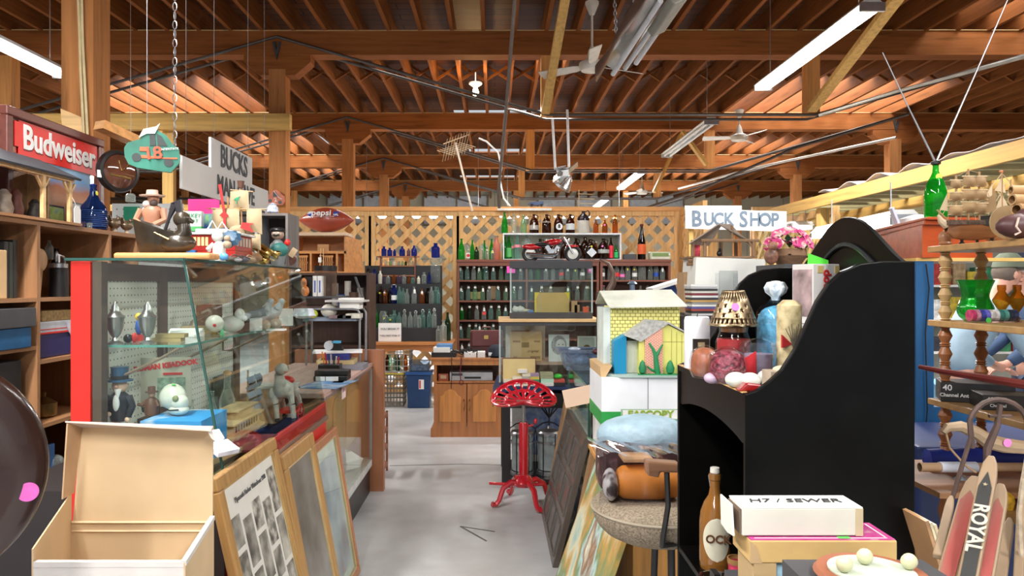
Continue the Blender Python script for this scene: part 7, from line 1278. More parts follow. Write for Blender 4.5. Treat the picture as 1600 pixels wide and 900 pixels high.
mb = MB().add(v,f); mb.sm = True; sh = part('shade',mb,mat((.30,.22,.13),.36,1),t); so = sh.modifiers.new('s','SOLIDIFY'); so.thickness = .001
part('shade_rim',MB().tube([(r0*math.cos(a),r0*math.sin(a),z0) for a in [2*PI*k/40 for k in range(40)]],.0025,6,True),mat((.4,.33,.2),.2,1),t); part('sticker',MB().lathe([(.0005,-.001),(.011,-.001),(.011,.0)],n=16,ax='y').xf(Matrix.Translation((-.012,-.0535,.188)) @ Matrix.Rotation(-.3,4,'X')),mat((.6,.2,.65),.6),t)
part('neck',MB().lathe([(r*.7,.115),(r*.7,.14)],n=24,cap=False),mat((.3,.12,.05),.3),t)
# blue bag of wax/bath salt
yk = 2.15; t = T('blue_salt_bag','clear plastic bag of pale blue crystals tied at the top','bag',onh(1212,yk)); CB = mat((.13,.42,.62),.45,scale=45,var=.45,bmp=.5)
part('crystals',MB().lathe([(.04,0),(.052,.02),(.05,.08),(.053,.13),(.05,.165),(.03,.185),(.001,.19)],n=24,lobes=5,amp=.03),CB,t,sub=1); part('plastic',MB().lathe([(.044,.0),(.056,.02),(.054,.08),(.057,.135),(.053,.175),(.03,.2),(.012,.212),(.018,.222),(.03,.235),(.026,.25),(.012,.262),(.003,.26)],n=24,lobes=6,amp=.05),glass((.92,.96,1),.3,.08),t)
part('gathered_top',MB().lathe([(.01,.205),(.012,.215),(.026,.228),(.03,.242),(.022,.258),(.004,.262)],n=18,lobes=5,amp=.2),mat((.68,.74,.78),.2,scale=30,var=.3,bmp=.8),t)
# carved yellow candle
yk = 1.92; t = T('carved_candle','beige pillar candle carved with a tree and a cottage scene','candle',onh(1233,yk)); r = 18.5*yk/FX; h = Z(478,yk)-ZS
part('wax',MB().lathe([(r,0),(r*1.02,.01),(r,h),(r*.5,h+.014),(.003,h+.014)],n=28),pattern('carved_wax',blotf([(.16,.13,.08),(.42,.33,.17),(.60,.50,.28),(.66,.56,.34)],34,.5,6)),t)
mb = MB()
for k in range(7): mb.tube([(q_,-math.sqrt(r*r*1.04-q_*q_),h*zz_) for q_,zz_ in ((.0,.42),(.003*(k-3),.58),(.0065*(k-3),.70+.03*(k%3)))],[.002,.0013,.0008],5)
part('carved_tree',mb,mat((.12,.1,.07),.6),t); part('cottage',MB().prism([(-.012,h*.3),(.014,h*.3),(.014,h*.36),(.002,h*.42),(-.012,h*.37)],'y',-r-.003,-r+.004),mat((.22,.19,.14),.6),t)
part('red_tag',MB().prism([(-.03,h*.62),(-.006,h*.50),(-.03,h*.45)],'y',-r-.002,-r+.008),mat((.45,.02,.02),.6),t); part('sculpted_horses',MB().ball((-.01,-r,h*.14),(.015,.005,.01)).ball((.012,-r,h*.16),(.012,.005,.008)),mat((.28,.2,.12),.6),t)
t = T('candle_saucer','pink saucer candle under the carved pillar','candle',onh(1228,1.86)); part('wax',MB().lathe([(.03,0),(.036,.012),(.03,.014)],n=20),mat((.6,.3,.33),.4),t)
# shrink-wrapped candles
def wrapped(name,label,px,Y,r,sz,m):
    t = T(name,label,'candle',onh(px,Y)); part('wax',MB().lathe([(r*.8,0),(r,.02*sz),(r*1.03,.045*sz),(r*.9,.075*sz),(r*.5,.088*sz),(.001,.09*sz)],n=24,lobes=8,amp=.02),m,t,sub=1); part('shrink_wrap',MB().lathe([(r*.84,-.0),(r*1.05,.02*sz),(r*1.09,.045*sz),(r*.95,.078*sz),(r*.4,.094*sz),(.01,.097*sz)],n=24,lobes=7,amp=.05),glass((.95,.95,.97),.35,.1),t); return t
wrapped('wrapped_candle','shrink-wrapped orange-brown round candle beside the white pillar',1101,1.99,.037,.9,mat((.35,.12,.06),.35,scale=40,var=.3)); wrapped('berry_candle','shrink-wrapped dark berry-studded round candle',1137,1.88,.045,.95,mat((.22,.03,.05),.25,scale=90,var=.8,bmp=1))
S('lilac_wax','small lilac wax lump between the wrapped candles','candle',MB().ball((0,0,.012),(.02,.02,.014)),mat((.5,.38,.5),.4),onh(1112,1.88))
yk = 1.93; t = T('lilac_cup_candle','lilac candle in a glass cup under a loose plastic bag with red card','candle',onh(1185,yk)); part('wax',MB().lathe([(.028,0),(.032,.01),(.036,.07),(.001,.07)],n=24),mat((.42,.32,.45),.35),t); part('cup',MB().lathe([(.03,0),(.035,.01),(.04,.085)],n=24,cap=False),GLASS,t); part('plastic_bag',MB().lathe([(.034,.0),(.042,.03),(.045,.08),(.04,.1),(.03,.105),(.012,.11)],n=22,lobes=5,amp=.12),glass((.9,.9,.93),.35,.12),t)
part('red_card',MB().prism([(-.052,.0),(-.02,.0),(-.02,.08),(-.052,.06)],'y',-.04,-.038),mat((.55,.02,.03),.5),t)
for i,(px,y,c,rx_) in enumerate(((1150,1.795,(.66,.68,.62),.027),(1172,1.785,(.66,.68,.62),.026),(1198,1.84,(.66,.68,.62),.024))): S('white_wax_ball',['first','middle','last'][i]+' pale wax ball in the short row by the shelf edge','candle',MB().ball((0,0,.019),(rx_,.022,.019)),mat(c,.35),onh(px,y),group='pale wax balls on the hutch shelf')
S('red_soap','dark red and white wax wedge at the corner of the hutch shelf','candle',MB().prism([(-.03,0),(.03,0),(.025,.016),(-.01,.02)],'y',-.016,.016),mat((.28,.01,.01),.2,coat=.5),onh(1170,1.745),bev=.004); S('white_wax_chip','thin cream wax chip beside the dark red wedge','candle',B(-.018,.018,-.012,.012,0,.01),mat((.7,.6,.55),.4),onh(1192,1.75),bev=.003)
t = T('tan_tray','tan cardboard tray with pale soap near the scrolled side','tray',onh(1220,1.79)); part('tray',B(-.035,.05,-.03,.03,0,.042),mat((.5,.4,.3),.7),t); part('soap',MB().ball((.01,0,.045),(.03,.022,.01)),mat((.72,.62,.45),.5),t)
# white cup box with red blackletter print, on a thin ledge behind
yk = 2.06; zbx = Z(505,yk); t = T('mug_carton','white gift carton with red blackletter print and gilt corners, tipped on its end','box',(X(1278,yk),yk,zbx),.35); BXM = mat((.62,.60,.58),.6,var=.05)
part('carton',B(-.045,.05,-.03,.05,0,.165),BXM,t,bev=.002); text('doutiic',.036,mat((.55,.02,.02),.6),(.002,-.032,.10),parent=t,bold=.001,rot=(PI/2,PI/2,0)); part('gilt_corner',B(-.03,-.01,-.032,-.03,.14,.16).box(.03,.048,-.032,-.03,.14,.16),mat((.5,.38,.15),.5),t); part('photo_side',B(-.047,-.045,-.025,.045,.02,.15),mat((.35,.25,.25),.5,scale=20,var=.6),t)
S('green_card','bright green folded card sticking out above the white gift carton','card',MB().prism([(0,0),(.058,-.0),(.058,.010),(.002,.03)],'y',0,.002),mat((.1,.72,.05),.5),(X(1262,yk),yk+.0,zbx+.166)); S('white_ledge_box','white flat box carrying the gift carton','box',B(-.05,.04,-.05,.05,0,zbx-ZS-.003),mat((.6,.6,.58),.5),(X(1278,yk)-.005,yk,ZS+.0015))
# growler bottle on lower shelf
yk = 2.14; t = T('swing_top_bottle','brown swing-top beer bottle with an oval cream label on the lower shelf','bottle',(X(1117,yk),yk,ZL)); r = 23.5*yk/FX; h = Z(740,yk)-ZL; AB = mat((.24,.10,.02),.16,var=.15,coat=.5)
part('body',MB().lathe(scalep([(.05,0),(.95,0),(1,.03),(1,.50),(.93,.60),(.70,.70),(.42,.77),(.34,.84),(.33,.93),(.4,.94),(.4,1),(.05,1)],r,h),n=28),AB,t); part('oval_label',MB().lathe([(r*1.012,.02),(r*1.012,h*.46)],n=28,cap=False),AB,t)
part('paper_label',MB().sheet(lambda u,v: (-r*1.02*math.sin(.15+1.9*(u-.5)*math.sin(PI*v)**.5),-r*1.02*math.cos(.15+1.9*(u-.5)*math.sin(PI*v)**.5),.03+.125*v),14,24,0),mat((.66,.62,.48),.5),t); text('OCK',.032,mat((.12,.05,.02),.5),(-.004,-r*1.05,.095),parent=t,bold=.001,rot=(PI/2,0,-.12))
part('stopper',MB().lathe([(.011,h),(.014,h+.004),(.013,h+.018),(.001,h+.02)],n=14),mat((.65,.62,.55),.4),t); part('wire_bail',MB().tube([(-.013,0,h*.86),(-.018,0,h*.98),(0,-.004,h+.016),(.018,0,h*.98),(.013,0,h*.86)],.0018,5),STEEL,t)
t = T('glass_ashtray','scalloped clear glass dish in front of the swing-top bottle','dish',(X(1118,1.97),1.97,ZL)); part('dish',MB().lathe([(.03,0),(.036,.02),(.045,.04),(.04,.04),(.03,.012),(.001,.01)],n=28,lobes=8,amp=.05),glass((.9,.93,.95),.6,.05),t)
t = T('floral_cup','floral cup with a wooden rim beside the brown bottle','cup',(X(1152,2.02),2.02,ZL)); part('cup',MB().lathe([(.02,0),(.026,.06),(.024,.06),(.019,.005)],n=18),mat((.45,.03,.08),.3,scale=40,var=.9),t); part('rim',MB().lathe([(.0265,.058),(.027,.072),(.024,.072)],n=18,cap=False),mat((.3,.16,.05),.5),t)
for i,(px,y,c) in enumerate(((1166,1.88,(.55,.45,.5)),(1182,1.84,(.5,.05,.12)))): S('wrapped_print',['clear plastic sleeve of pale prints','pink and red printed pack'][i]+' on the lower hutch shelf','pack',B(-.03,.03,-.02,.02,0,.075),mat(c,.25,scale=22,var=.7),(X(px,y),y,ZL),.4)
# near boxes on a stand in front of the hutch
YQ = 1.22; zq = Z(880,YQ)-.0; 
t = T('board_game','worn yellow-edged board game box with a magenta patterned top','game box',(0,0,0)); x0,x1 = X(1172,YQ),X(1402,YQ); z0,z1 = Z(880,YQ),Z(845,YQ)
part('box',B(x0,x1,YQ,YQ+.09,z0,z1),mat((.52,.34,.13),.7,var=.1),t,bev=.002); part('lid_art',B(x0+.002,x1-.002,YQ+.002,YQ+.088,z1,z1+.0015),pattern('magenta_print',blotf([(.35,.02,.15),(.45,.04,.22),(.42,.05,.2),(.6,.4,.45)],30)),t); part('lid_line',B(x0+.01,x1-.012,YQ+.008,YQ+.0095,z1+.0015,z1+.002).box(x1-.0145,x1-.012,YQ+.013,YQ+.08,z1+.0015,z1+.002),WHITE,t); part('green_sticker',B(x0+.15,x0+.17,YQ+.005,YQ+.014,z1+.002,z1+.0026),mat((.1,.6,.1),.5),t); part('worn_corner',MB().prism([(x0,z0),(x0+.02,z0),(x0+.01,z1-.008),(x0,z1)],'y',YQ-.001,YQ),mat((.42,.28,.14),.8),t)
yw = YQ+.015; x0,x1 = X(1160,yw),X(1348,yw); zw0 = z1+.003; zw1 = zw0+.046
t = T('white_carton','long white cardboard carton with marker writing on its lid','box',(0,0,0)); CW2 = mat((.60,.57,.50),.75,var=.05)
part('carton',B(x0,x1,yw,yw+.07,zw0,zw1),CW2,t,bev=.002); part('lid',B(x0,x1,yw-.0,yw+.07,zw1,zw1+.002),mat((.78,.76,.7),.7,var=.03),t); part('open_flap',MB().prism([(yw,zw0+.0),(yw+.03,zw0-.004),(yw+.065,zw0+.0),(yw+.07,zw1+.004),(yw+.01,zw1+.004)],'x',x0-.016,x0-.013),mat((.7,.67,.6),.7),t); part('tape',B(x1-.012,x1+.0005,yw-.0008,yw,zw0,zw1),mat((.5,.4,.25),.5),t); part('dark_slot',B(x0-.003,x0-.001,yw+.004,yw+.066,zw0+.002,zw1-.002),mat((.15,.1,.07),.8),t)
text('H7 / SEWER',.028,mat((.03,.03,.03),.6),((x0+x1)/2+.0,yw+.036,zw1+.0025),'up',t,shear=.2,sx=1.1)
S('pale_blue_box','pale blue flat box under the board game','box',B(X(1215,YQ),X(1400,YQ),YQ+.01,YQ+.09,z0-.06,z0-.0005) ,mat((.30,.48,.60),.5,var=.08),bev=.003); S('tan_wrap_box','tan wrapped block under the near corner of the board game','box',B(X(1178,YQ),X(1213,YQ),YQ+.0,YQ+.08,z0-.06,z0-.0005),mat((.4,.27,.13),.7))
S('side_stand','dark low stand carrying the boxes beside the black hutch','stand',B(X(1170,YQ),X(1450,YQ),YQ-.02,YQ+.13,0,z0-.061),DKG)
t = T('black_wedge','black pointed plastic wedge poking up beside the glass dish','stand',(X(1122,1.45),1.45,.9)); part('body',MB().prism([(-.012,0),(.03,0),(.028,.03),(.002,.04),(.0,.085),(-.012,.085)],'y',-.015,.015),BLACK,t); S('clear_tray','crinkled clear plastic tray at the bottom by the black wedge','tray',MB().sheet(lambda u,v: (-.05+.1*u,-.04+.08*v,.015*math.sin(9*u+5*v)**2+.005),10,8,.002),glass((.85,.87,.92),.5,.08),(X(1150,1.4),1.4,.955)); S('prop_box','dark box under the clear tray','box',B(-.09,.07,-.08,.12,0,.9),DKG,(X(1145,1.4),1.42,0))
t = T('wheeled_toy','round wooden pull toy with cream wheels at the bottom of the boxes','toy',(X(1362,1.08),1.08,Z(905,1.08)-.0)); part('disc',MB().lathe([(.001,0),(.075,0),(.08,.006),(.075,.012),(.001,.012)],n=30),mat((.3,.1,.05),.4),t); part('felt',MB().lathe([(.001,.012),(.06,.012),(.06,.014),(.001,.014)],n=30),mat((.45,.5,.4),.8),t)
for x,y in ((-.045,-.01),(.0,.02),(.055,0)): part('wheel',MB().ball((x,y,.026),(.012,.01,.012)),mat((.55,.55,.35),.4),t)
S('toy_stand_box','grey box carrying the round pull toy','box',B(-.1,.12,-.06,.08,0,Z(905,1.08)-.001),DKG,(X(1362,1.08),1.08,0))
# ================================================================ behind the hutch: dark tables, white carton, shelter, discs
YH = 3.3; S('dark_table','dark cloth-covered table behind the candles','table',B(.86,1.40,3.4,3.95,0,1.405),mat((.03,.025,.03),.7))
t = T('white_panel_box','large white display box carrying the rustic shelter','box',(0,0,0)); xq0,xq1 = X(1083,3.6),X(1190,3.6); part('panel',MB().prism([(X(1083,3.6),1.406),(X(1190,3.6),1.406),(X(1196,3.6),Z(405,3.6)),(X(1088,3.6),Z(402,3.6))],'y',3.6,3.85),mat((.72,.72,.68),.5,var=.03),t)
t = T('rustic_shelter','rustic twig-built toy shelter with a grey board roof on the white box','toy shelter',(0,3.7,Z(403,3.6)+.002)); k = 3.7/FX; x_ = lambda p: (p-VX)*k; z_ = lambda p: EYE-(p-VY)*k-(Z(403,3.6)+.002); RW2 = wood((.19,.11,.06),.6,'z',.8); 
part('floor',B(x_(1072),x_(1178),-.05,.14,0,.008),RW2,t); ridge = (x_(1139),z_(350))
part('roof',MB().add([(x_(1070),-.08,z_(383)),(x_(1126),.2,z_(381)),(x_(1142),.16,z_(350)),(x_(1117),-.08,z_(352))],[(0,1,2,3)]),wood((.24,.19,.15),.7,'x',.8),t).modifiers.new('s','SOLIDIFY').thickness = .006
part('roof',MB().add([(x_(1117),-.08,z_(352)),(x_(1142),.0,z_(350)),(x_(1182),.1,z_(379)),(x_(1176),-.04,z_(380))],[(0,1,2,3)]),wood((.24,.19,.15),.7,'x',.8),t).modifiers.new('s','SOLIDIFY').thickness = .006
for p,y in ((1078,-.05),(1097,-.05),(1136,.1),(1172,-.05),(1160,.1)): part('post',MB().tube([(x_(p),y,.008),(x_(p),y,z_(376))],.009,6),RW2,t)
part('beam',MB().tube([(x_(1090),-.06,z_(377)),(x_(1180),-.05,z_(377))],.008,6).tube([(x_(1139),-.05,z_(377)),(x_(1139),-.05,z_(354))],.007,6).tube([(x_(1172),-.05,z_(390)),(x_(1165),-.05,z_(379))],.006,6),RW2,t); part('log_pile',MB().tube([(x_(1072),-.04,-.012),(x_(1084),-.04,-.012)],.01,6).tube([(x_(1070),-.04,-.03),(x_(1085),-.04,-.03)],.01,6),RW2,t)
S('black_cat_toy','tiny black animal inside the rustic shelter','toy',MB().ball((0,0,.015),(.014,.01,.015)).ball((.004,0,.034),(.008,.007,.008)),BLACK,(X(1124,3.7),3.7,Z(403,3.6)+.011)); S('red_white_pack','red and white pack standing behind the shelter posts','pack',B(-.02,.02,0,.02,0,.085),mat((.6,.05,.07),.5,scale=25,var=.9),(X(1088,3.8),3.8,Z(403,3.6)+.011))
t = T('acrylic_stand','clear acrylic holder standing before the white display box','holder',(X(1138,3.5),3.5,1.406)); part('front_pane',B(-.045,.045,-.003,0,0,Z(423,3.5)-1.406),glass((.85,.87,.88),.4),t); part('side_pane',B(-.045,-.042,0,.06,0,.2),glass((.85,.87,.88),.4),t); part('side_pane',B(.042,.045,0,.06,0,.2),glass((.85,.87,.88),.4),t)
cc = [(.6,.6,.6),(.03,.03,.03),(.35,.06,.05),(.1,.1,.3),(.7,.7,.66),(.25,.25,.25),(.5,.3,.1),(.04,.04,.05),(.65,.65,.65),(.2,.03,.04),(.55,.55,.5),(.03,.03,.03),(.4,.4,.42),(.7,.7,.7)]; cn = ['silver','black','red','navy','white','grey','orange','glossy black','pale grey','maroon','cream','matt black','steel grey','bright white']
for i in range(14):
    for s_,px in ((0,1103),):
        h = .0105; S('disc_case',f'{cn[i]}-spined disc case, {ORD[i]} from the bottom of the disc stack','disc case',B(-.062,.062,0,.12,0,h-.001),mat(cc[i],.3),(X(1101,3.45)+random.uniform(-.004,.004),3.45,1.406+i*h),group='stack of disc cases')
sbox('tan_file_box','tan box with a black lid behind the disc stack','box',1069,1086,425,490,3.75,.15,mat((.4,.25,.13),.6),z0=1.406); sbox('blue_box','white and blue slanted carton beyond the dollhouse roof','box',1020,1066,448,466,4.6,.2,mat((.03,.08,.3),.5),z0=1.40).rotation_euler = (0,-.3,0); S('card_table','dark box holding the slanted blue carton','box',B(X(1000,4.6),X(1072,4.6),4.5,4.9,0,1.395),DKG)
S('white_lid','white lid lying slanted on the blue carton','lid',B(-.13,.11,-.1,.1,-.01,.01),WHITE,P(1046,443,4.6),ry=-.3); S('red_packet','small red packet beside the white display box','packet',B(-.02,.02,0,.03,0,.06),RED,(X(1076,4.2),4.2,1.405)); S('packet_stand','dark stand under the red packet','stand',B(-.06,.04,0,.2,0,1.405),DKG,(X(1076,4.2),4.17,0))
S('fishing_reel','small blue-grey spool on the dollhouse roof side behind','spool',MB().lathe([(.03,0),(.018,.01),(.018,.05),(.035,.055),(.02,.07),(.001,.075)],n=16),mat((.2,.28,.38),.3,.5),(X(988,5.0),5.0,Z(456,5.0))); S('spool_box','dark brown box under the blue-grey spool','box',B(X(968,5.0),X(1006,5.0),4.93,5.13,0,Z(456,5.0)-.001),DKG); S('bull_horn','curved brown horn rising beside the spool','horn',MB().tube([(0,0,0),(.03,0,.06),(.03,0,.13),(-.0,0,.19),(-.06,0,.22)],[.026,.024,.018,.012,.004],10),mat((.10,.05,.03),.4),(X(950,5.0),4.98,Z(456,5.0))) ; S('horn_box','dark box under the curved horn','box',B(X(935,5.0),X(964,5.0),4.93,5.1,.98,Z(456,5.0)-.001),DKG)
# shop sign
ysg = 8.0; t = T('shop_sign','big white hand-painted board reading BUCK SHOP over the lattice return','sign',(X(1071,ysg),ysg,Z(362,ysg))); Wg = X(1229,ysg+.0)-X(1071,ysg); Hg = 36*ysg/FX
part('board',MB().add([(0,0,.035),(Wg,0,0),(Wg,0,Hg-.03),(0,0,Hg)]+[(0,.02,.035),(Wg,.02,0),(Wg,.02,Hg-.03),(0,.02,Hg)],[(0,1,2,3),(4,7,6,5),(0,4,5,1),(1,5,6,2),(2,6,7,3),(3,7,4,0)]),mat((.8,.8,.78),.5,var=.03),t); part('rear_board',B(.0,.62,.025,.04,Hg-.05,Hg+.035),mat((.72,.66,.48),.6),t)
GI = mat((.10,.14,.19),.6,var=.15,scale=20)
for ch,u,sz in (('B',.12,.24),('U',.255,.19),('C',.36,.19),('K',.47,.19),('S',.63,.24),('H',.755,.2),('O',.865,.2),('P',.97,.2)): text(ch,sz,GI,(u,-.004,.135-.012*u),parent=t,bold=.006,sx=.86)
part('support_post',B(.05,.1,.045,.09,-Z(362,ysg),Hg),YELZ,t); part('support_post',B(Wg-.12,Wg-.07,.045,.09,-Z(362,ysg),Hg-.05),YELZ,t)
# flowers
yfw = 3.25; S('flower_box','dark tall box behind the hutch carrying the flower basket','box',B(1.2,1.5,3.05,3.38,0,Z(414,yfw)-.001),DKG)
t = T('flower_basket','basket of pink and white petunias with dark leaves','flowers',(X(1233,yfw),yfw,Z(414,yfw)+.0)); part('basket',MB().lathe([(.05,0),(.075,.04),(.07,.07),(.06,.065)],n=18),wood((.2,.11,.06),.6,'x',.8,3),t)
PW1 = pattern('petal',lambda nt,b: (nt.links.new(ramp(nt,noise(nt,coords(nt),30,3),[(.38,(.55,.02,.16)),(.5,(.62,.08,.25)),(.58,(.8,.55,.5))]),b.inputs['Base Color'])))
rr = random.Random(5)
LFm = mat((.02,.05,.02),.5)
for i in range(26):
    a_ = rr.uniform(0,2*PI); e = rr.uniform(.1,1.45); d = Vector((math.cos(a_)*math.cos(e)*.095,math.sin(a_)*math.cos(e)*.07,.07+math.sin(e)*.085))
    q = Vector((d.x,d.y-.06,d.z-.05)).to_track_quat('Z','Y').to_matrix().to_4x4()
    mb = MB().lathe([(.002,-.012),(.006,-.004),(.022,.004),(.026,.002),(.021,.006),(.006,-.001),(.002,-.004)],n=15,lobes=5,amp=.14,cap=False).xf(Matrix.Translation(d) @ q); fl_ = part('flower',mb,PW1,t)
    if i % 2 == 0: part('flower_center',MB().ball((0,0,.0),(.004,.004,.004),8,5).xf(Matrix.Translation(d) @ q),mat((.75,.65,.25),.5),fl_)
mb = MB()
for i in range(26):
    a_ = rr.uniform(0,2*PI); z = rr.uniform(.03,.12); d = Vector((math.cos(a_)*.075,math.sin(a_)*.06,z)); q = d.to_track_quat('X','Z').to_matrix().to_4x4(); mb.add(*((lambda M_: ([M_ @ Vector(p) for p in ((0,0,0),(.02,.014,.004),(.045,0,-.004),(.02,-.014,.004))],[(0,1,2,3)]))(Matrix.Translation(d*.8) @ q)))
part('leaves',mb,LFm,t,kind='stuff'); S('bear_ornament','small maroon and tan bear ornament beside the flower basket','ornament',MB().ball((0,0,.035),(.03,.025,.035)).ball((.005,-.005,.08),(.02,.018,.02)),mat((.25,.11,.07),.5,scale=25,var=.8),(X(1205,yfw-.06),yfw-.06,Z(414,yfw)))
S('single_petunia','single pink blossom standing apart on a wire beside the basket','flower',MB().lathe([(.002,-.01),(.012,.002),(.014,.0),(.004,0)],n=10,lobes=5,amp=.15).tube([(0,0,0),(.02,.0,-.07),(.05,0,-.13)],.0015,4).xf(Matrix.Translation((X(1197,3.2),3.2,Z(388,3.2)))),mat((.62,.05,.2),.5))
# ================================================================ right booth
XH = 3.45; S('header_beam','long yellow lumber header running along the booth toward the door','beam',B(XH-.02,XH+.02,4.0,9.4,Z(326,9.16)-.12,Z(326,9.16)),YELY)
for i,y in enumerate((7.9,)): S('booth_post','yellow square post under the booth header beside the sign','post',B(XH+.021,XH+.12,y-.05,y+.05,0,2.37),YELZ)
S('plastic_sheet','white plastic sheeting bunched along the top of the booth header','sheet',MB().sheet(lambda u,v: (XH-.02+.4*v,4.4+3.4*u,2.505+.03*abs(math.sin(17*u+2*v))+.02*math.sin(41*u)),60,4,.004),mat((.48,.44,.45),.6))
for i in range(16): S('roof_slat',f'pale slat of the booth roof, {ORD[i]} from the door end','slat',B(XH+.05,6.5,4.5+i*.30,4.56+i*.30,2.40,2.44),wood((.34,.30,.15),.8,'x',.7),group='slats of the booth roof')
S('booth_joist','yellow joist under the booth roof slats','joist',B(XH+.6,XH+.66,4.4,9.4,2.30,2.398),YELY)
# blue cabinet with orange wooden top
YB2 = 3.15; BL = mat((.010,.085,.22),.5,var=.12,scale=6); t = T('blue_cabinet','bright blue painted cabinet frame with an open window','cabinet',(0,0,0)); z_o = Z(408,YB2)
part('post',B(X(1431,YB2),X(1459,YB2),YB2,YB2+.1,0,z_o),BL,t); part('post',B(X(1431,YB2)+.85,X(1459,YB2)+.85,YB2,YB2+.1,0,z_o),BL,t); part('rail',B(X(1459,YB2),X(1459,YB2)+.775,YB2,YB2+.08,Z(660,YB2),Z(636,YB2)),BL,t); part('lower_panel',B(X(1459,YB2),X(1459,YB2)+.775,YB2+.02,YB2+.06,0,Z(660,YB2)),BL,t); part('yellow_strip',B(X(1431,YB2),X(1459,YB2)+.8,YB2-.002,YB2+.1,z_o,z_o+.014),mat((.66,.42,.12),.5),t)
part('side_board',B(X(1459,YB2),X(1466,YB2),YB2+.04,YB2+.1,Z(636,YB2),z_o),mat((.6,.6,.5),.5),t); S('wire','thin dark wire hanging down the blue post','wire',MB().tube([P(1447,412,YB2-.01),P(1452,450,YB2-.01),P(1446,520,YB2-.01),P(1449,640,YB2-.01),P(1444,700,YB2-.01)],.003,5),BLACK)
t = T('orange_chest','orange-red varnished wooden chest with a moulded lid on the blue cabinet','chest',(0,0,0)); OR = wood((.40,.065,.015),.8,'x',.35,1,.3,.05); z0 = z_o+.0145; z1 = Z(352,YB2)
pl = [(X(1437,YB2),YB2-.02),(X(1375,3.8),3.8),(X(1375,3.8)+.6,3.9),(X(1545,YB2+.0)+.05,YB2+.05)]
part('body',MB().prism(pl,'z',z0,z1),OR,t); ex = lambda e: [(pl[0][0],pl[0][1]-e),(pl[1][0]-e,pl[1][1]+e*.3),(pl[2][0]+e,pl[2][1]+e),(pl[3][0]+e,pl[3][1]-e)]
part('lid_molding',MB().prism(ex(.015),'z',z1,z1+.02),OR,t,bev=.004); part('lid',MB().prism(ex(.03),'z',z1+.02,z1+.032),OR,t,bev=.003)
# green jug with aerial
yj = 3.22; zj = z1+.0325; t = T('green_glass_jug','tall green glass bottle with a twin-rod aerial stuck in its neck','bottle',(X(1462,yj),yj,zj)); r = 16*yj/FX; h = Z(258,yj)-zj
part('body',MB().lathe(scalep([(.05,0),(.95,0),(1,.04),(1,.42),(.96,.52),(.75,.68),(.42,.80),(.28,.88),(.26,.98),(.3,1)],r,h),n=26),bglass((.1,.75,.15),(.01,.42,.04)),t); part('stopper',MB().lathe([(.012,h),(.02,h+.004),(.02,h+.014),(.008,h+.02)],n=14),BLACK,t)
part('sticker',MB().lathe([(.0005,-.001),(.014,-.001),(.014,.001)],n=14,ax='y').xf(Matrix.Translation((.0,-r*.52,h*.77))),mat((.6,.75,.1),.5),t); tp = P(1379,82,yj)-t.location; tp2 = P(1585,-25,yj)-t.location; part('aerial_rod',MB().tube([(0,0,h+.01),tuple(tp*.5+Vector((0,0,h*.5))),tuple(tp)],[.005,.0035,.002],6),STEEL,t); part('aerial_rod',MB().tube([(0,0,h+.01),tuple(tp2*.5+Vector((0,0,h*.5))),tuple(tp2)],[.005,.0035,.002],6),STEEL,t)
S('white_bundle','white crumpled bundle lying on the orange chest behind','bundle',MB().lathe([(.03,0),(.09,.015),(.08,.05),(.02,.07)],n=16,lobes=5,amp=.12),mat((.8,.8,.78),.5),(X(1425,3.8),3.75,zj)); S('blue_brush','white and blue brush leaning beside the bundle','brush',MB().bar((0,0,0),(-.04,0,.1),.03,.012),mat((.55,.62,.75),.5),(X(1405,3.7),3.7,zj))
# etagere with turned posts
t = T('turned_etagere','open wooden shelf with turned spindle posts, front of the booth','shelf',(0,0,0)); xe = 1.434; ET = wood((.40,.23,.09),.7,'x',.45); zS = [Z(394,2.4),Z(510,2.4),Z(634,2.4),Z(762,2.4)]
for z,ye0 in zip(zS,(1.6,1.6,1.6,1.6)): part('shelf_board',B(xe,xe+.5,ye0,2.44,z,z+.02),ET,t,bev=.003)
def spindle(x,y,z0,z1,m,r=.019):
    n = 4; L = z1-z0; pr = []
    for i in range(n):
        for q,rr_ in ((0,.62),(.06,.9),(.12,.62),(.2,.7),(.5,1.12),(.8,.7),(.88,.62),(.94,.9)): pr.append((r*rr_,z0+L*(i+q)/n))
    pr.append((r*.6,z1)); return MB().lathe(pr,(x,y,0),16)
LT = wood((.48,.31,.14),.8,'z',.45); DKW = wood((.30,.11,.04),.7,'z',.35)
for i in range(3):
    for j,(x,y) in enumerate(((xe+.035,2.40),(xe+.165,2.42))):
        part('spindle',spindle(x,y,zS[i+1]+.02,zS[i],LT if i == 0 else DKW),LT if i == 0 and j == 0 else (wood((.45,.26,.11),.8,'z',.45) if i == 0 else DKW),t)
part('finial',MB().lathe([(.014,0),(.02,.008),(.016,.014),(.02,.025),(.017,.04),(.004,.052)],(xe+.035,2.40,zS[0]+.02),16),wood((.3,.14,.07),.7,'z',.35),t); part('foot',spindle(xe+.035,2.40,.3,zS[3],DKW),DKW,t); part('foot',MB().lathe([(.02,0),(.02,.3)],(xe+.035,2.40,0),12).lathe([(.02,0),(.02,zS[3])],(xe+.4,1.7,0),12),DKW,t)
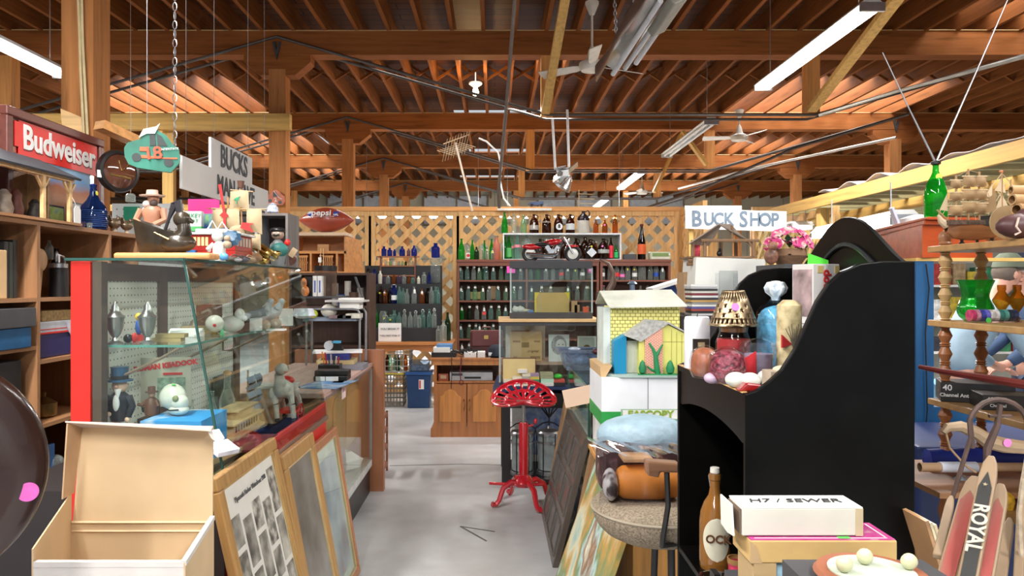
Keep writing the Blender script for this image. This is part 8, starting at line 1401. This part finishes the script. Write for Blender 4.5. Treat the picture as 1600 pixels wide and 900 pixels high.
# big sailing ship
ysh = 2.32; zsh_ = zS[0]+.0205; t = T('sailing_ship_model','three-masted wooden sailing ship model with brown parchment sails','model ship',(X(1533,ysh),ysh,zsh_)); k = ysh/FX; x_ = lambda p: (p-1533)*k; z_ = lambda p: EYE-(p-VY)*k-zsh_; SL2 = mat((.30,.19,.09),.75,scale=12,var=.2); SP = wood((.34,.2,.09),.7,'z')
HU = wood((.28,.12,.05),.6,'x',.4)
part('hull',MB().sheet(lambda u,v: (x_(1478)+(x_(1560)-x_(1478))*u,.028*math.sin(PI*min(.999,.12+.8*u))**.6*(2*v-1)*1.0,z_(352)-.045*(1-(2*v-1)**2)*(1-.25*(2*u-1)**2)-(0 if u > .1 else -.01)),16,10,.003),HU,t); part('deck_wale',B(x_(1476),x_(1530),-.03,.03,z_(352),z_(345)),mat((.08,.05,.035),.5,scale=70,var=.8),t); part('stern',MB().prism([(x_(1528),z_(353)),(x_(1562),z_(358)),(x_(1561),z_(336)),(x_(1542),z_(337)),(x_(1540),z_(343)),(x_(1526),z_(345))],'y',-.028,.028),mat((.02,.018,.018),.5),t)
part('figurehead',MB().tube([(x_(1480),0,z_(352)),(x_(1470),0,z_(345)),(x_(1466),0,z_(336))],[.014,.01,.004],7),mat((.55,.42,.28),.6),t); part('bowsprit',MB().tube([(x_(1482),0,z_(345)),(x_(1464),0,z_(328))],.003,5),SP,t)
for p,tpz in ((1494,274),(1513,264),(1530,268)): part('mast',MB().tube([(x_(p),0,z_(346)),(x_(p),0,z_(tpz))],.0035,6),SP,t)
for p,rows2 in ((1492,((282,294,.9),(301,313,1.1),(322,336,1.2))),(1513,((276,292,1.1),(297,312,1.3),(316,332,1.35))),(1531,((276,292,.9),(297,312,1.0),(318,334,1.05)))):
    for (za_,zb3,w_) in rows2:
        w2 = w_*17*k/2*1.15
        part('sail',MB().sheet(lambda u,v: (x_(p)+(2*u-1)*w2*(1-.1*v),-.006-.012*math.sin(PI*u)*math.sin(PI*v),z_(zb3)+(z_(za_)-z_(zb3))*v),6,5,.0015),SL2,t); part('yard',MB().tube([(x_(p)-w2*1.1,-.006,z_(za_)),(x_(p)+w2*1.1,-.006,z_(za_))],.0022,5).tube([(x_(p)-w2*1.1,-.006,z_(zb3)),(x_(p),-.008,z_(zb3)+.004),(x_(p)+w2*1.1,-.006,z_(zb3))],.0015,4),mat((.55,.42,.24),.6),t)
part('jib',MB().add([(x_(1468),0,z_(328)),(x_(1480),0,z_(302)),(x_(1481),0,z_(330))],[(0,1,2)]),mat((.55,.43,.27),.7),t).modifiers.new('s','SOLIDIFY').thickness = .0015; part('spanker',MB().add([(x_(1534),0,z_(318)),(x_(1556),0,z_(300)),(x_(1556),0,z_(328)),(x_(1535),0,z_(336))],[(0,1,2,3)]),SL2,t).modifiers.new('s','SOLIDIFY').thickness = .0015
mb = MB()
for a_,b_ in (((1466,336),(1494,276)),((1470,340),(1513,266)),((1494,276),(1513,266)),((1513,266),(1530,270)),((1530,270),(1558,336)),((1480,345),(1494,290)),((1545,340),(1531,276)),((1500,345),(1513,280)),((1525,345),(1513,280))): mb.tube([(x_(a_[0]),0,z_(a_[1])),(x_(b_[0]),0,z_(b_[1]))],.0009,4)
part('rigging',mb,mat((.5,.38,.22),.7),t); part('stand',MB().lathe([(.012,0),(.004,.01),(.006,.02)],(x_(1503),0,0),10).lathe([(.012,0),(.004,.01),(.006,.02)],(x_(1527),0,0),10).lathe([(.012,0),(.004,.01),(.006,.02)],(x_(1550),0,0),10),BLACK,t)
ysh2 = 2.39; t = T('sailing_ship_model','second paler sailing ship model with small fan sails and an orange pennant','model ship',(X(1572,ysh2),ysh2+.02,zsh_)); x_ = lambda p: (p-1572)*k; 
part('hull',MB().ball((0,0,.03),(.06,.022,.022)),HU,t); part('mast',MB().tube([(x_(1563),0,.03),(x_(1558),0,z_(290))],.003,5).tube([(x_(1572),0,.03),(x_(1572),0,z_(262))],.003,5).tube([(x_(1586),0,.03),(x_(1586),0,z_(274))],.003,5),SP,t)
for a_ in ([(1545,300),(1556,282),(1556,306)],[(1560,292),(1572,270),(1578,296)],[(1562,320),(1572,298),(1582,318)],[(1580,300),(1586,276),(1594,300)],[(1558,335),(1570,322),(1572,338)]): part('sail',MB().add([(x_(p),0,z_(q)) for p,q in a_],[(0,1,2)]),mat((.60,.48,.32),.7),t).modifiers.new('s','SOLIDIFY').thickness = .0015
part('pennant',MB().ball((x_(1571),0,z_(261)),(.008,.003,.004),8,5),mat((.7,.2,.08),.5),t); mb = MB()
for a_,b_ in (((1545,300),(1572,264)),((1572,264),(1596,290)),((1563,290),(1590,330)),((1550,330),(1580,280)),((1565,310),(1592,310))): mb.tube([(x_(a_[0]),0,z_(a_[1])),(x_(b_[0]),0,z_(b_[1]))],.0016,4)
part('rigging',mb,mat((.55,.42,.24),.7),t)
# rolled leather and parchment at the edge
for i,(px,py,r,c) in enumerate(((1592,297,.014,(.5,.3,.13)),(1590,312,.016,(.5,.3,.13)),(1592,328,.018,(.42,.24,.1)))): S('parchment_roll',['topmost','middle','lowest'][i]+' brown paper roll stacked beside the ship models','roll',MB().lathe([(r*.7,-.05),(r,-.05),(r,.1),(r*.7,.1)],n=16,ax='x',cap=False).xf(Matrix.Rotation(.2*i-.1,4,'Z')),mat(c,.6),(X(px,2.1)+.03,2.1,Z(py,2.1)),group='brown paper rolls')
t = T('leather_pouch','dark purple-brown leather pouch with a pale tie string on the top shelf','pouch',(X(1588,2.03),2.03,zsh_)); LE = mat((.09,.035,.035),.45,bmp=.3); part('pouch',MB().ball((.02,0,.035),(.075,.04,.036)).ball((.05,.0,.06),(.05,.035,.03)),LE,t); part('tie_string',MB().tube([(-.02,-.038,.055),(-.03,-.042,.03),(-.02,-.044,.015),(-.035,-.044,.008)],.003,5),mat((.65,.5,.42),.6),t)
t = T('parchment_fan','cream parchment disc standing behind the paper rolls','fan',(X(1573,2.2),2.2,zsh_),0); part('disc',MB().lathe([(.001,0),(.05,0),(.05,.004),(.001,.004)],(0,0,.06),24,ax='y'),mat((.45,.32,.17),.7),t)
for z,nm in ((.09,'a'),): S('roll_prop','carved block propping the paper rolls','block',B(.0,.09,-.03,.03,0,Z(337,2.1)-zsh_),mat((.3,.17,.08),.6),(X(1590,2.1),2.12,zsh_))
# green vase, chips, amber beads on middle shelf
zm = zS[1]+.0205; yv = 2.36; t = T('green_vase','flared green pressed glass vase on the middle shelf','vase',(X(1524,yv),yv,zm)); part('vase',MB().lathe([(.03,0),(.045,.01),(.053,.03),(.05,.05),(.038,.07),(.037,.085),(.045,.11),(.055,.132),(.053,.132),(.042,.108),(.034,.085),(.036,.07),(.046,.05),(.048,.03),(.03,.012),(.001,.01)],n=36,lobes=12,amp=.03,cap=False),bglass((.25,.85,.35),(.03,.38,.07)),t,sub=1)
cl = [(.55,.05,.15),(.6,.3,.4),(.05,.07,.4),(.15,.15,.6),(.75,.75,.75),(.7,.7,.72),(.05,.25,.22),(.1,.35,.3),(.02,.03,.05),(.03,.04,.1)]
t = T('poker_chip_rack','clear rack of coloured poker chips with a green dot sticker','poker chip rack',(X(1513,2.27),2.27,zm)); t.scale = (1.15,1.15,1.15); part('tray',B(0,.13,-.02,.02,0,.012),glass((.85,.85,.9),.4),t); part('green_sticker',MB().lathe([(.0005,-.001),(.007,-.001),(.007,0)],n=12,ax='y').xf(Matrix.Translation((.04,-.021,.006))),mat((.1,.7,.1),.5),t)
for i in range(10): part('chips',MB().lathe([(.016,i*.0125),(.016,i*.0125+.011)],(.002,0,.018),14,ax='x'),mat(cl[i],.4,scale=90,var=.4),t)
for i,px in enumerate((1565,1589)): t = T('amber_goblet',['amber diamond-shaped glass drop nearer the green vase','amber diamond-shaped glass drop by the far hat brim'][i],'ornament',(X(px,2.3),2.3,zm),0,'amber glass drops'); part('drop',MB().lathe([(.006,.0),(.01,.012),(.004,.02),(.006,.03),(.024,.06),(.026,.068),(.01,.095),(.012,.1),(.012,.115)],n=8),bglass((.75,.45,.08),(.4,.2,.02)),t)
# radio boxes lower shelf
zl2 = zS[2]+.0205; t = T('radio_carton','worn black carton lettered 40 Channel mobile CB on the lower shelf','box',(X(1470,2.36),2.36,zl2),-.42); part('carton',B(0,.2,-.0,.12,0,.062),mat((.02,.018,.018),.5,scale=20,var=.5),t,bev=.002); text('40',.026,WHITE,(.018,-.002,.045),parent=t,bold=.0004); text('Channel Ant Mobile CB',.0155,WHITE,(.072,-.002,.022),parent=t,bold=.0004)
t = T('radio_carton','second flatter black carton lettered 40 beside the first one','box',(X(1535,2.2),2.2,zl2),-.3); part('carton',B(0,.22,0,.12,0,.045),mat((.02,.018,.018),.5,scale=20,var=.5),t,bev=.002); text('40',.018,WHITE,(.02,-.002,.032),parent=t); text('Channel',.013,WHITE,(.04,-.002,.014),parent=t)
S('cue_stick','dark red wooden stick with a white tip lying across the shelf posts','stick',MB().tube([P(1436,573,2.02),P(1470,580,1.98),P(1620,604,1.75)],[.006,.008,.012],8),mat((.16,.03,.025),.35)); S('cue_tip','white rubber tip on the dark red stick','tip',MB().ball((0,0,0),(.009,.009,.009)),WHITE,P(1436,573,2.015)) if False else None
# lower: yarn, sled, snowshoe items
zb3 = zS[3]+.0205
for nm,lb,px,py,y,r,c in (('wool_ball','bright yellow knitted toy on the bottom shelf',1575,665,2.1,.018,(.7,.4,.02)),('glass_mug','pale blue glass mug on the bottom shelf',1500,690,2.25,.022,(.4,.5,.55)),('pine_cone','dark brown bristly cone on the bottom shelf',1535,668,2.2,.028,(.05,.03,.02))): S(nm,lb,'ornament',MB().lathe([(r*.7,0),(r,r*1.2),(r*.8,r*2.2),(.001,r*2.8)],n=14),mat(c,.5,scale=60,var=.4,bmp=.6),(X(px,y),y,zb3))
S('blue_bag','royal blue fabric roll lying under the bottom shelf','bag',MB().lathe([(.001,-.16),(.03,-.15),(.036,0),(.03,.18),(.001,.2)],n=16,ax='x'),mat((.01,.03,.28),.6,bmp=.4),P(1520,716,2.4)); t = T('poster_tube','cardboard poster tube with a white sleeve lying across the shelf','tube',P(1437,730,2.22)); part('tube',MB().lathe([(.011,0),(.0135,0),(.0135,.4),(.011,.4)],n=18,ax='x',cap=False),mat((.42,.27,.15),.7),t); part('sleeve',MB().lathe([(.016,.06),(.016,.17)],n=18,ax='x'),mat((.62,.66,.75),.5),t)
S('low_board','wooden board under the poster tube','shelf',B(1.27,1.95,2.1,2.5,Z(750,2.3),Z(742,2.3)),wood((.3,.14,.06),.6,'x'))
S('low_cabinet','deep blue chest under the etagere beside the hutch','chest',B(X(1436,2.62),2.2,2.62,3.1,0,Z(700,2.6)),mat((.012,.03,.12),.5),bev=.01)
# wooden hanger/yoke
t = T('wooden_yoke','curved pale wooden yoke with a pink sticker hanging at the shelf','yoke',(0,0,0)); yk = 1.75; pts = [(1474,676),(1480,668),(1500,666),(1525,676),(1545,690),(1570,696),(1625,702)]
part('bar',MB().tube([tuple(P(a,b,yk)) for a,b in pts],[.007,.011,.013,.015,.018,.018,.014],8),wood((.36,.25,.15),.8,'x'),t); part('sticker',MB().lathe([(.0005,-.001),(.010,-.001),(.010,0)],n=12,ax='y').xf(Matrix.Translation(P(1574,692,yk-.019))),mat((.8,.25,.6),.6),t); part('rope',MB().tube([tuple(P(a,b,yk)) for a,b in ((1478,676),(1484,700),(1500,718),(1512,730),(1525,738))],.003,5),mat((.35,.22,.13),.8),t)
# iron arch (scythe-like) and skis
yk = 1.62; IR = mat((.09,.055,.045),.6,.3,scale=20,var=.4); t = T('iron_hoop_fork','rusty iron hoop with straight tines standing before the skis','hoop',(0,0,0)); part('hoop',MB().tube([tuple(P(1519+(0),700,yk))]+[tuple(P(1560-46*math.cos(q),668-46*math.sin(q)*.95,yk)) for q in [PI*k/12 for k in range(1,12)]]+[tuple(P(1606,720,yk))],.006,7),IR,t); part('tine',MB().tube([tuple(P(1518,680,yk)),tuple(P(1504,725,yk)),tuple(P(1483,795,yk))],.005,6),IR,t); part('tine',MB().tube([tuple(P(1563,632,yk)),tuple(P(1558,665,yk)),tuple(P(1543,700,yk)),tuple(P(1540,735,yk))],[.006,.007,.009,.005],6),IR,t)
part('hub_strap',MB().tube([tuple(P(1545,650,yk)),tuple(P(1580,650,yk))],.004,6),IR,t)
def ski(label,a,b_,w_,y,m,tip=True,extra=None,name='sled_board',cat='sled board'):
    A,B_ = P(*a,y),P(*b_,y-.22); d = B_-A; L = d.length; t = T(name,label,cat,A,0,'old wooden sled boards'); t.rotation_euler = (d.to_track_quat('-Z','Y').to_matrix().to_4x4() @ Matrix.Rotation(PI,4,'Z')).to_euler(); hw = w_*y/FX/2
    poly = [(-hw,-L),(hw,-L),(hw,-.06),(hw*.8,-.025),(hw*.35,-.004),(-hw*.35,-.004),(-hw*.8,-.025),(-hw,-.06)]; b0 = part('board',MB().prism(poly,'y',-.006,.006),m,t,bev=.003)
    if extra: extra(t,hw,L)
    return t
RDW = pattern('worn_red',blotf([(.22,.035,.03),(.27,.05,.04),(.25,.08,.06),(.30,.18,.12)],9,.6,6,(3,3,.6))); NW = wood((.22,.15,.09),.7,'z',.6)
def redart(t,hw,L): part('red_panel',MB().prism([(-hw*.72,-L+.005),(hw*.72,-L+.005),(hw*.72,-.08),(0,-.05),(-hw*.72,-.08)],'y',-.0085,-.006),RDW,t)
ski('red painted board nearest the black hutch',(1524,744),(1465,960),26,1.5,NW,extra=redart); 
def royal(t,hw,L):
    part('black_panel',MB().prism([(-hw*.7,-L+.005),(hw*.7,-L+.005),(hw*.7,-.09),(0,-.05),(-hw*.7,-.09)],'y',-.0085,-.006),mat((.03,.03,.028),.5),t); text('ROYAL',.035,mat((.5,.45,.36),.6),(0,-.0095,-.19),parent=t,bold=.0008,rot=(PI/2,PI/2,0)); part('star',MB().prism([(hw*.3*math.cos(PI/2+k*PI/5)*(1 if k%2==0 else .4),-.085+hw*.3*math.sin(PI/2+k*PI/5)*(1 if k%2==0 else .4)) for k in range(10)],'y',-.0105,-.0085),mat((.35,.3,.2),.5),t)
ski('black centred board lettered ROYAL',(1550,712),(1502,960),24,1.47,NW,extra=royal); ski('red painted board beyond the lettered one',(1565,756),(1527,960),24,1.46,NW,extra=redart)
for i,(a,b_,w_) in enumerate((((1487,776),(1465,870),12),((1578,810),(1560,930),14),((1597,770),(1590,930),12))): ski(['short plain runner beside the first red board','plain runner crossing behind the rope','grey plain runner at the frame edge'][i],a,b_,w_,1.6,NW,name='sled_runner',cat='sled runner')
S('rope','twisted pale rope hanging down past the sled boards','rope',MB().tube([P(a,b,1.45) for a,b in ((1606,710),(1597,760),(1592,800),(1594,850),(1600,905))],.005,7),mat((.45,.36,.26),.8,scale=60,var=.3))
for i,(px,c) in enumerate(((1428,(.45,.25,.12)),(1434,(.62,.55,.35)),(1440,(.55,.45,.28)))): S('gilt_frame',['brown','cream','tan gilt'][i]+'-edged frame leaning against the back of the hutch','picture frame',B(-.004,.004,-.05,.06,-.42,0),mat(c,.4),P(px,803+3*i,1.66),ry=-.30,group='thin frames leaning behind the hutch')
# ================================================================ upholstered stool, pillow, bedding near the middle
yq = 2.50; t = T('upholstered_stool','tweed upholstered bar chair with iron arm straps and a wooden arm','chair',(0,0,0)); TW = mat((.30,.24,.17),.9,scale=140,var=.45,bmp=.6); zc_ = Z(802,yq)
part('seat_cushion',MB().lathe([(.001,-.13),(.12,-.125),(.19,-.10),(.225,-.05),(.235,0),(.21,.02),(.001,.025)],(.575,yq+.12,zc_-.0),36,1,1.02),TW,t,sub=1); part('seat_piping',MB().tube([(.575+.228*math.cos(q),yq+.12+.232*math.sin(q),zc_-.012) for q in [2*PI*k/36 for k in range(36)]],.006,6,True),mat((.38,.32,.24),.8),t)
for x,y in ((.60,2.5),(.72,2.5),(.60,2.74),(.72,2.74)): part('leg',MB().tube([(x,y,zc_-.10),(x+(x-.62)*.4,y+(y-2.62)*.5,.0)],.013,7),BLACK,t)
part('wooden_arm',MB().prism([(X(1008,2.36),Z(718,2.36)),(X(1060,2.36),Z(722,2.36)),(X(1060,2.36),Z(737,2.36)),(X(1030,2.36),Z(736,2.36)),(X(1028,2.36),Z(745,2.36)),(X(1010,2.36),Z(741,2.36))],'y',2.34,2.39),wood((.22,.11,.06),.6,'x',.4),t,bev=.006)
part('arm_strap',MB().tube([tuple(P(1042,738,2.365)),tuple(P(1044,790,2.365)),tuple(P(1036,840,2.365)),tuple(P(1034,853,2.38)),tuple(P(1056,850,2.42))],.009,7),BLACK,t)
t = T('bedding_bag','clear zip bag of folded orange and brown bedding with spotted lining','bedding',(0,0,0)); yb4 = 2.52; zb4 = zc_+.022
part('orange_quilt',MB().sheet(lambda u,v: (X(975,yb4)+.24*u,yb4-.01+.22*v,0),2,2) if False else MB().tube([(X(966,yb4),yb4+.06,zb4+.062),(X(985,yb4),yb4+.06,zb4+.064),(X(1090,yb4),yb4+.06,zb4+.064)],[.055,.064,.064],16),mat((.72,.25,.03),.55,scale=9,var=.2,bmp=.3),t,sub=1)
part('spotted_lining',MB().ball((X(958,yb4),yb4+.06,zb4+.055),(.028,.062,.056)),pattern('spots',blotf([(.05,.04,.04),(.07,.05,.05),(.55,.52,.5),(.6,.57,.55)],26,.5,1)),t)
part('brown_blanket',MB().box(X(945,yb4)+.0,X(1090,yb4),yb4+.13,yb4+.29,zb4+.0,zb4+.17),pattern('brown_floral',blotf([(.03,.012,.015),(.06,.03,.03),(.07,.03,.03),(.5,.3,.22)],20,.5,2)),t,bev=.03,sub=1); part('orange_packet',B(X(976,yb4),X(1024,yb4),yb4+.02,yb4+.13,zb4+.14,zb4+.152).xf(Matrix.Identity(4)),mat((.72,.42,.2),.5,scale=16,var=.25),t,bev=.002)
part('clear_bag',MB().sheet(lambda u,v: (X(934,yb4)+.01*math.sin(6*v)+(X(1095,yb4)-X(934,yb4))*u,yb4-.01+.03*math.sin(7*u)*.3+.29*max(0,v-.5)*2,zb4+.175*min(1,v*2)+.008*math.sin(23*u+9*v)),30,16,.001),glass((.93,.93,.95),.45,.06),t)
t = T('blue_pillow','pale blue pillow in thin plastic on top of the bedding','pillow',(0,0,0)); yp = 2.74; part('pillow',MB().lathe([(.001,-.03),(.12,-.03),(.165,.0),(.17,.045),(.14,.085),(.06,.105),(.001,.11)],(X(1012,yp),yp+.1,Z(700,yp)),28,1.0,.75,lobes=4,amp=.08),mat((.34,.48,.57),.5,scale=16,var=.16,bmp=1),t,sub=1)
# ================================================================ persons in the booth
SKIN = mat((.55,.28,.20),.5,var=.06); HAIR = mat((.12,.09,.07),.8)
def person(name,label,x,y,shirt,trousers,hatf,face=1,lean=.25,scale=1,arm=None,stoop=0):
    """standing person turned sideways: face=+1 looks towards +x"""
    t = T(name,label,'person',(x,y,0)); f = face; t.scale = (scale,)*3; ln = lean
    P_ = [(0,0,.95,(.155,.13)),(.02*f,0,1.08,(.15,.115)),(ln*.35*f,0,1.25,(.165,.13)),(ln*.7*f,0,1.40,(.16,.12)),(ln*.9*f,0,1.50,.06),(ln*1.05*f,0,1.57,.055)]
    a1 = arm or [(ln*.65*f,-.19,1.40),(ln*.7*f+.12*f,-.24,1.14),(ln*.7*f+.32*f,-.22,.98)]
    body = P_+[(ln*.6*f,.17,1.41,.065),(ln*.6*f+.02*f,.23,1.14,.05),(ln*.6*f+.22*f,.2,1.0,.042)]+[(a1[0][0],a1[0][1],a1[0][2],.068),(a1[1][0],a1[1][1],a1[1][2],.055),(a1[2][0],a1[2][1],a1[2][2],.045)]
    E = [(0,1),(1,2),(2,3),(3,4),(4,5),(3,6),(6,7),(7,8),(3,9),(9,10),(10,11)]
    hx,hz = ln*1.2*f+.02*f,1.64
    # skin: head, neck, hands and body core in one surface
    bd = skin('body',[(0,0,.95,.09),(ln*.35*f,0,1.25,.09),(ln*.7*f,0,1.42,.08),(ln*.95*f,0,1.53,.055),(hx,0,hz-.03,(.075,.085)),(hx+.005*f,0,hz+.06,(.08,.09)),
        (ln*.6*f,.16,1.41,.05),(ln*.6*f+.02*f,.23,1.14,.038),(ln*.6*f+.22*f,.2,1.0,.03),(ln*.6*f+.30*f,.19,.97,(.04,.018)),
        (a1[0][0],a1[0][1],a1[0][2],.05),(a1[1][0],a1[1][1],a1[1][2],.04),(a1[2][0],a1[2][1],a1[2][2],.03),(a1[2][0]+.07*f,a1[2][1],a1[2][2]-.02,(.04,.018)),
        (0,-.09,.88,.08),(0,-.1,.5,.06),(0,-.1,.08,.045),(.12*f,-.1,.03,.035),(0,.09,.88,.08),(0,.1,.5,.06),(0,.1,.08,.045),(.12*f,.1,.03,.035)],
        [(0,1),(1,2),(2,3),(3,4),(4,5),(2,6),(6,7),(7,8),(8,9),(2,10),(10,11),(11,12),(12,13),(0,14),(14,15),(15,16),(16,17),(0,18),(18,19),(19,20),(20,21)],SKIN,t)
    skin('shirt',[p for p in body[:4]]+[(ln*.82*f,0,1.45,.085)]+body[6:],[(0,1),(1,2),(2,3),(3,4),(3,5),(5,6),(6,7),(3,8),(8,9),(9,10)],shirt,t)
    skin('trousers',[(0,0,.98,(.14,.12)),(0,-.09,.86,.105),(0,-.1,.5,.085),(.0,-.1,.07,.075),(0,.09,.86,.105),(0,.1,.5,.085),(0,.1,.07,.075)],[(0,1),(1,2),(2,3),(0,4),(4,5),(5,6)],trousers,t)
    for s_ in (-1,1): part('shoe',MB().ball((.06*f,s_*.1,.04),(.14,.05,.045)),BLACK,t)
    part('nose',MB().ball((hx+.088*f,0,hz+.0),(.018,.012,.018),10,7),SKIN,t); part('ear',MB().ball((hx-.01*f,-.082,hz+.0),(.018,.01,.028),10,7),SKIN,t); part('ear',MB().ball((hx-.01*f,.082,hz+.0),(.018,.01,.028),10,7),SKIN,t); part('mouth',MB().ball((hx+.078*f,0,hz-.045),(.01,.025,.006),10,5),mat((.4,.14,.12),.5),t)
    for s_ in (-1,1): part('eye',MB().ball((hx+.072*f,s_*.03,hz+.03),(.01,.014,.008),8,6),mat((.5,.45,.42),.3),t)
    part('hair',MB().ball((hx-.03*f,0,hz+.02),(.075,.09,.085)),HAIR,t); hatf(t,hx,hz,f)
    for j,a_ in enumerate((a1[2],(ln*.6*f+.22*f,.2,1.0))):
        for q in range(4): part('finger',MB().tube([(a_[0]+.09*f,a_[1]-.03+.02*q,a_[2]-.03),(a_[0]+.13*f,a_[1]-.03+.02*q,a_[2]-.05),(a_[0]+.15*f,a_[1]-.03+.02*q,a_[2]-.075)],[.010,.009,.007],7),SKIN,t)
        part('thumb',MB().tube([(a_[0]+.05*f,a_[1]+.035,a_[2]-.01),(a_[0]+.09*f,a_[1]+.055,a_[2]-.03),(a_[0]+.12*f,a_[1]+.05,a_[2]-.045)],[.012,.010,.008],7),SKIN,t)
    return t
def capf(t,hx,hz,f):
    m = mat((.10,.12,.08),.8); part('cap',MB().lathe([(.001,.10),(.05,.095),(.085,.06),(.098,.0)],(hx-.005*f,0,hz+.055),22,1.02,.95),m,t); part('cap_visor',MB().sheet(lambda u,v: (hx+(.07+.10*v*(1-(2*u-1)**2*.5))*f,(u-.5)*.15,hz+.06-.012*v),8,4,.005),m,t)
def hatf(t,hx,hz,f): m = mat((.012,.02,.045),.7); part('hat',MB().lathe([(.001,.15),(.07,.145),(.088,.10),(.095,.03),(.1,.0),(.17,-.012),(.175,-.008),(.1,.012)],(hx,0,hz+.06),26),m,t)
person('person','person in a pale blue-grey shirt, olive cap and light jeans bending over the booth goods',X(1528,5.0)-.14,5.0,mat((.25,.35,.44),.8,var=.08),mat((.14,.32,.5),.8),capf,1,.28,.985)
person('person','person in a navy shirt and dark brimmed hat standing beyond the one in the cap',X(1618,5.5),5.5,mat((.03,.06,.13),.8,var=.1),mat((.03,.05,.1),.8),hatf,-1,.06,1.0)
t = T('goods_shelf','white shelving with red and white packed goods behind the persons','shelf',(0,0,0)); part('upright',B(X(1450,6.6),X(1453,6.6),6.6,6.9,0,1.95),WHITE,t); part('upright',B(X(1700,6.6),X(1703,6.6),6.6,6.9,0,1.95),WHITE,t); part('back_panel',B(X(1453,6.6),X(1700,6.6),6.89,6.9,0,1.95),mat((.42,.42,.36),.6),t)
for z in (.6,.95,1.25,1.55,1.95): part('shelf_board',B(X(1453,6.6),X(1700,6.6),6.6,6.89,z-.02,z),WHITE,t)
rr = random.Random(9); gcn = ['red','white','black','yellow','tan','green']; gcc = [(.45,.05,.04),(.65,.65,.62),(.04,.04,.05),(.6,.45,.05),(.4,.28,.15),(.05,.25,.12)]
for lv,z in enumerate((.95,1.25,1.55)):
    x = X(1455,6.6)+.02; i = 0
    while x < X(1640,6.6) and i < 9:
        w_ = rr.uniform(.07,.14); ci = rr.randrange(6); S('packed_good',f'{gcn[ci]} pack, {ORD[i]} from the blue post on the {["low","middle","high"][lv]} white shelf','pack',B(0,w_,0,.16,0,rr.uniform(.1,.2)),mat(gcc[ci],.5,scale=22,var=.4),(x,6.64,z),group='packs on the white shelving'); x += w_+.02; i += 1
# ================================================================ lettering as meshes
dg = bpy.context.evaluated_depsgraph_get(); dg.update()
for o in [q for q in C.objects if q.type == 'FONT']:
    me = bpy.data.meshes.new_from_object(o.evaluated_get(dg)); n = bpy.data.objects.new(o.name.split('.')[0],me); C.objects.link(n); n.parent = o.parent; n.matrix_local = o.matrix_local.copy(); n.location = o.location; n.rotation_euler = o.rotation_euler; n.scale = o.scale
    if not me.materials: me.materials.append(o.data.materials[0])
    bpy.data.objects.remove(o)
